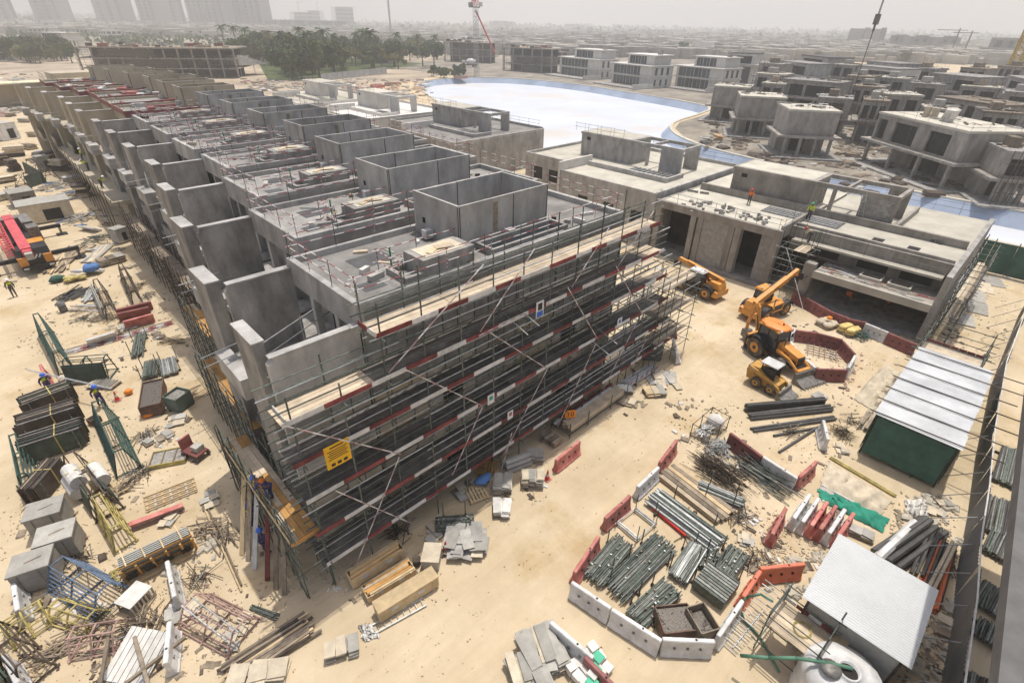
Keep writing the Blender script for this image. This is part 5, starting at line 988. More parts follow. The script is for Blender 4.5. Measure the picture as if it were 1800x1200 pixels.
frame('dark green A-frame of ladder-like rails beside the green panel stand', (82, 588), (118, 655), .9, 1.9, paint_g)
frame('dark green panel stand with tied panels on both sides', (130, 664), (200, 658), 1.3, 1.6, paint_g, 3, panel=panelg)
panel_stack('dark form panel stack next to the tube carriers', (48, 735), (138, 700), 1.3, 9, panelg, 'dark form panel stacks in a row'); panel_stack('dark form panel stack in the middle of the row, strapped in yellow', (42, 770), (150, 735), 1.3, 9, panelb, 'dark form panel stacks in a row'); panel_stack('dark form panel stack at the white wrapped rolls', (45, 808), (160, 770), 1.3, 9, panelg, 'dark form panel stacks in a row')
frame('dark green tall frame with bolted beams beside the form panel stacks', (188, 742), (228, 830), 1.2, 1.7, paint_g, 6); panel_stack('brown form panels between green frames, with pale edge strips', (62, 890), (112, 830), 1.2, 6, panelb)
frame('dark green frame end behind the brown form panels', (45, 800), (62, 870), .8, 1.6, paint_g, 4)
t = frame('brown steel frame holding white wrapped rolls under yellow straps', (140, 830), (195, 905), 1.2, 1.5, steeld, 3)
for i, (y, z) in enumerate(((-.55, .3), (.55, .3), (-.35, .9))):
    o = MB().tube((-1.3, y, z+.3), (.2, y, z+.3), .38, 14).build('wrapped_roll', sackw, t, False)
boxo('brown_panel', (1.1, -.6, .1), (1.2, .06, 1.1), panelg, t, 0, -.2); boxo('brown_panel', (1.1, .6, .1), (1.2, .06, 1.1), panelg, t, 0, .2); boxo('strap', (-.5, 0, 1.55), (.06, 1.4, .02), paint_y, t)
for i, (A, lb) in enumerate((((98, 925), 'tall grey wrapped crate at the back of the three'), ((118, 968), 'tall grey wrapped crate in the middle of the three'), ((78, 1018), 'tall grey wrapped crate at the white barrier'))):
    t = thing('wrapped_crate', lb, 'crate', G(*A), ends((60, 990), (110, 975))[2], 'grey wrapped crates in the yard'); MB().box(-.72, .72, -.6, .6, .12, 1.3, None, (.97, .97)).build('wrapped_body', mat('grey_wrap', (.27, .255, .23), .75, .2, 1.5, .2), t); boxo('top_sheet', (0, 0, 1.3), (1.5, 1.25, .1), stone, t, .04)
    for y in (-.5, 0, .5): boxo('pallet_runner', (0, y*.9, 0), (1.5, .1, .12), plyd, t)
    boxo('timber_batten', (.1, 0, 1.4), (.6, .06, .02), plyd, t, .3)
    for x in (-.4, .35): boxo('tie_band', (x, -.606, .12), (.04, .012, 1.18), plyd, t)
# glazed panels in a timber rack
c, Ld, a = ends((222, 1012), (345, 952)); t = thing('glazing_rack', 'timber rack of plastic-wrapped window panes with wooden cross battens', 'rack', c, a)
boxo('base', (0, 0, .0), (Ld, 1.5, .12), timber, t)
for i in range(5): boxo('pane', (0, -.2+i*.12, .12), (Ld*.95, .05, 1.35), mat('wrapped_glass', (.36, .36, .33), .35, .15), t, 0, .35)
for x in (-.48, -.28, -.08, .12, .32, .48): boxo('upright', (x*Ld, -.5, .12), (.09, .07, 1.2), plyo, t, 0, .35)
for z in (.25, .75, 1.2): boxo('rail_batten', (0, -.52-.35*z*.9+.2, z), (Ld, .05, .09), plyo, t)
for x in (-.4, -.15, .1, .35): boxo('top_batten', (x*Ld, -.35, 1.42), (.06, 1.1, .05), timber, t, .1); boxo('dark_bay', (x*Ld, -.62, .3), (Ld*.14, .02, .4), dark, t, 0, .3)
frame('yellow braced frame behind the glazing rack', (190, 905), (222, 960), .9, 1.5, paint_y, 4); frame('low yellow frame lying at the end of the glazing rack', (205, 1020), (240, 1000), .9, .5, paint_y, 2)
frame('blue steel frame with sloping ladder rails', (120, 1015), (200, 1062), 1.6, 1.2, paint_b, 6); frame('yellow and brown frame in the yard corner', (20, 1120), (85, 1080), 1.4, .8, paint_y, 2); frame('yellow low frame beside the blue frame', (108, 1075), (172, 1095), 1.1, .7, paint_y, 2); frame('pale red frame stacked with rusty grids', (140, 1130), (215, 1118), 1.4, .8, paint_r, 3)
frame('brown tall beams leaning over dark panels in the yard corner', (10, 1130), (70, 1195), 1.2, 1.4, steeld, 3, panel=panelg)
t = frame('red lattice frame with an aluminium ladder across it', (345, 1075), (430, 1120), 1.7, .9, paint_r, 3)
for y in (-.35, .1): tubeo('ladder_stile', (-1.4, y, 1.0), (1.6, y-.3, .9), .03, steell, t)
for i in range(10): tubeo('ladder_rung', (-1.2+i*.29, -.38-.03*i, 1.0), (-1.2+i*.29, .08-.03*i, 1.0), .018, steell, t)
c, Ld, a = ends((205, 1150), (285, 1165)); t = thing('propped_sheet', 'white ribbed panel propped between brown timber beams', 'panel', c, a)
for i in range(7): boxo('rib', (-.75+i*.25, 0, .25), (.22, 1.9, .07), sackw, t, 0, .28)
boxo('sheet', (0, 0, .2), (1.8, 1.9, .04), whitep, t, 0, .28)
for x, rz in ((-1.0, .6), (1.0, -.5), (.6, .9)): boxo('beam', (x, -.3, .5), (.12, 2.6, .12), plyd, t, rz)
t = thing('slatted_crate', 'small white slatted crate under the pane rack', 'crate', G(243, 1058), .5); boxo('lid', (0, 0, .55), (1.1, .9, .05), sackw, t)
for i in range(7): boxo('slat', (-.5+i*.165, -.42, .05), (.07, .04, .5), tarp, t); boxo('slat', (-.5+i*.165, .42, .05), (.07, .04, .5), tarp, t)
boxo('base', (0, 0, 0), (1.1, .9, .05), plyd, t)
c, Ld, a = ends((255, 888), (345, 852)); t = thing('timber_grid', 'light timber lattice pallet lying on the sand', 'pallet', c, a)
for i in range(4): boxo('long_batten', (0, -.5+i*.33, .08), (Ld, .08, .08), timber, t)
for i in range(7): boxo('cross_batten', (-Ld/2+.1+i*(Ld-.2)/6, 0, .0), (.08, 1.2, .08), whitep if i % 2 else timber, t)
c, Ld, a = ends((268, 812), (330, 800)); t = thing('rubble_tray', 'yellow-edged tray of rubble beside the red trolley', 'tray', c, a)
for y in (-.6, .6): boxo('side', (0, y, 0), (Ld, .06, .25), paint_y, t)
for x in (-.5, -.17, .17, .5): boxo('divider', (x*Ld, 0, 0), (.06, 1.2, .25), plyd, t)
boxo('rubble', (0, 0, .02), (Ld, 1.2, .15), mat('rubble_fill', (.33, .31, .28), .95, .4, 9, .5), t)
t = thing('red_trolley', 'red steel trolley with a cone and a grey seat', 'trolley', G(346, 800), .4); boxo('deck', (0, 0, .35), (.8, 1.3, .1), maroon, t); boxo('back', (0, .6, .4), (.7, .1, .8), redpl, t); boxo('box', (.1, -.2, .45), (.5, .5, .35), stone, t)
for x in (-.4, .4):
    for y in (-.5, .5): tubeo('wheel', (x-.05, y, .18), (x+.05, y, .18), .18, rubber, t, 10)
planks('board_pile', 'flat grey boards spread on the sand near the tube carriers', (100, 672), (155, 662), 1.6, 8, stone, layers=3, pw=.5, th=.04, mats=[stone, tarp, concl], fan=.15); 
t = slabs('brown slotted formwork tray on the sand by the walking worker', (184, 677), 1.9, 1.1, 1, plyd, .12, ends((160, 675), (208, 680))[2], pallet=True); 
for i in range(8): boxo('slot_bar', (-.7+i*.2, 0, .23), (.06, .95, .05), stone, t)
bundle('tube_bundle', 'upright-piled bundle of pale tubes fanned at the ends near the low scaffold', 'tubes', (240, 622), (246, 585), .8, 40, .035, steelg, mats=GR, jit=.12, z0=.05); bundle('tube_bundle', 'green tube bundle in a post cradle near the mesh bin', 'tubes', (262, 660), (266, 632), 1.0, 46, .035, steelg, mats=GR, jit=.05); bundle('tube_bundle', 'pale tube bundle in a post cradle beside the low scaffold', 'tubes', (298, 655), (292, 628), 1.1, 44, .035, steell, mats=[steell, MT['weathered_tube']], jit=.05)
bundle('red_white_poles', 'long red and white poles lying in a loose row', 'poles', (118, 615), (295, 565), .9, 22, .03, rwpole, mats=[rwpole, plyd, rwpole], jit=.1, cradle=False, z0=.0)
barrier(whpl, (150, 597), (200, 582), 'grey-white barrier lying in the red and white poles', None, .5, .7)
heap('tube_heap', 'spread heap of short green tubes near the sheet pile', (172, 422), 1.6, .5, 60, (.6, 1.6), .03, [steelg, steelg, MT['weathered_tube']], 'tubes', 1.3, 0, 2)
planks('plank_pile', 'pale loose planks fanned beside the mobile crane', (95, 478), (140, 432), 1.6, 16, timber, layers=2, jit=.1, mats=[timber, plyd, ply], fan=.16); planks('sheet_pile', 'white sheets and channels piled by the planks', (155, 462), (190, 430), 1.3, 8, sackw, layers=2, pw=.5, mats=[sackw, stone, tarp], fan=.08); slabs('brown board stack with a warped top by the white sheets', (198, 462), 2.4, 1.4, 6, plyd, .1, .2)
t = thing('sack_pile', 'pile of yellow sacks with a blue tarpaulin bundle', 'sacks', G(140, 490))
for i in range(9): blob('sack', (paint_y if i < 5 else tarp), t, (-.8+(i % 3)*.5, -.4+(i//3)*.4, .25+.12*(i % 2)), .38, (1.2, .7, .45), i)
blob('blue_bundle', clothb, t, (1.2, .4, .7), .7, (1.1, .8, .6), 33); blob('green_sack', netg, t, (-1.6, .6, .3), .6, (1.2, .7, .5), 12)
heap('rag_heap', 'grey rolled mesh lengths beside the oil drum', (132, 518), 1.0, .6, 30, (1.2, 1.9), .07, [pipeb, steelg], 'rolls', 1, .6, .12); planks('plank_pile', 'grey channels leaning in a pile by the rolled mesh', (148, 532), (168, 508), .8, 8, stone, layers=2, jit=.1, mats=[stone, steell], fan=.1)
t = thing('oil_drum', 'dark oil drum standing alone on the sand', 'drum', G(113, 547)); MB().lathe([(0, 0), (.29, 0), (.29, .3), (.305, .31), (.29, .32), (.29, .6), (.305, .61), (.29, .62), (.29, .9), (.27, .9), (.27, .87), (0, .87)], 16).build('body', MT['grey_tank'], t, True); tubeo('bung', (.12, 0, .87), (.12, 0, .9), .04, steeld, t)
frame('grey steel frame with leaning panel near the dumped red barriers', (178, 515), (200, 560), .9, 1.4, steeld, 3, panel=stone); frame('black trestle with clamps above the dumped red barriers', (222, 490), (245, 540), .8, 1.6, steeld, 4)
planks('plank_pile', 'grey broken boards near the red and white poles', (120, 545), (200, 535), 1.0, 10, stone, layers=1, jit=.2, mats=[stone, plyd, steell], fan=.4)
t = thing('orange_lump', 'orange foam block on the sand by the mesh bin', 'block', G(264, 730)); blob('block', signo, t, (0, 0, .15), .35, (1.3, .7, .5), 2); t = thing('orange_bag', 'round orange bag in the tube frame', 'bag', G(228, 692)); blob('bag', signo, t, (0, 0, .2), .28, (1, .8, .7), 4)
t = thing('rusty_box', 'small open rusty box by the dark green frame', 'box', G(168, 742)); boxo('body', (0, 0, 0), (.6, .5, .4), MT['rusty_bin'], t, .4); boxo('inside', (0, 0, .4), (.5, .4, .006), dark, t, .4)
for i, (A, rz) in enumerate((((425, 975), 0), ((436, 985), 0), ((447, 1000), 0), ((470, 1020), 0), ((485, 1035), 0), ((500, 1045), 0))):
    g = G(*A); t = thing('leaning_plank', ['pale plank leaning on the scaffold corner, first of six', 'brown plank leaning on the scaffold corner next to the pale one', 'red and white board leaning on the scaffold corner', 'mauve and white board leaning alone on the scaffold corner', 'old grey plank leaning on the scaffold corner, crossed', 'old grey plank leaning on the scaffold corner, last of six'][i], 'plank', g, 0)
    tp = Vector((3.05+.08*i, g.y+1.2, 3.5)); d = tp-g; m_ = [timber, plyd, whitep, redp, plyd, plyd][i]
    o = boxo('board', (0, 0, 0), (.22, .05, d.length), m_, t); o.matrix_local = d.to_track_quat('Z', 'Y').to_matrix().to_4x4() @ Matrix.Diagonal((.22, .05, d.length, 1))
tubes = ends((358, 890), (425, 1040)); t = thing('long_pole', 'long pale pole lying on the sand beside the scaffold shadow', 'pole', tubes[0], tubes[2]); tubeo('tube', (-tubes[1]/2, 0, .05), (tubes[1]/2, 0, .05), .045, timber, t); tubeo('tube', (-tubes[1]/2+.2, .14, .05), (tubes[1]/2-.3, .1, .05), .04, plyd, t); tubeo('coupler', (-.1, -.08, .05), (-.1, .2, .05), .06, steeld, t)
bundle('tube_bundle', 'few green tubes lying on the sand beside the ladder frame', 'tubes', (440, 1062), (488, 1080), .35, 5, .03, steelg, cradle=False, z0=0, jit=.1)
pl = ends((232, 930), (325, 895)); t = thing('red_beam', 'long red steel beam lying behind the glazing rack', 'beam', pl[0], pl[2]); boxo('flange', (0, 0, .0), (pl[1], .3, .05), paint_r, t); boxo('web', (0, 0, .05), (pl[1], .06, .3), paint_r, t); boxo('flange', (0, 0, .35), (pl[1], .3, .05), redpl, t)
# crates, sheds and racks farther up the left yard
for i, (A, s_, m_) in enumerate((((88, 385), (5.0, 3.2, 2.2), tarp), ((45, 360), (2.5, 3, 1.8), greyst), ((82, 300), (1.6, 1.6, 2.2), stone), ((72, 370), (2.0, 1.4, 1.4), plyd), ((215, 425), (1.3, 1.3, 1.5), stone), ((12, 245), (3.4, 3.4, 3.0), whpl))):
    t = thing('site_crate', ['grey sheeted crate hut with open front near the mobile crane', 'dark machine box behind the mobile crane', 'pair of tall pale crates near the terrace', 'low stacked timber crates near the terrace', 'pale concrete cube beside the low scaffold', 'white ribbed water cube at the edge of the yard'][i], 'crate', G(*A), .1*i); boxo('body', (0, 0, .1), s_, m_, t); boxo('lid', (0, 0, s_[2]+.1), (s_[0]*1.04, s_[1]*1.04, .1), stone, t); boxo('skid', (0, 0, 0), (s_[0], .2, .1), plyd, t); boxo('opening', (s_[0]*.1, -s_[1]/2-.02, .3), (s_[0]*.35, .03, s_[2]*.6), dark, t)
for i, (A, B2) in enumerate((((22, 352), (60, 345)), ((40, 330), (70, 320)), ((60, 300), (95, 320)))): frame(['open dark frame with green sheets on the sand near the terrace', 'grey frame rack near the tall pale crates', 'grey steel rack between the crates and the terrace'][i], A, B2, 2.0, 1.8, steeld, 3, panel=panelg)
t = thing('parked_car', 'yellowish car parked at the far end of the yard', 'car', G(22, 185), 1.4); MB().side([(-2.1, .35), (-2.1, .85), (-1.3, .95), (-.7, 1.45), (.9, 1.45), (1.5, .95), (2.1, .85), (2.1, .35)], -.85, .85).build('body', creamr, t)
for x in (-1.3, 1.3):
    for y in (-.8, .8): tubeo('wheel', (x, y-.1, .32), (x, y+.1, .32), .32, rubber, t, 12)
boxo('windscreen', (-1.02, 0, 1.0), (.05, 1.4, .5), glass, t, 0, 0, .75); boxo('rear_window', (1.22, 0, 1.0), (.05, 1.4, .45), glass, t, 0, 0, -.7); boxo('side_window', (.1, -.86, 1.0), (1.3, .02, .36), glass, t); boxo('side_window', (.1, .86, 1.0), (1.3, .02, .36), glass, t)
for i in range(3): heap('rubble_heap', ['mixed rubble heap beside the first cream houses', 'mixed rubble and sheets beside the tall crates', 'blue-grey rubble near the lying pale barrier'][i], ((95, 330), (125, 345), (150, 385))[i], 2.5, .9, 60, (.5, 1.6), .06, [stone, plyd, clothb, sackw], 'rubble', 1, 0, 3)
# ================================================================ right yard: sheds, fence, tank
def corrugated(x0, x1, y0, y1, z, n, axis='x', amp=.035):
    b = MB(); m_ = n*2+1
    for i in range(m_):
        u = i/(m_-1); a_ = amp*(1 if i % 2 else -1)
        if axis == 'x': b.v += [(x0+(x1-x0)*u, y0, z+a_), (x0+(x1-x0)*u, y1, z+a_)]
        else: b.v += [(x0, y0+(y1-y0)*u, z+a_), (x1, y0+(y1-y0)*u, z+a_)]
    b.f = [(2*i, 2*i+2, 2*i+3, 2*i+1) if axis == 'x' else (2*i, 2*i+1, 2*i+3, 2*i+2) for i in range(m_-1)]
    return b
sh = thing('store_shed', 'long shed with pale sheet roof under tubes and dark green net sides', 'shed', (31.4, -2.4, 0))
for i in range(7):
    o = corrugated(i*1.52, i*1.52+1.6, -.1+rnd.uniform(-.05, .05), 4.1, 3.05+.012*(i % 2), 7, 'x', .012).build('roof_sheet', corr, sh)
for i in range(7): tubeo('roof_tube', (.3+i*1.65, -1.6+rnd.uniform(-.5, .3), 3.13), (.1+i*1.65, 4.4, 3.13), .035, steeld, sh)
for x in (.2, 3.6, 7, 10.3):
    for y in (.1, 3.9): tubeo('post', (x, y, 0), (x, y, 3.0), .05, steeld, sh)
boxo('green_net', (.1, 2.0, .2), (.04, 3.7, 2.7), netg, sh); boxo('green_net', (5.3, 4.0, .3), (10.2, .04, 2.5), netg, sh); boxo('green_net', (5.3, 0, .3), (10.2, .04, 2.4), netg, sh)
t = thing('bamboo_planks', 'brown planks and a beige sheet piled along the long shed', 'planks', ends((1520, 780), (1600, 660))[0], ends((1520, 780), (1600, 660))[2])
for i in range(12): boxo('plank', (rnd.uniform(-.4, .4), -.8+i*.13, .1+.08*(i % 4)), (7.5, .2, .06), plyd if i % 3 else timber, t, rnd.gauss(0, .02))
s2_ = thing('small_shed', 'small shed with finely ribbed bright metal roof beside the water tank', 'shed', (16.65, -3.25, 0))
corrugated(0, 4.3, -.15, 3.55, 3.0, 34, 'x', .022).build('roof_sheet', mat('bright_ribbed_sheet', (.66, .67, .67), .42, .06, .5, metal=.1), s2_)
for x in (.3, 4.0):
    for y in (.1, 3.3): tubeo('post', (x, y, 0), (x, y, 2.96), .05, steeld, s2_)
boxo('wall_sheet', (.35, 1.7, 0), (.04, 3.2, 2.85), stone, s2_); boxo('wall_sheet', (2.2, 0.1, 0), (3.6, .04, 2.85), stone, s2_)
fn = thing('sheet_fence', 'grey corrugated sheet fence on tube stays along the yard', 'fence', (0, 0, 0))
FP = [(62, -3.0), (54, -3.0), (46, -3.0), (36.3, -3.55), (30.5, -4.05), (26.3, -4.3), (22.4, -4.7), (18.3, -4.95), (13, -5.2), (9, -5.4)]
for a_, b_ in zip(FP, FP[1:]):
    a_, b_ = Vector(a_), Vector(b_); Lf = (b_-a_).length; k = max(1, round(Lf/2.3))
    for i in range(k):
        p, q = a_.lerp(b_, i/k), a_.lerp(b_, (i+1)/k); an = atan2(q.y-p.y, q.x-p.x); o = corrugated(0, (q-p).length-.02, 0, 2.3, 0, 9, 'x', .02).build('fence_sheet', fencem, fn); o.matrix_local = Matrix.Translation((p.x, p.y, .02)) @ Matrix.Rotation(an, 4, 'Z') @ Matrix.Rotation(radians(90+rnd.uniform(-4, 4)), 4, 'X')
        tubeo('stay', (p.x, p.y+.08, 1.7), (p.x+rnd.uniform(-.2, .2), p.y+1.7, .1), .025, steell, fn)
    tubeo('top_rail', (a_.x, a_.y, 2.33), (b_.x, b_.y, 2.33), .035, whitep, fn)
for i, (A, B2, w_, n_) in enumerate((((1790, 790), (1775, 850), 1.6, 40), ((1772, 880), (1760, 940), 1.6, 40), ((1770, 935), (1752, 975), 1.2, 36), ((1764, 1035), (1745, 1075), 1.5, 34), ((1756, 1100), (1742, 1130), 1.3, 34), ((1740, 1195), (1735, 1225), 1.2, 30))): bundle('tube_bundle', 'dark stack of tubes on the sand behind the grey sheet fence', 'tubes', A, B2, w_, n_, .045, pipeb, mats=[pipeb, steelg, MT['weathered_tube']], jit=.04, group='tube stacks behind the fence', z0=.1, posts=False)
lg = thing('building_ledge', 'grey concrete ledge of the neighbouring building beside the fence', 'ledge', (0, 0, 0)); pa, pb = G(1748, 1260, 12), G(1792, 850, 12); dv = (pb-pa).normalized(); pc = pb+dv*14; nv_ = Vector((dv.y, -dv.x, 0)); MB().prism([tuple(v[:2]) for v in (pa, pa+nv_*9, pc+nv_*9, pc)], 11.6, 12.0).build('slab', MT['grey_tank'], lg); MB().prism([tuple(v[:2]) for v in (pa+nv_*1.2, pa+nv_*1.5, pc+nv_*1.5, pc+nv_*1.2)], 12.0, 12.3).build('kerb', MT['grey_tank'], lg)  # shade on the ledge and kerb is put into their dark grey colour
tk = thing('water_tank', 'round white plastic water tank with open hatch and hose', 'tank', (15.45, -1.95, 0)); tk.scale = (1.16, 1.16, 1.16)
MB().lathe([(0, 0), (1.15, 0), (1.18, .1), (1.15, .3), (1.18, .5), (1.15, .7), (1.18, .9), (1.15, 1.1), (1.18, 1.3), (1.15, 1.6), (1.05, 1.8), (.6, 2.0), (.33, 2.05), (.33, 2.12), (.28, 2.12), (.28, 1.95), (0, 1.95)], 28).build('body', whpl, tk, True)
MB().lathe([(0, 2.0), (.27, 2.0)], 18).build('hatch_opening', dark, tk); MB().lathe([(0, 2.06), (.3, 2.06), (.3, 2.12), (.1, 2.16), (0, 2.16)], 18, (-.35, .42, 0)).build('lid', greyst, tk, True)
MB().path([(.15, -.05, 2.08), (-.3, .6, 2.12), (-.8, 1.3, 2.05), (-1.1, 1.9, 1.6), (-1.3, 2.6, 1.0)], .06, 8).build('hose', mat('green_hose', (.10, .22, .15), .6), tk, True)
# access tower beside the tank
at_ = thing('access_tower', 'small tube access tower with planked deck and rope coil beside the tank', 'scaffold', G(1400, 1112, 1.6)); at_.location.z = 0; at_.rotation_euler.z = ends((1440, 1075), (1380, 1160))[2]+pi/2
for x in (-.95, .95):
    for y in (-.75, .75): tubeo('standard', (x, y, 0), (x, y, 3.2+rnd.uniform(-.3, .3)), .03, steelg, at_)
for z in (.5, 1.75, 2.3, 2.8):
    for y in (-.75, .75): tubeo('ledger', (-1.2, y, z), (1.2, y, z), .027, steelg, at_)
    for x in (-.95, .95): tubeo('transom', (x, -1.0, z+.05), (x, 1.0, z+.05), .027, steelg, at_)
for j in range(6): boxo('plank', (0, -.62+j*.25, 1.82), (2.0, .235, .04), ply, at_)
boxo('plank', (1.25, 0, 1.86), (.5, 2.0, .04), timber, at_)
for i in range(4): boxo('toe_board', (-.75+i*.5, .82, 1.87), (.48, .03, .2), redp if i % 2 else whitep, at_)
for i in range(3):
    pts = [(.1+(.28+.03*i)*cos(u*.52), .1+(.3+.03*i)*sin(u*.52), 1.88+.01*i) for u in range(13)]; MB().path(pts, .012, 5).build('rope_coil', paint_y, at_)
MB().path([(-1.2, .3, 1.9), (-1.7, .3, 1.8), (-2.1, .2, 1.2), (-2.2, .1, .5), (-1.8, 0, .05), (-.9, -.2, .05), (.2, -.9, .1)], .05, 8).build('hose', MT['green_hose'], at_, True)
for s_ in (-.95, -.15): tubeo('stair_string', (-1.5, s_-.5, .0), (-1.5, s_+1.1, 0.02), .03, steell, at_)
for i in range(16): tubeo('stair_tread', (-1.95, -1.6+i*.19, .1+i*.1), (-1.25, -1.6+i*.19, .1+i*.1), .025, steell, at_)
t = thing('ribbed_sheet', 'cream ribbed metal sheet lying by the access tower', 'sheet', G(1425, 1195), .5)
for i in range(5): boxo('rib', (0, -.4+i*.22, .9), (1.6, .17, .05), sackw, t)
boxo('stack_base', (0, 0, 0), (1.5, 1.0, .88), plyd, t)
# pipes, tarpaulins
bundle('plastic_pipes', 'thick white plastic pipe lying over the black pipes', 'pipes', (1540, 978), (1607, 915), .4, 1, .22, whpl, cradle=False, z0=.25, jit=0); bundle('plastic_pipes', 'grey-black drainage pipes under the white pipe', 'pipes', (1555, 985), (1640, 925), 1.5, 9, .15, pipeb, cradle=False, z0=0, jit=.06); bundle('plastic_pipes', 'orange drainage pipes between black pipes by the fence', 'pipes', (1618, 1015), (1652, 930), .9, 6, .08, pipeo, cradle=False, z0=.3, jit=.08, mats=[pipeo, pipeo, pipeb]); bundle('plastic_pipes', 'pale long pipe along the fence side of the orange pipes', 'pipes', (1632, 1040), (1678, 950), .3, 2, .08, tarp, cradle=False, z0=.4, jit=.03); bundle('plastic_pipes', 'black pipe lengths beside the small shed roof', 'pipes', (1640, 1070), (1672, 960), .7, 7, .08, pipeb, cradle=False, z0=0, jit=.05, mats=[pipeb, pipeb, pipeo])
def cloth(label, pts, mt, h=.35, name='tarpaulin', seed=1):
    r_ = random.Random(seed); P_ = [G(*q) for q in pts]; c = sum(P_, Vector())/len(P_); t = thing(name, label, 'tarpaulin', c); b = MB(); nu, nv = 22, 12
    for i in range(nu):
        for j in range(nv):
            u, v = i/(nu-1), j/(nv-1); p = (P_[0]*(1-u)+P_[1]*u)*(1-v)+(P_[3]*(1-u)+P_[2]*u)*v-c; e = min(u, 1-u, v, 1-v); k_ = min(1, e*6)
            b.v.append((p.x+r_.uniform(-.08, .08), p.y+r_.uniform(-.08, .08), .02+h*k_*(.7+.3*sin(u*25+v*4)+r_.uniform(-.25, .25))))
    b.f = [(i*nv+j, (i+1)*nv+j, (i+1)*nv+j+1, i*nv+j+1) for i in range(nu-1) for j in range(nv-1)]
    b.build('sheet', mt, t, True); return t
cloth('beige tarpaulin spread over pipes beside the green cloth', [(1455, 812), (1570, 880), (1545, 905), (1440, 858)], tarp, .4, seed=2); cloth('bright green cloth with yellow cord on the pipes', [(1437, 858), (1563, 912), (1550, 935), (1445, 880)], clothg, .3, seed=3); cloth('beige sheet bundled against the long shed', [(1500, 700), (1555, 640), (1590, 660), (1530, 720)], tarp, .6, seed=4); cloth('crumpled clear plastic sheet lying by the ladder', [(630, 1100), (652, 1096), (668, 1118), (640, 1126)], sackw, .14, 'plastic_sheet', 6); cloth('beige sheet spread over the planks along the long shed', [(1505, 752), (1560, 662), (1585, 668), (1535, 758)], tarp, .55, seed=7); cloth('white crumpled sheeting at the head of the white pipe', [(1590, 880), (1625, 885), (1630, 912), (1598, 908)], sackw, .5, seed=5)
bundle('yellow_pipe', 'long yellow pipe lying beyond the beige tarpaulin', 'pipes', (1462, 800), (1578, 868), .2, 2, .05, paint_y, cradle=False, z0=.02, jit=.02); bundle('pipe_bundle', 'white pipes showing beside the beige tarpaulin', 'pipes', (1445, 850), (1500, 880), .7, 9, .04, whitep, cradle=False, z0=0, jit=.06)
slabs('timber pallet boards beside the green cloth', (1500, 935), 1.8, .7, 3, stone, .08, ends((1480, 925), (1525, 945))[2])
t = thing('sack_pallet', 'pallet of yellow sacks beside the barrier ring', 'sacks', G(1490, 585), -.3)
boxo('pallet', (0, 0, 0), (1.4, 1.2, .14), plyd, t)
for i in range(12): blob('sack', mat('yellow_sack', (.62, .50, .20), .85), t, (-.4+(i % 3)*.4, -.35+((i//3) % 2)*.7, .25+(i//6)*.3), .32, (1, 1.1, .5), i)
t = thing('sack_pallet', 'pallet of pale sacks with an orange bag on top by the barrier ring', 'sacks', G(1452, 572), -.3); boxo('pallet', (0, 0, 0), (1.5, 1.2, .14), plyd, t)
for i in range(6): blob('sack', tarp, t, (-.4+(i % 3)*.4, -.35+(i//3)*.7, .3), .36, (1, 1.1, .6), i)
blob('orange_bag', signo, t, (.1, 0, .75), .25, (1, 1, .6), 9)
t = thing('rebar_mat', 'red-tipped reinforcing mat inside the barrier ring', 'rebar', G(1445, 618), .3)
for i in range(6): tubeo('bar', (-1.2, -1+i*.4, .06), (1.2, -1+i*.4, .06), .025, paint_r, t); tubeo('bar', (-1+i*.4, -1.2, .09), (-1+i*.4, 1.2, .09), .025, steeld, t)
heap('cable_heap', 'tangle of dark green cable in a rod cage past the barrier ring', (1512, 592), .9, .5, 60, (.4, 1.2), .02, [netg, steeld], 'cable', 1, 0, 3)
ns = thing('number_sign', 'orange number 10 sign on a red trolley beside the backhoe', 'sign', G(1344, 622), ends((1335, 605), (1355, 607))[2]); boxo('trolley', (0, .15, .1), (.8, .7, .7), paint_r, ns); boxo('plate', (0, -.25, .75), (.8, .03, .65), signo, ns); text('number', '10', .55, blacktxt, ns, Matrix.Translation((0, -.27, 1.08)) @ Matrix.Rotation(pi/2, 4, 'X'))
for x in (-.3, .3): tubeo('wheel', (x, -.2, .12), (x, .5, .12), .12, rubber, ns, 8)
# green net fence, planked deck and slabs past the long shed
gn = thing('net_fence', 'green netting fence between the villa and the lagoon channel', 'fence', (70, 1.0, 0)); 
for i in range(8): boxo('net_panel', (2.2, 1.2-i*1.9, .1), (.06, 1.88, 3.2), netg, gn, .05*(i % 2)); tubeo('post', (2.3, 2.1-i*1.9, 0), (2.3, 2.1-i*1.9, 3.6), .05, steeld, gn)
dk = thing('planked_deck', 'planked deck with red-white edge inside tube rails behind the long shed', 'deck', (43.2, -1.9, 0))
for i in range(17): boxo('plank', (.2+i*.25, 1.8, 1.2), (.23, 3.6, .05), ply if i % 3 else tarp, dk)
for i in range(7): boxo('toe_board', (.05, .25+i*.52, 1.2), (.04, .5, .25), redp if i % 2 else whitep, dk); boxo('toe_board', (4.5, .25+i*.52, 1.2), (.04, .5, .22), maroon, dk)
for x in (.1, 2.3, 4.5):
    for y in (0, 3.6): tubeo('standard', (x, y, 0), (x, y, 3.3), .035, steelg, dk)
for z in (1.15, 1.8, 2.3, 3.0):
    for y in (0, 3.6): tubeo('ledger', (-.4, y, z), (5, y, z), .03, steelg, dk)
    for x in (.1, 4.5): tubeo('transom', (x, -.5, z+.05), (x, 4.1, z+.05), .03, steelg, dk)
for i, A in enumerate(((1690, 560), (1712, 520), (1725, 505), (1745, 495), (1712, 540))): slabs('thin concrete slab laid on the sand path past the shed', A, 3.2, 2.2, 1, stone, .08, .2, 'concrete slabs on the sand path', .02, 'path_slab', False)
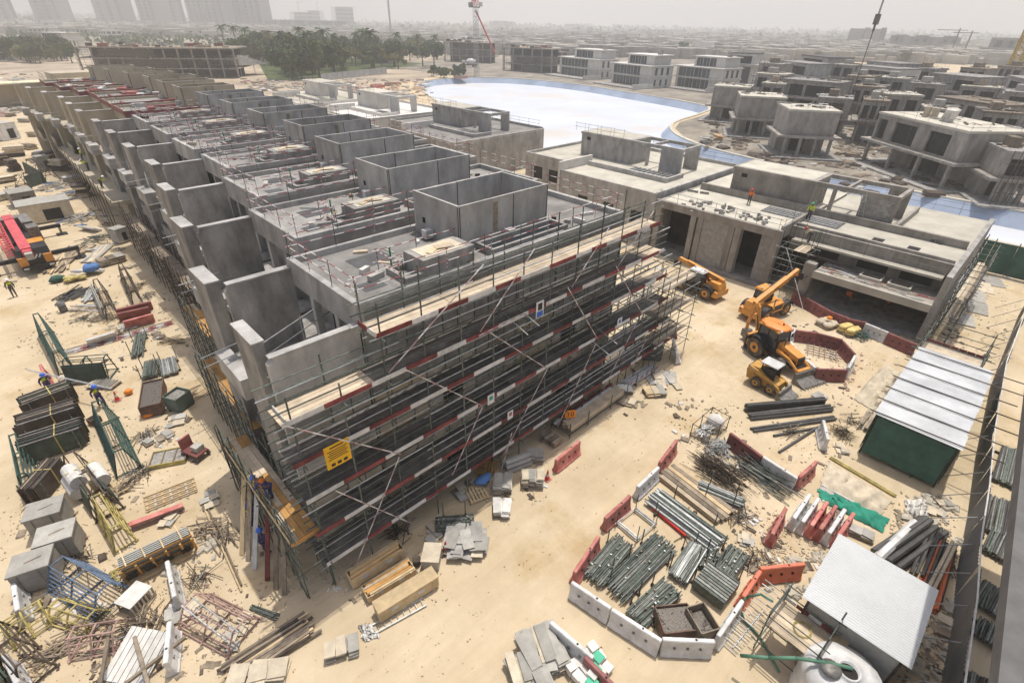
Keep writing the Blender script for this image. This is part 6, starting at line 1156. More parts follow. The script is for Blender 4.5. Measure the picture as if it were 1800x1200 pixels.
t = thing('blue_bag', 'small crumpled blue bag on the sand path', 'bag', G(1692, 538)); blob('bag', clothb, t, (0, 0, .15), .4, (1.2, .7, .5), 8)
t = thing('site_bin', 'dark wheeled bin beside the green netting', 'bin', G(1778, 478)); boxo('body', (0, 0, .2), (1.6, 2, 1.5), blackp, t); boxo('lid', (0, 0, 1.7), (1.7, 2.1, .12), greyst, t); tubeo('wheel', (-.6, -.9, .2), (-.6, .9, .2), .2, rubber, t, 10); tubeo('wheel', (.6, -.9, .2), (.6, .9, .2), .2, rubber, t, 10)
for i, A in enumerate(((1240, 252), (1262, 248))): slabs('orange timber stack on the curved bank' if i else 'grey block rubble on the curved bank', A, 3, 2, 4, plyo if i else stone, .3, .4, None, .3)
bt = thing('work_raft', 'pale blue work raft with machinery on the lagoon floor', 'raft', (87, 64, -2), .2); boxo('hull', (0, 0, 0), (6.5, 4, 1.8), mat('pale_blue_paint', (.38, .50, .66), .6), bt); boxo('machine', (0, 0, 1.8), (2.5, 1.5, 1.1), greyst, bt); tubeo('mast', (.5, 0, 2.9), (1.0, 0, 4.6), .08, steeld, bt); boxo('deck_box', (-2, .6, 1.8), (1.4, 1, .7), sackw, bt)
# sand banks and site clutter by the beach
bk = MB()
for i in range(170):
    p = G(rnd.uniform(555, 745), rnd.uniform(146, 178)); Mx = Matrix.Translation(p) @ Matrix.Rotation(rnd.uniform(0, 6), 4, 'Z'); s_ = rnd.uniform(.5, 2.2); bk.box(-s_, s_, -s_*.5, s_*.5, -.1, rnd.uniform(.2, .9), Mx, (.5, .4))
stuff(bk.build('earth_heaps', mat('red_earth', (.43, .315, .22), .95, .3, .4, .4)))
for i, A in enumerate(((640, 160), (665, 155), (690, 150), (810, 138))): t = thing('red_barrier_stack', 'stack of red barriers on the earth by the beach', 'barriers', G(*A), rnd.uniform(0, 3), 'red stacks by the beach'); boxo('row', (0, 0, 0), (6, 1.2, 1), redpl, t); boxo('row', (.5, 1.5, 0), (5, 1.2, 1.2), paint_r, t)
# small clutter packed along the low scaffold and between the racks
SP = [(185, 395), (205, 440), (225, 470), (240, 505), (262, 520), (280, 590), (300, 600), (205, 590), (232, 575), (180, 560), (150, 560), (310, 740), (330, 700), (250, 770), (280, 770), (220, 860), (245, 830), (370, 880), (390, 940), (345, 1020), (320, 1075), (265, 1090), (230, 1110), (300, 905), (355, 935), (140, 985), (60, 1060), (90, 1150), (180, 1085), (420, 1110), (110, 350), (75, 335), (165, 440), (120, 440), (60, 320), (140, 305)]
for i, A in enumerate(SP):
    if i % 3 == 0: heap('timber_scrap', 'small scrap heap of timber strips in the yard clutter', A, .7, .3, 24, (.5, 1.7), .03, [plyd, timber, steeld], 'scrap', 1.3, rnd.uniform(0, 3), .5)['group'] = 'timber scrap heaps in the yard'
    elif i % 3 == 1: heap('steel_scrap', 'small scrap heap of rods and short tubes in the yard clutter', A, .6, .3, 26, (.3, 1.5), .018, [steeld, steelg, steell], 'scrap', 1.2, rnd.uniform(0, 3), .8)['group'] = 'steel scrap heaps in the yard'
    else: slabs('small pile of broken boards in the yard clutter', A, rnd.uniform(.8, 1.4), rnd.uniform(.4, .8), 3, rnd.choice((stone, plyd, tarp)), .05, rnd.uniform(0, 3), 'broken board piles in the yard', .18, 'board_scrap', False)
for i, A in enumerate(((1190, 905), (1300, 905), (1310, 950), (1215, 930), (1440, 700), (1500, 740), (1480, 790), (1390, 760), (1560, 800), (1600, 820), (1640, 900), (1660, 1000), (1650, 880), (1590, 1060), (1650, 1100), (1330, 985), (1100, 705), (860, 800), (760, 940), (700, 935))):
    if i % 2: heap('rod_scrap', 'small tangle of rods and strips among the stored materials', A, .6, .25, 22, (.4, 1.5), .02, [steeld, plyd, steelg], 'scrap', 1.2, rnd.uniform(0, 3), .8)['group'] = 'scrap tangles among stored materials'
    else: slabs('small pile of broken boards among the stored materials', A, rnd.uniform(.7, 1.2), rnd.uniform(.4, .7), 3, rnd.choice((stone, plyd, tarp)), .05, rnd.uniform(0, 3), 'board piles among stored materials', .18, 'board_scrap', False)
CR = [(20, 205), (45, 215), (8, 290), (30, 275), (52, 262), (70, 275), (95, 285), (108, 300), (12, 320), (128, 320), (150, 345), (28, 300), (60, 240), (10, 350)]
for i, A in enumerate(CR):
    t = thing('material_stack', ('timber', 'grey block', 'dark panel', 'rusty steel')[i % 4]+' stack on bearers beside the '+('cream houses', 'site road')[(i//4) % 2]+', '+('low', 'tall')[(i//2) % 2]+' and loosely tied', 'stack', G(*A), rnd.uniform(0, 3), 'material stacks up the left yard'); m_ = (plyd, stone, panelb, steeld)[i % 4]; w_ = rnd.uniform(1.6, 3.2); hh = (.8, 1.7)[(i//2) % 2]
    for k_ in range(6): boxo('layer', (rnd.uniform(-.15, .15), rnd.uniform(-.15, .15), .1+k_*hh/6), (w_*rnd.uniform(.8, 1), rnd.uniform(1.1, 1.6), hh/6*.9), rnd.choice((m_, m_, tarp)), t, rnd.gauss(0, .05))
    for x in (-.6, .6): boxo('bearer', (x, 0, 0), (.12, 1.5, .1), plyd, t)
# scattered chips, offcuts and stones on the yard floor
def scatter(name, zones, mt, smin, smax, flat):
    b = MB()
    for (xa, ya, xb, yb, n_) in zones:
        cl = [(rnd.uniform(xa, xb), rnd.uniform(ya, yb)) for _ in range(max(1, n_//16))]
        for i_ in range(n_):
            cx, cy = rnd.choice(cl); p = G(cx+rnd.gauss(0, (xb-xa)*.05), cy+rnd.gauss(0, (yb-ya)*.05)) if i_ % 3 else G(rnd.uniform(xa, xb), rnd.uniform(ya, yb)); s_ = smin+(smax-smin)*rnd.random()**1.8; Mx = Matrix.Translation(p) @ Matrix.Rotation(rnd.uniform(0, 6), 4, 'Z') @ Matrix.Rotation(rnd.gauss(0, .15), 4, 'X'); b.box(-s_, s_, -s_*rnd.uniform(.2, .8), s_*.6, -.02, s_*flat*rnd.uniform(.5, 1.4), Mx, (.8, .7))
    return stuff(b.build(name, mt))
Z1 = [(20, 480, 330, 640, 250), (30, 640, 340, 900, 220), (20, 900, 520, 1190, 420), (540, 930, 800, 1060, 150), (1180, 700, 1500, 900, 350), (1290, 900, 1480, 1000, 350), (1560, 880, 1690, 1190, 500), (1380, 540, 1620, 700, 250), (1620, 480, 1790, 640, 250), (0, 230, 200, 400, 900), (0, 190, 60, 280, 300), (1620, 440, 1730, 640, 350), (840, 780, 960, 900, 80), (1000, 640, 1200, 760, 120)]
scatter('stone_chips', Z1, mat('dusty_chip', (.44, .37, .27), .95, .25, 3, rand=0), .02, .085, .5); scatter('timber_offcuts', [(a, b_, c_, d_, n_//7) for a, b_, c_, d_, n_ in Z1], plyd, .05, .28, .12); scatter('broken_concrete', [(1330, 960, 1450, 1040, 60), (1590, 870, 1690, 960, 110), (1600, 1060, 1680, 1190, 90), (270, 930, 380, 1010, 40), (150, 540, 330, 600, 60)], mat('dusty_concrete', (.40, .365, .30), .95, .2, 3, rand=0), .08, .30, .35)
scatter('sand_clods', [(0, 500, 520, 1200, 1400), (520, 700, 1500, 1200, 500), (1150, 480, 1480, 700, 300)], sand, .015, .045, .6)
# pale and dark litter: torn sheet, tape, bags
scatter('litter', [(a, b_, c_, d_, n_//14) for a, b_, c_, d_, n_ in Z1], sackw, .06, .22, .25); scatter('dark_litter', [(a, b_, c_, d_, n_//12) for a, b_, c_, d_, n_ in Z1], steeld, .06, .3, .2); scatter('pink_litter', [(200, 1000, 420, 1190, 40), (1460, 600, 1520, 720, 90), (180, 480, 300, 620, 40)], paint_r, .04, .15, .3)
# dark trodden earth and clutter on the far bank, grey-brown plain beyond
earth = mat('trodden_earth', (.20, .175, .145), .95, .35, .12, .3, rand=0, fine=1.5, col2=(.33, .29, .235))
struct(MB().prism([(104.5, -60), (104.5, 9), (105, 25), (107.6, 43.4), (111.5, 54.8), (117.4, 63.4), (125, 70), (134.5, 74.3), (150, 76.2), (169, 80), (177.2, 97), (183.4, 125), (189.2, 151), (188.2, 178), (182, 194), (168, 204.5), (170, 300), (420, 300), (420, -60)][::-1], -.3, .015).build('bank_ground', earth))
struct(MB().prism([tuple(G(x, y)[:2]) for x, y in ((-300, 92), (-30, 104), (150, 104), (390, 92), (600, 90), (760, 96), (800, 118), (900, 116), (1000, 112), (1250, 112), (1500, 105), (1900, 125), (1900, 62), (900, 42.5), (-300, 20.5))][::-1], -.3, .012).build('plain', mat('grey_plain', (.25, .225, .18), .95, .4, .012, rand=0, fine=.06, col2=(.40, .35, .265))))
for nm, m_, n_, a_, b2_ in (('bank_rubble', stone, 520, .2, .9), ('bank_timber', plyd, 420, .3, 1.5), ('bank_steel', steeld, 360, .3, 1.6)): scatter(nm, [(1238, 195, 1330, 262, n_//6), (1330, 215, 1520, 300, n_//3), (1480, 260, 1800, 345, n_//2), (1330, 120, 1800, 200, n_//2)], m_, a_, b2_, .3)
struct(MB().prism([tuple(G(x, y)[:2]) for x, y in ((-200, 180), (-60, 100), (400, 88), (780, 100), (790, 130), (735, 140), (640, 158), (560, 170), (430, 165), (330, 150), (180, 128), (80, 140), (40, 175))], -.3, .008).build('site_ground', mat('site_earth', (.36, .285, .205), .95, .3, .05, .3, rand=0, fine=.4, col2=(.48, .40, .30))))
for nm, m_, n_ in (('site_rubble', stone, 300), ('site_timber', plyd, 260), ('site_red_boards', paint_r, 130), ('site_white_sheets', sackw, 70)): scatter(nm, [(430, 140, 640, 185, n_), (0, 130, 60, 200, n_//5), (600, 140, 760, 170, n_//4)], m_, .3, 1.4, .35)
# far town that reads as one mass
b = MB()
for _ in range(9000):
    px = rnd.uniform(-30, 1830); hor = 38+(px-900)*.0198; py = hor+7.5+rnd.random()**1.4*52
    if 395 < px < 775 and py > 78: continue
    if py > hor+40 and px < 400: continue
    p = G(px, py); s_ = rnd.uniform(3, 9)*max(1, p.length/700); hh = rnd.uniform(2.5, 8); Mx = Matrix.Translation(p) @ Matrix.Rotation(rnd.choice((0, .1, pi/2)), 4, 'Z'); b.box(-s_, s_, -s_*.7, s_*.7, 0, hh, Mx)
stuff(b.build('far_town', mat('far_town_mass', (.36, .335, .29), .9, .35, .02, rand=0, fine=.15)))
b = MB()
for _ in range(5000):
    px = rnd.uniform(-30, 1830); hor = 38+(px-900)*.0198; py = hor+9+rnd.random()**1.4*48
    p = G(px, py); s_ = rnd.uniform(1.5, 4)*max(1, p.length/800); Q = Quaternion((rnd.gauss(0, 1), rnd.gauss(0, 1), rnd.gauss(0, 1), rnd.gauss(0, 1))).normalized()
    if inpoly(p.x, p.y, LAG): continue
    for q in range(3):
        c = p+Vector((rnd.uniform(-s_, s_), rnd.uniform(-s_, s_), rnd.uniform(.5, 2.5)*s_*.5)); b.add([c+Q @ Vector(v)*s_*.6 for v in ((-1, -.6, 0), (1, -.5, .2), (.9, .7, 0), (-.8, .6, .3))], [(0, 1, 2, 3)]); Q = Q @ Quaternion((.5, .5, .5, .5))
stuff(b.build('far_greenery', leafm[0]))
# ================================================================ machines
def wheel(t, c, R, w, axis_y=1, rimm=yelp):
    "tyre and rim, axle along local y"
    x, y, z = c; tt = MB(); n = 22; prof = [(R*.55, -w/2), (R*.9, -w/2), (R, -w*.38), (R, w*.38), (R*.9, w/2), (R*.55, w/2)]; k = len(prof)
    for i in range(n):
        rr = 1.0 if i % 2 else .965
        for r_, yy in prof: tt.v.append((x+r_*(rr if r_ > R*.9 else 1)*cos(2*pi*i/n), y+yy, z+r_*(rr if r_ > R*.9 else 1)*sin(2*pi*i/n)))
    tt.f = [(i*k+j, i*k+j+1, ((i+1) % n)*k+j+1, ((i+1) % n)*k+j) for i in range(n) for j in range(k-1)]
    o = tt.build('wheel', rubber, t); MB().tube((x, y-w*.42, z), (x, y+w*.42, z), R*.56, 16).build('rim', rimm, o); MB().tube((x, y-w*.46, z), (x, y+w*.46, z), R*.2, 10).build('hub', blackp, o)
def fenders(t, x, y, z, R, w, mt):
    b = MB(); pts = [(x+R*cos(a), z+R*sin(a)) for a in [radians(v) for v in range(20, 165, 16)]]
    for (xa, za), (xb, zb) in zip(pts, pts[1:]): b.add([(xa, y-w/2, za), (xb, y-w/2, zb), (xb, y+w/2, zb), (xa, y+w/2, za)], [(0, 1, 2, 3)]); b.add([(xa, y-w/2, za+.05), (xb, y-w/2, zb+.05), (xb, y+w/2, zb+.05), (xa, y+w/2, za+.05)], [(3, 2, 1, 0)])
    b.build('fender', mt, t)
def cab(t, x0, x1, y0, y1, z0, z1, roofm, frame_m=blackp, slope=.2):
    B = lambda nm, a, b_, c, d, e, f, m_: boxo(nm, ((a+b_)/2, (c+d)/2, e), (b_-a, d-c, f-e), m_, t)
    g = MB(); g.add([(x0+.05, y0+.04, z0), (x1-.02, y0+.04, z0), (x1-.02, y1-.04, z0), (x0+.05, y1-.04, z0), (x0+.15, y0+.08, z1), (x1-slope, y0+.08, z1), (x1-slope, y1-.08, z1), (x0+.15, y1-.08, z1)], ((0, 3, 2, 1), (4, 5, 6, 7), (0, 1, 5, 4), (1, 2, 6, 5), (2, 3, 7, 6), (3, 0, 4, 7))); g.build('cab_glazing', glass, t)
    for y in (y0, y1):
        s_ = 1 if y == y0 else -1
        tubeo('pillar', (x0+.05, y+s_*.02, z0), (x0+.15, y+s_*.06, z1), .05, frame_m, t); tubeo('pillar', (x1, y+s_*.02, z0), (x1-slope, y+s_*.06, z1), .05, frame_m, t); tubeo('pillar', ((x0+x1)/2, y+s_*.02, z0), ((x0+x1)/2, y+s_*.06, z1), .04, frame_m, t); tubeo('sill', (x0, y, z0+.1), (x1, y, z0+.1), .05, frame_m, t)
    r = MB().box(x0-.05, x1-slope+.15, y0-.05, y1+.05, z1, z1+.14, None, (.88, .85)); r.build('cab_roof', roofm, t)
def telehandler(label, loc, rz, boom_up, roofm, ext=0.0):
    "heading +x; boom pivots at the rear, rests along the right side"
    t = thing('telehandler', label, 'telehandler', loc, rz, 'machines parked on the track')
    for x in (-1.4, 1.45):
        for y in (-.95, .95): wheel(t, (x, y, .62), .62, .42); fenders(t, x, y, .64, .74, .48, blackp)
    MB().side([(-2.5, .55), (-2.5, 1.25), (-2.35, 1.75), (-1.4, 1.8), (-.9, 1.2), (1.9, 1.05), (2.1, .8), (2.0, .5)], -.5, .6).build('chassis', yelp, t); MB().side([(-2.55, .5), (-2.55, 1.0), (-2.2, 1.1), (-2.0, .5)], -.95, .95).build('counterweight', yelp, t)
    MB().side([(-.9, .75), (-.9, 1.45), (.7, 1.5), (1.0, 1.25), (1.0, .75)], -1.1, -.45).build('engine_cover', yelp, t); boxo('grille', (.0, -1.105, .95), (1.1, .02, .4), blackp, t); boxo('fuel_tank', (0, .9, .5), (1.2, .35, .5), blackp, t)
    cab(t, -.75, .85, .1, 1.05, 1.15, 2.35, roofm, blackp, .25)
    p = Vector((-2.0, -.2, 1.85)); d = Vector((cos(boom_up), 0, sin(boom_up))); Q = Matrix.Translation(p) @ Matrix.Rotation(-boom_up, 4, 'Y')
    o = MB().box(-.3, 3.9, -.2, .2, -.22, .22, Q).build('boom', yelp, t); MB().box(3.9, 5.1+ext, -.15, .15, -.16, .16, Q).build('boom_extension', yelp, t)
    text('lettering', 'JCB', .34, blacktxt, o, Q @ Matrix.Translation((2.2, .206, 0)) @ Matrix.Rotation(pi, 4, 'Z') @ Matrix.Rotation(pi/2, 4, 'X')); text('lettering', 'JCB', .34, blacktxt, o, Q @ Matrix.Translation((2.2, -.206, 0)) @ Matrix.Rotation(pi/2, 4, 'X'))
    e = p+d*(5.0+ext); MB().path([e, e+Vector((.25, 0, -.5))], .14, 6).build('boom_head', yelp, t)
    for y in (-.35, .35): MB().box(0, 1.1, y-.06, y+.06, 0, .05, Matrix.Translation(e+Vector((.3, 0, -.75)))).build('fork', blackp, t)
    MB().box(-.06, .06, -.55, .55, 0, .6, Matrix.Translation(e+Vector((.28, 0, -.78)))).build('carriage', blackp, t)
    MB().tube((-1.0, -.2, 1.25), p+d*1.6-Vector((0, 0, .2)), .09, 8).build('lift_ram', greyst, t); MB().tube(p+Vector((.2, .28, .24)), p+d*3.7+Vector((0, .28, .24)), .04, 6).build('hydraulic_line', blackp, t)
    for y in (-.8, .8): boxo('headlight', (2.02, y, .95), (.06, .2, .14), whitep, t); boxo('tail_light', (-2.57, y, .9), (.04, .16, .12), redp, t)
    boxo('decal_stripe', (-1.7, .606, 1.0), (1.2, .012, .16), blackp, t); boxo('decal_stripe', (-1.7, -.506, 1.0), (1.2, .012, .16), blackp, t); tubeo('exhaust', (-.6, -1.0, 1.45), (-.6, -1.0, 2.1), .05, greyst, t, 8); boxo('step', (.1, 1.15, .35), (.6, .2, .05), blackp, t); MB().path([(-1.9, .1, 2.0), (-1.2, .12, 1.7), (-.9, .1, 1.3)], .03, 5).build('hose', blackp, t)
    for x in (-1.2, .9): boxo('work_light', (x*.5, .5, 2.5), (.15, .12, .1), whitep, t)
    tubeo('mirror_arm', (.8, 1.05, 1.9), (1.1, 1.35, 2.0), .02, blackp, t); boxo('mirror', (1.1, 1.35, 1.85), (.05, .2, .3), blackp, t)
    return t
def heading(a, b_): return ends(a, b_)[2]
c, L0, a = ends((1238, 526), (1194, 507)); n_ = Vector((-sin(a), cos(a), 0))
# near-side wheels are at +y for the first machine (it faces away to the left)
telehandler('orange-yellow telehandler with white cab roof parked by the gable scaffold', c-n_*.95, a, .13, whitep, -.3)
c, L0, a = ends((1312, 562), (1368, 540)); telehandler('orange-yellow telehandler with raised boom behind the backhoe loader', c+Vector((-sin(a), cos(a), 0))*-.1, a, .36, yelp, .2)
# backhoe loader
c, L0, a = ends((1322, 622), (1364, 650)); nrm = Vector((-sin(a), cos(a), 0)); bh = thing('backhoe_loader', 'yellow backhoe loader with orange cab roof and toothed front bucket', 'backhoe', c+nrm*.95, a, 'machines parked on the track')
for y in (-.95, .95): wheel(bh, (-1.05, y, .78), .78, .5); wheel(bh, (1.25, y*.95, .52), .52, .36); fenders(bh, -1.05, y, .8, .92, .55, blackp)
MB().side([(-1.9, .6), (-1.9, 1.1), (-.6, 1.25), (2.1, 1.15), (2.1, .7), (1.6, .55)], -.45, .45).build('chassis', blackp, bh); hood = MB(); hood.add([(.35, -.48, 1.0), (2.2, -.4, .95), (2.2, .4, .95), (.35, .48, 1.0), (.35, -.44, 1.82), (2.15, -.36, 1.5), (2.15, .36, 1.5), (.35, .44, 1.82)], ((0, 3, 2, 1), (4, 5, 6, 7), (0, 1, 5, 4), (1, 2, 6, 5), (2, 3, 7, 6), (3, 0, 4, 7))); o = hood.build('bonnet', yelp, bh)
boxo('grille', (2.2, 0, 1.0), (.04, .7, .45), blackp, bh); text('lettering', '3CX', .28, blacktxt, o, Matrix.Translation((1.2, -.452, 1.32)) @ Matrix.Rotation(.045, 4, 'Z') @ Matrix.Rotation(pi/2, 4, 'X')); text('lettering', 'JCB', .24, blacktxt, o, Matrix.Translation((1.2, .452, 1.32)) @ Matrix.Rotation(pi-.045, 4, 'Z') @ Matrix.Rotation(pi/2, 4, 'X'))
cab(bh, -1.55, .4, -.72, .72, 1.15, 2.65, yelp, blackp, .2); blob('roof_dome', mat('orange_cab_roof', (.72, .25, .06), .45), bh, (-.6, 0, 2.78), 1.12, (1.05, .78, .16), 1, 18); tubeo('beacon', (-.2, .2, 2.9), (-.2, .2, 3.05), .07, redp, bh, 8)
for y in (-.62, .62):
    MB().path([(.5, y, 1.35), (1.7, y, 1.15), (2.5, y*1.0, .7), (2.85, y, .3)], .1, 6).build('loader_arm', yelp, bh); MB().tube((.9, y*.9, .95), (2.3, y*.9, .75), .06, 8).build('lift_ram', greyst, bh)
MB().side([(2.75, .1), (2.8, .75), (2.95, .8), (3.05, .35), (3.75, .08), (3.75, .03), (2.8, .03)], -1.15, 1.15).build('front_bucket', greyst, bh)
for i in range(8): boxo('bucket_tooth', (3.83, -1.05+i*.3, .03), (.2, .08, .05), greyst, bh)
boxo('cross_beam', (2.6, 0, .45), (.25, 1.3, .3), yelp, bh)
boxo('rear_frame', (-2.05, 0, .5), (.2, 1.9, .9), yelp, bh); MB().path([(-2.2, .3, 1.0), (-2.75, .3, 3.1), (-3.0, .3, 3.4)], .17, 6).build('backhoe_boom', yelp, bh); MB().path([(-3.0, .3, 3.4), (-3.35, .3, 1.5), (-3.3, .3, .9)], .13, 6).build('dipper', yelp, bh); MB().side([(-3.5, .9), (-3.0, .95), (-2.7, .45), (-2.9, .1), (-3.5, .3)], .0, .6).build('rear_bucket', greyst, bh); MB().tube((-2.3, .3, 1.8), (-2.85, .3, 3.0), .08, 8).build('boom_ram', greyst, bh)
for y in (-.85, .85): boxo('stabiliser', (-2.1, y, .15), (.18, .22, 1.1), blackp, bh); boxo('stabiliser_foot', (-2.1, y, .0), (.4, .3, .1), greyst, bh)
for y in (-.5, .5): MB().path([(-2.1, .3+y*.2, 1.2), (-2.35, .3+y*.3, 1.9), (-2.6, .3+y*.3, 2.6)], .025, 5).build('hose', blackp, bh)
tubeo('exhaust', (.75, -.3, 1.7), (.75, -.3, 2.4), .05, greyst, bh, 8); boxo('step', (-.4, -.95, .45), (.5, .25, .05), blackp, bh); boxo('step', (-.4, .95, .45), (.5, .25, .05), blackp, bh)
for y in (-.8, .8): boxo('mirror', (.3, y*1.1, 2.0), (.05, .2, .3), blackp, bh); boxo('work_light', (.35, y*.7, 2.72), (.1, .2, .12), whitep, bh)
# skid steer
c, L0, a = ends((1325, 678), (1352, 692)); nrm = Vector((-sin(a), cos(a), 0)); sk = thing('skid_steer', 'small ochre skid steer loader with white cab roof and steel bucket', 'skid steer', c+nrm*.6, a, 'machines parked on the track')
for x in (-.52, .55):
    for y in (-.66, .66): wheel(sk, (x, y, .4), .4, .28, 1, yelo)
o = MB().side([(-1.35, .35), (-1.45, 1.0), (-1.3, 1.45), (-.6, 1.5), (.3, .95), (.95, .85), (1.0, .35)], -.5, .5).build('body', yelo, sk)
for y in (-.62, .62): MB().side([(-1.4, 1.15), (-1.25, 1.5), (.2, 1.15), (1.05, .75), (1.3, .3), (1.1, .28), (.85, .65), (.1, .95)], y-.08, y+.08).build('loader_arm', yelo, sk); tubeo('ram', (-.9, y*.8, .9), (.6, y*.8, .95), .05, greyst, sk, 8)
text('lettering', 'CAT', .24, whitep, o, Matrix.Translation((-1.0, -.71, 1.32)) @ Matrix.Rotation(pi/2, 4, 'X'))
for y in (-.42, .42):
    for x0_, x1_ in ((-.55, -.5), (.5, .42)): tubeo('cab_post', (x0_, y, .95), (x1_, y, 1.98), .045, blackp, sk)
    boxo('side_screen', (0, y, 1.0), (.95, .03, .75), blackp, sk)
boxo('cab_roof', (-.05, 0, 1.98), (1.25, 1.05, .09), whitep, sk); boxo('seat', (-.2, 0, .9), (.5, .5, .5), blackp, sk); boxo('engine_grille', (-1.42, 0, .7), (.05, .8, .6), blackp, sk)
MB().side([(1.15, .08), (1.2, .6), (1.32, .62), (1.4, .25), (1.95, .06), (1.95, .02), (1.2, .02)], -.85, .85).build('bucket', greyst, sk)
for i in range(6): boxo('bucket_tooth', (2.0, -.72+i*.29, .02), (.14, .07, .04), greyst, sk)
# mobile crane
mc = thing('mobile_crane', 'red and orange truck-mounted mobile crane with red lattice jib and spread outriggers', 'mobile crane', (-.9, 67.2, 0), radians(92))
for x in (1.6, 3.4, 7.2, 9.0):
    for y in (-1.15, 1.15): wheel(mc, (x, y, .62), .62, .45, 1, greyst)
boxo('chassis', (5.6, 0, .75), (12.6, 2.4, .75), blackp, mc); MB().side([(-.9, .7), (-.95, 1.4), (-.5, 2.3), (1.0, 2.4), (1.0, .7)], -1.3, 1.3).build('driver_cab', blackp, mc); boxo('cab_corner', (-.55, 1.0, .8), (.9, .7, .9), yelp, mc); boxo('cab_corner', (-.55, -1.0, .8), (.9, .7, .9), yelp, mc); boxo('windscreen', (-.78, 0, 1.45), (.05, 2.3, .75), glass, mc, 0, 0, .45); boxo('bumper', (-1.0, 0, .45), (.3, 2.6, .4), blackp, mc)
for y in (-1.0, 1.0): boxo('headlight', (-1.16, y, .55), (.05, .4, .18), whitep, mc)
boxo('slew_deck', (6.2, 0, 1.5), (6.0, 2.5, .6), blackp, mc); boxo('crane_cab', (3.6, -1.0, 1.9), (1.6, .9, 1.5), greyst, mc); boxo('orange_deck', (1.9, -.6, 1.9), (1.6, 1.4, .5), yelp, mc); boxo('counterweight', (9.4, 0, 1.7), (1.2, 2.6, 1.4), greyst, mc); boxo('engine_box', (7.6, -.9, 2.1), (2.4, .9, 1.0), greyst, mc)
bm = Matrix.Translation((8.8, .35, 2.6)) @ Matrix.Rotation(radians(-183), 4, 'Y'); MB().box(0, 9.6, -.42, .42, -.45, .45, bm).build('boom', craner, mc); MB().box(9.6, 10.3, -.34, .34, -.36, .36, bm).build('boom_section', craner, mc); MB().box(10.3, 10.9, -.3, .3, -.3, .3, bm).build('boom_head', stone, mc)
MB().box(-1.5, -.02, -.45, .45, -.5, .5, bm).build('boom_foot', craner, mc)
lattice(mc, (8.5, 1.45, 2.7), (-.5, 1.5, 2.2), .7, craner, 12, .06, 'lattice_jib'); boxo('jib_panel', (4, 1.86, 2.2), (5, .03, .5), craner, mc)
for x in (.9, 10.4):
    for s_ in (-1, 1): boxo('outrigger_beam', (x, s_*2.2, .9), (.4, 3.0, .35), blackp, mc); tubeo('outrigger_jack', (x, s_*3.5, .1), (x, s_*3.5, 1.1), .12, greyst, mc, 8); boxo('outrigger_pad', (x, s_*3.5, 0), (1.0, 1.0, .1), blackp, mc)
for i in range(3): boxo('chevron', (-.98-.1*(i % 2), -.3+.3*i, 1.5), (.03, .12, .4), whitep, mc, 0, .6)
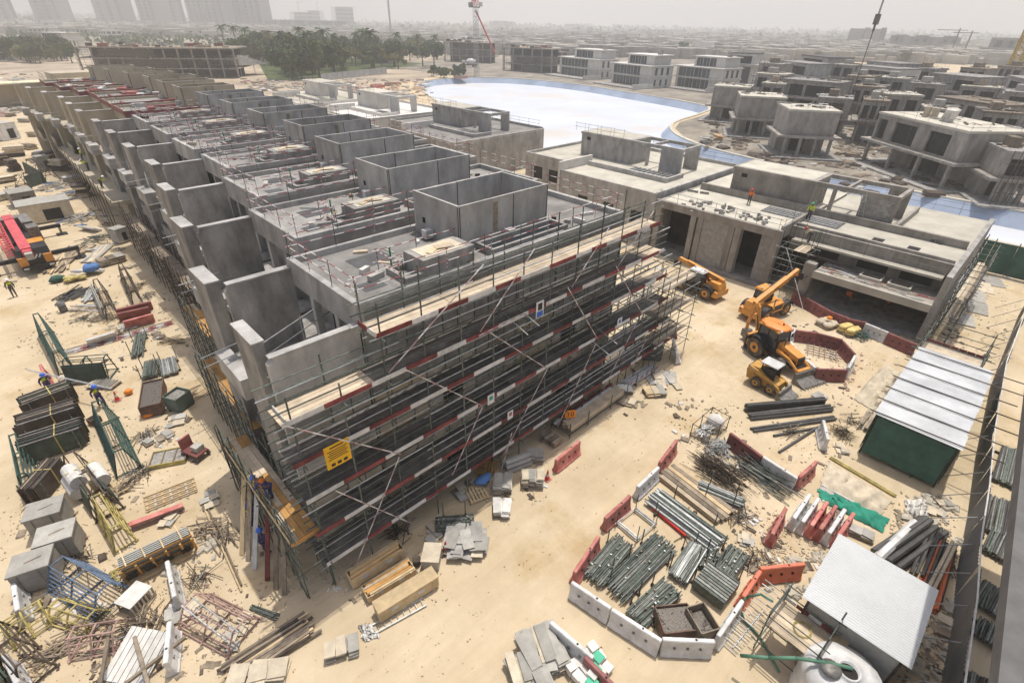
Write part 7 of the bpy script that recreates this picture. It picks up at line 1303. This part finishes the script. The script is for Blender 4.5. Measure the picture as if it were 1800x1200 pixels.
# ================================================================ people
def skin_mesh(name, mt, parent, V, E, Rr):
    me = bpy.data.meshes.new(name); me.from_pydata(V, E, []); o = mobj(name, me, mt, parent)
    sm = o.modifiers.new('skin', 'SKIN'); sm.use_smooth_shade = True; sub = o.modifiers.new('sub', 'SUBSURF'); sub.levels = 1; sub.render_levels = 1
    sv = me.skin_vertices[0].data if me.skin_vertices else None
    if sv is None:
        lay = me.attributes
    for i, r in enumerate(Rr): sv[i].radius = (r, r*.92)
    sv[0].use_root = True
    return o
def person(label, loc, rz, helm, top, legs, vest=None, pose='stand', group=None, scale=1.0):
    t = thing('person', label, 'person', loc, rz, group); t.scale = (scale,)*3
    J = {'pel': (0, 0, .95), 'wa': (0, .01, 1.1), 'ch': (0, .02, 1.32), 'ne': (0, .02, 1.48), 'hd': (.02, 0, 1.60), 'ht': (.02, 0, 1.70), 'sl': (0, .18, 1.42), 'sr': (0, -.18, 1.42), 'el': (-.02, .27, 1.14), 'er': (-.02, -.27, 1.14), 'wl': (.08, .27, .9), 'wr': (.08, -.27, .9), 'fl': (.12, .26, .82), 'fr': (.12, -.26, .82), 'hl': (0, .09, .9), 'hr': (0, -.09, .9), 'kl': (.03, .11, .5), 'kr': (.03, -.11, .5), 'al': (0, .12, .09), 'ar': (0, -.12, .09), 'tl': (.17, .13, .04), 'tr': (.17, -.13, .04)}
    if pose == 'walk': J.update(kl=(.22, .1, .52), al=(.25, .1, .1), tl=(.42, .1, .05), kr=(-.05, -.1, .5), ar=(-.3, -.1, .12), tr=(-.15, -.1, .04), ch=(.07, 0, 1.3), ne=(.1, 0, 1.46), hd=(.15, 0, 1.58), ht=(.16, 0, 1.67), sl=(.07, .18, 1.41), sr=(.07, -.18, 1.41), el=(.2, .3, 1.2), wl=(.3, .2, 1.38), fl=(.33, .17, 1.44), er=(-.1, -.28, 1.15), wr=(.0, -.3, .93), fr=(.05, -.3, .86))
    if pose == 'bend': J.update(ch=(.25, 0, 1.2), ne=(.38, 0, 1.28), hd=(.5, 0, 1.3), ht=(.58, 0, 1.34), wa=(.1, 0, 1.07), sl=(.3, .18, 1.22), sr=(.3, -.18, 1.22), el=(.4, .22, .95), er=(.4, -.22, .95), wl=(.55, .15, .78), wr=(.55, -.15, .78), fl=(.62, .13, .72), fr=(.62, -.13, .72))
    ks = list(J); ix = {k: i for i, k in enumerate(ks)}
    ED = [('pel', 'wa'), ('wa', 'ch'), ('ch', 'ne'), ('ne', 'hd'), ('hd', 'ht'), ('ch', 'sl'), ('ch', 'sr'), ('sl', 'el'), ('sr', 'er'), ('el', 'wl'), ('er', 'wr'), ('wl', 'fl'), ('wr', 'fr'), ('pel', 'hl'), ('pel', 'hr'), ('hl', 'kl'), ('hr', 'kr'), ('kl', 'al'), ('kr', 'ar'), ('al', 'tl'), ('ar', 'tr')]
    RD = dict(pel=.13, wa=.13, ch=.15, ne=.065, hd=.1, ht=.075, sl=.075, sr=.075, el=.05, er=.05, wl=.036, wr=.036, fl=.04, fr=.04, hl=.1, hr=.1, kl=.068, kr=.068, al=.05, ar=.05, tl=.04, tr=.04)
    skin_mesh('body', skin, t, [J[k] for k in ks], [(ix[a], ix[b_]) for a, b_ in ED], [RD[k] for k in ks])
    def part(nm, mt, keys, grow):
        kk = [k for k in ks if k in keys]; im = {k: i for i, k in enumerate(kk)}; skin_mesh(nm, mt, t, [J[k] for k in kk], [(im[a], im[b_]) for a, b_ in ED if a in im and b_ in im], [RD[k]+grow for k in kk])
    part('shirt', top, ('pel', 'wa', 'ch', 'sl', 'sr', 'el', 'er', 'wl', 'wr'), .014); part('trousers', legs, ('pel', 'hl', 'hr', 'kl', 'kr', 'al', 'ar'), .018)
    part('boots', blackp, ('al', 'tl'), .016); part('boots', blackp, ('ar', 'tr'), .016)
    if vest: part('vest', vest, ('wa', 'ch', 'sl', 'sr'), .03)
    h = Vector(J['hd']); u = (Vector(J['ht'])-h).normalized(); hm2 = MB().lathe([(.17, -.01), (.145, 0), (.14, .06), (.11, .12), (.05, .15), (0, .155)], 14); o = hm2.build('helmet', helm, t, True); o.matrix_local = Matrix.Translation(h+u*.05) @ u.to_track_quat('Z', 'Y').to_matrix().to_4x4()
    return t
CAMDIR = lambda p: atan2(-p.y, -p.x)
p = G(27, 521); person('person in yellow hi-vis vest and white helmet standing alone on open sand', p, CAMDIR(p), helw, trou, trou, hivis)
p = G(181, 713); person('person in blue coverall and blue helmet carrying tubes beside the red cone', p, heading((165, 700), (185, 712)), helb, cov, cov, hivis, 'walk')
p2 = G(92, 692); person('person in blue coverall and blue helmet carrying tube ends by the panel stacks', p2, heading((165, 700), (185, 712)), helb, cov, cov, hivis, 'walk')
d = (p-p2).normalized(); n_ = Vector((-d.y, d.x, 0)); t = thing('carried_tubes', 'two thin tubes carried on the shoulders of two workers', 'tubes', (p+p2)/2, atan2(d.y, d.x)); Lc = (p-p2).length
for y in (.2, .28): tubeo('tube', (-Lc/2-1.6, y, 1.5), (Lc/2+1.2, y, 1.5), .025, steell, t)
DK = 3.69
def at_deck(px, py): q = G(px, py, DK); return Vector((max(3.15, min(4.05, q.x)), q.y, DK))
q = at_deck(478, 880); person('person in orange and yellow vest bending on the plywood deck', q, 2.2, helb, cov, cov, orgv, 'bend'); q = G(452, 892, 2.2); person('person in blue helmet standing behind the scaffold tubes at the corner', Vector((2.7, q.y+1.0, 0)), .5, helb, cov, cov, hivis); person('person in blue helmet standing beside the leaning planks', Vector((2.55, 19.2, 0)), .3, helb, cov, cov)
person('person in green helmet and hi-vis vest on the villa roof edge', (56.4, 15.2, 5.6), 3.4, helg, hivis, trou, hivis); person('person in red helmet bending on the walkway of the bare villa', (52.3, 13.4, 4.8), 2.0, helr, tarp, trou, None, 'bend'); person('person in orange vest on the roof of the bare villa near the pavilion', (56.8, 21.5, 5.6), 3.0, helr, orgv, trou, orgv)
for i, (px, py) in enumerate(((147, 283), (157, 300), (180, 330))): q = G(px, py, 4.0); person('person in hi-vis vest working on the terrace beside the cream houses', q, rnd.uniform(0, 6), helw, hivis, trou, hivis, 'bend' if i else 'stand', 'workers beside the cream houses')
for i, q in enumerate(((52.0, 8.6, .06), (53.5, 5.8, .06))): person('person in orange vest inside the dark garage bay', q, rnd.uniform(0, 6), helr, orgv, trou, orgv, 'stand', 'workers in the garage bay')
tr_ = thing('terrace_deck', 'raised concrete terrace beside the first cream houses', 'terrace', (9.0, 92, 0)); boxo('slab', (0, 0, 3.6), (3.4, 40, .4), creamr, tr_); boxo('support_wall', (.6, 0, 0), (1.6, 39, 3.6), creamr, tr_); boxo('edge_wall', (-1.65, 0, 4.0), (.12, 40, .3), creamr, tr_)
for k in range(14): tubeo('edge_post', (-1.9, -19+k*2.9, 0), (-1.9, -19+k*2.9, 5.2), .04, steeld, tr_)
mx_ = thing('mixer_truck', 'white concrete mixer truck beside the red luffing crane', 'truck', G(828, 118), 2.6)
blob('drum', whpl, mx_, (0, 0, 2.6), 1.7, (1.6, 1, 1), 71, 14); boxo('chassis', (.5, 0, .8), (8.5, 2.2, .5), blackp, mx_); boxo('cab', (4.2, 0, 1.3), (1.8, 2.3, 1.9), whitep, mx_); boxo('windscreen', (5.12, 0, 2.2), (.05, 2.0, .8), glass, mx_)
for x in (-2.5, -1.2, 3.6):
    for y in (-1, 1): tubeo('wheel', (x, y-.2, .5), (x, y+.2, .5), .5, rubber, mx_, 12)
# ================================================================ haze over the whole site
hz = MB().box(-800, 5000, -500, 5000, -4, 320).build('haze', None); stuff(hz)
hm = bpy.data.materials.new('dusty_air'); hm.use_nodes = True; t = hm.node_tree; t.nodes.clear(); vo = t.nodes.new('ShaderNodeVolumePrincipled'); ou = t.nodes.new('ShaderNodeOutputMaterial')
vo.inputs['Color'].default_value = (.93, .925, .91, 1); vo.inputs['Density'].default_value = .0006; vo.inputs['Anisotropy'].default_value = .3; t.links.new(vo.outputs[0], ou.inputs['Volume'])
hz.data.materials.append(hm)
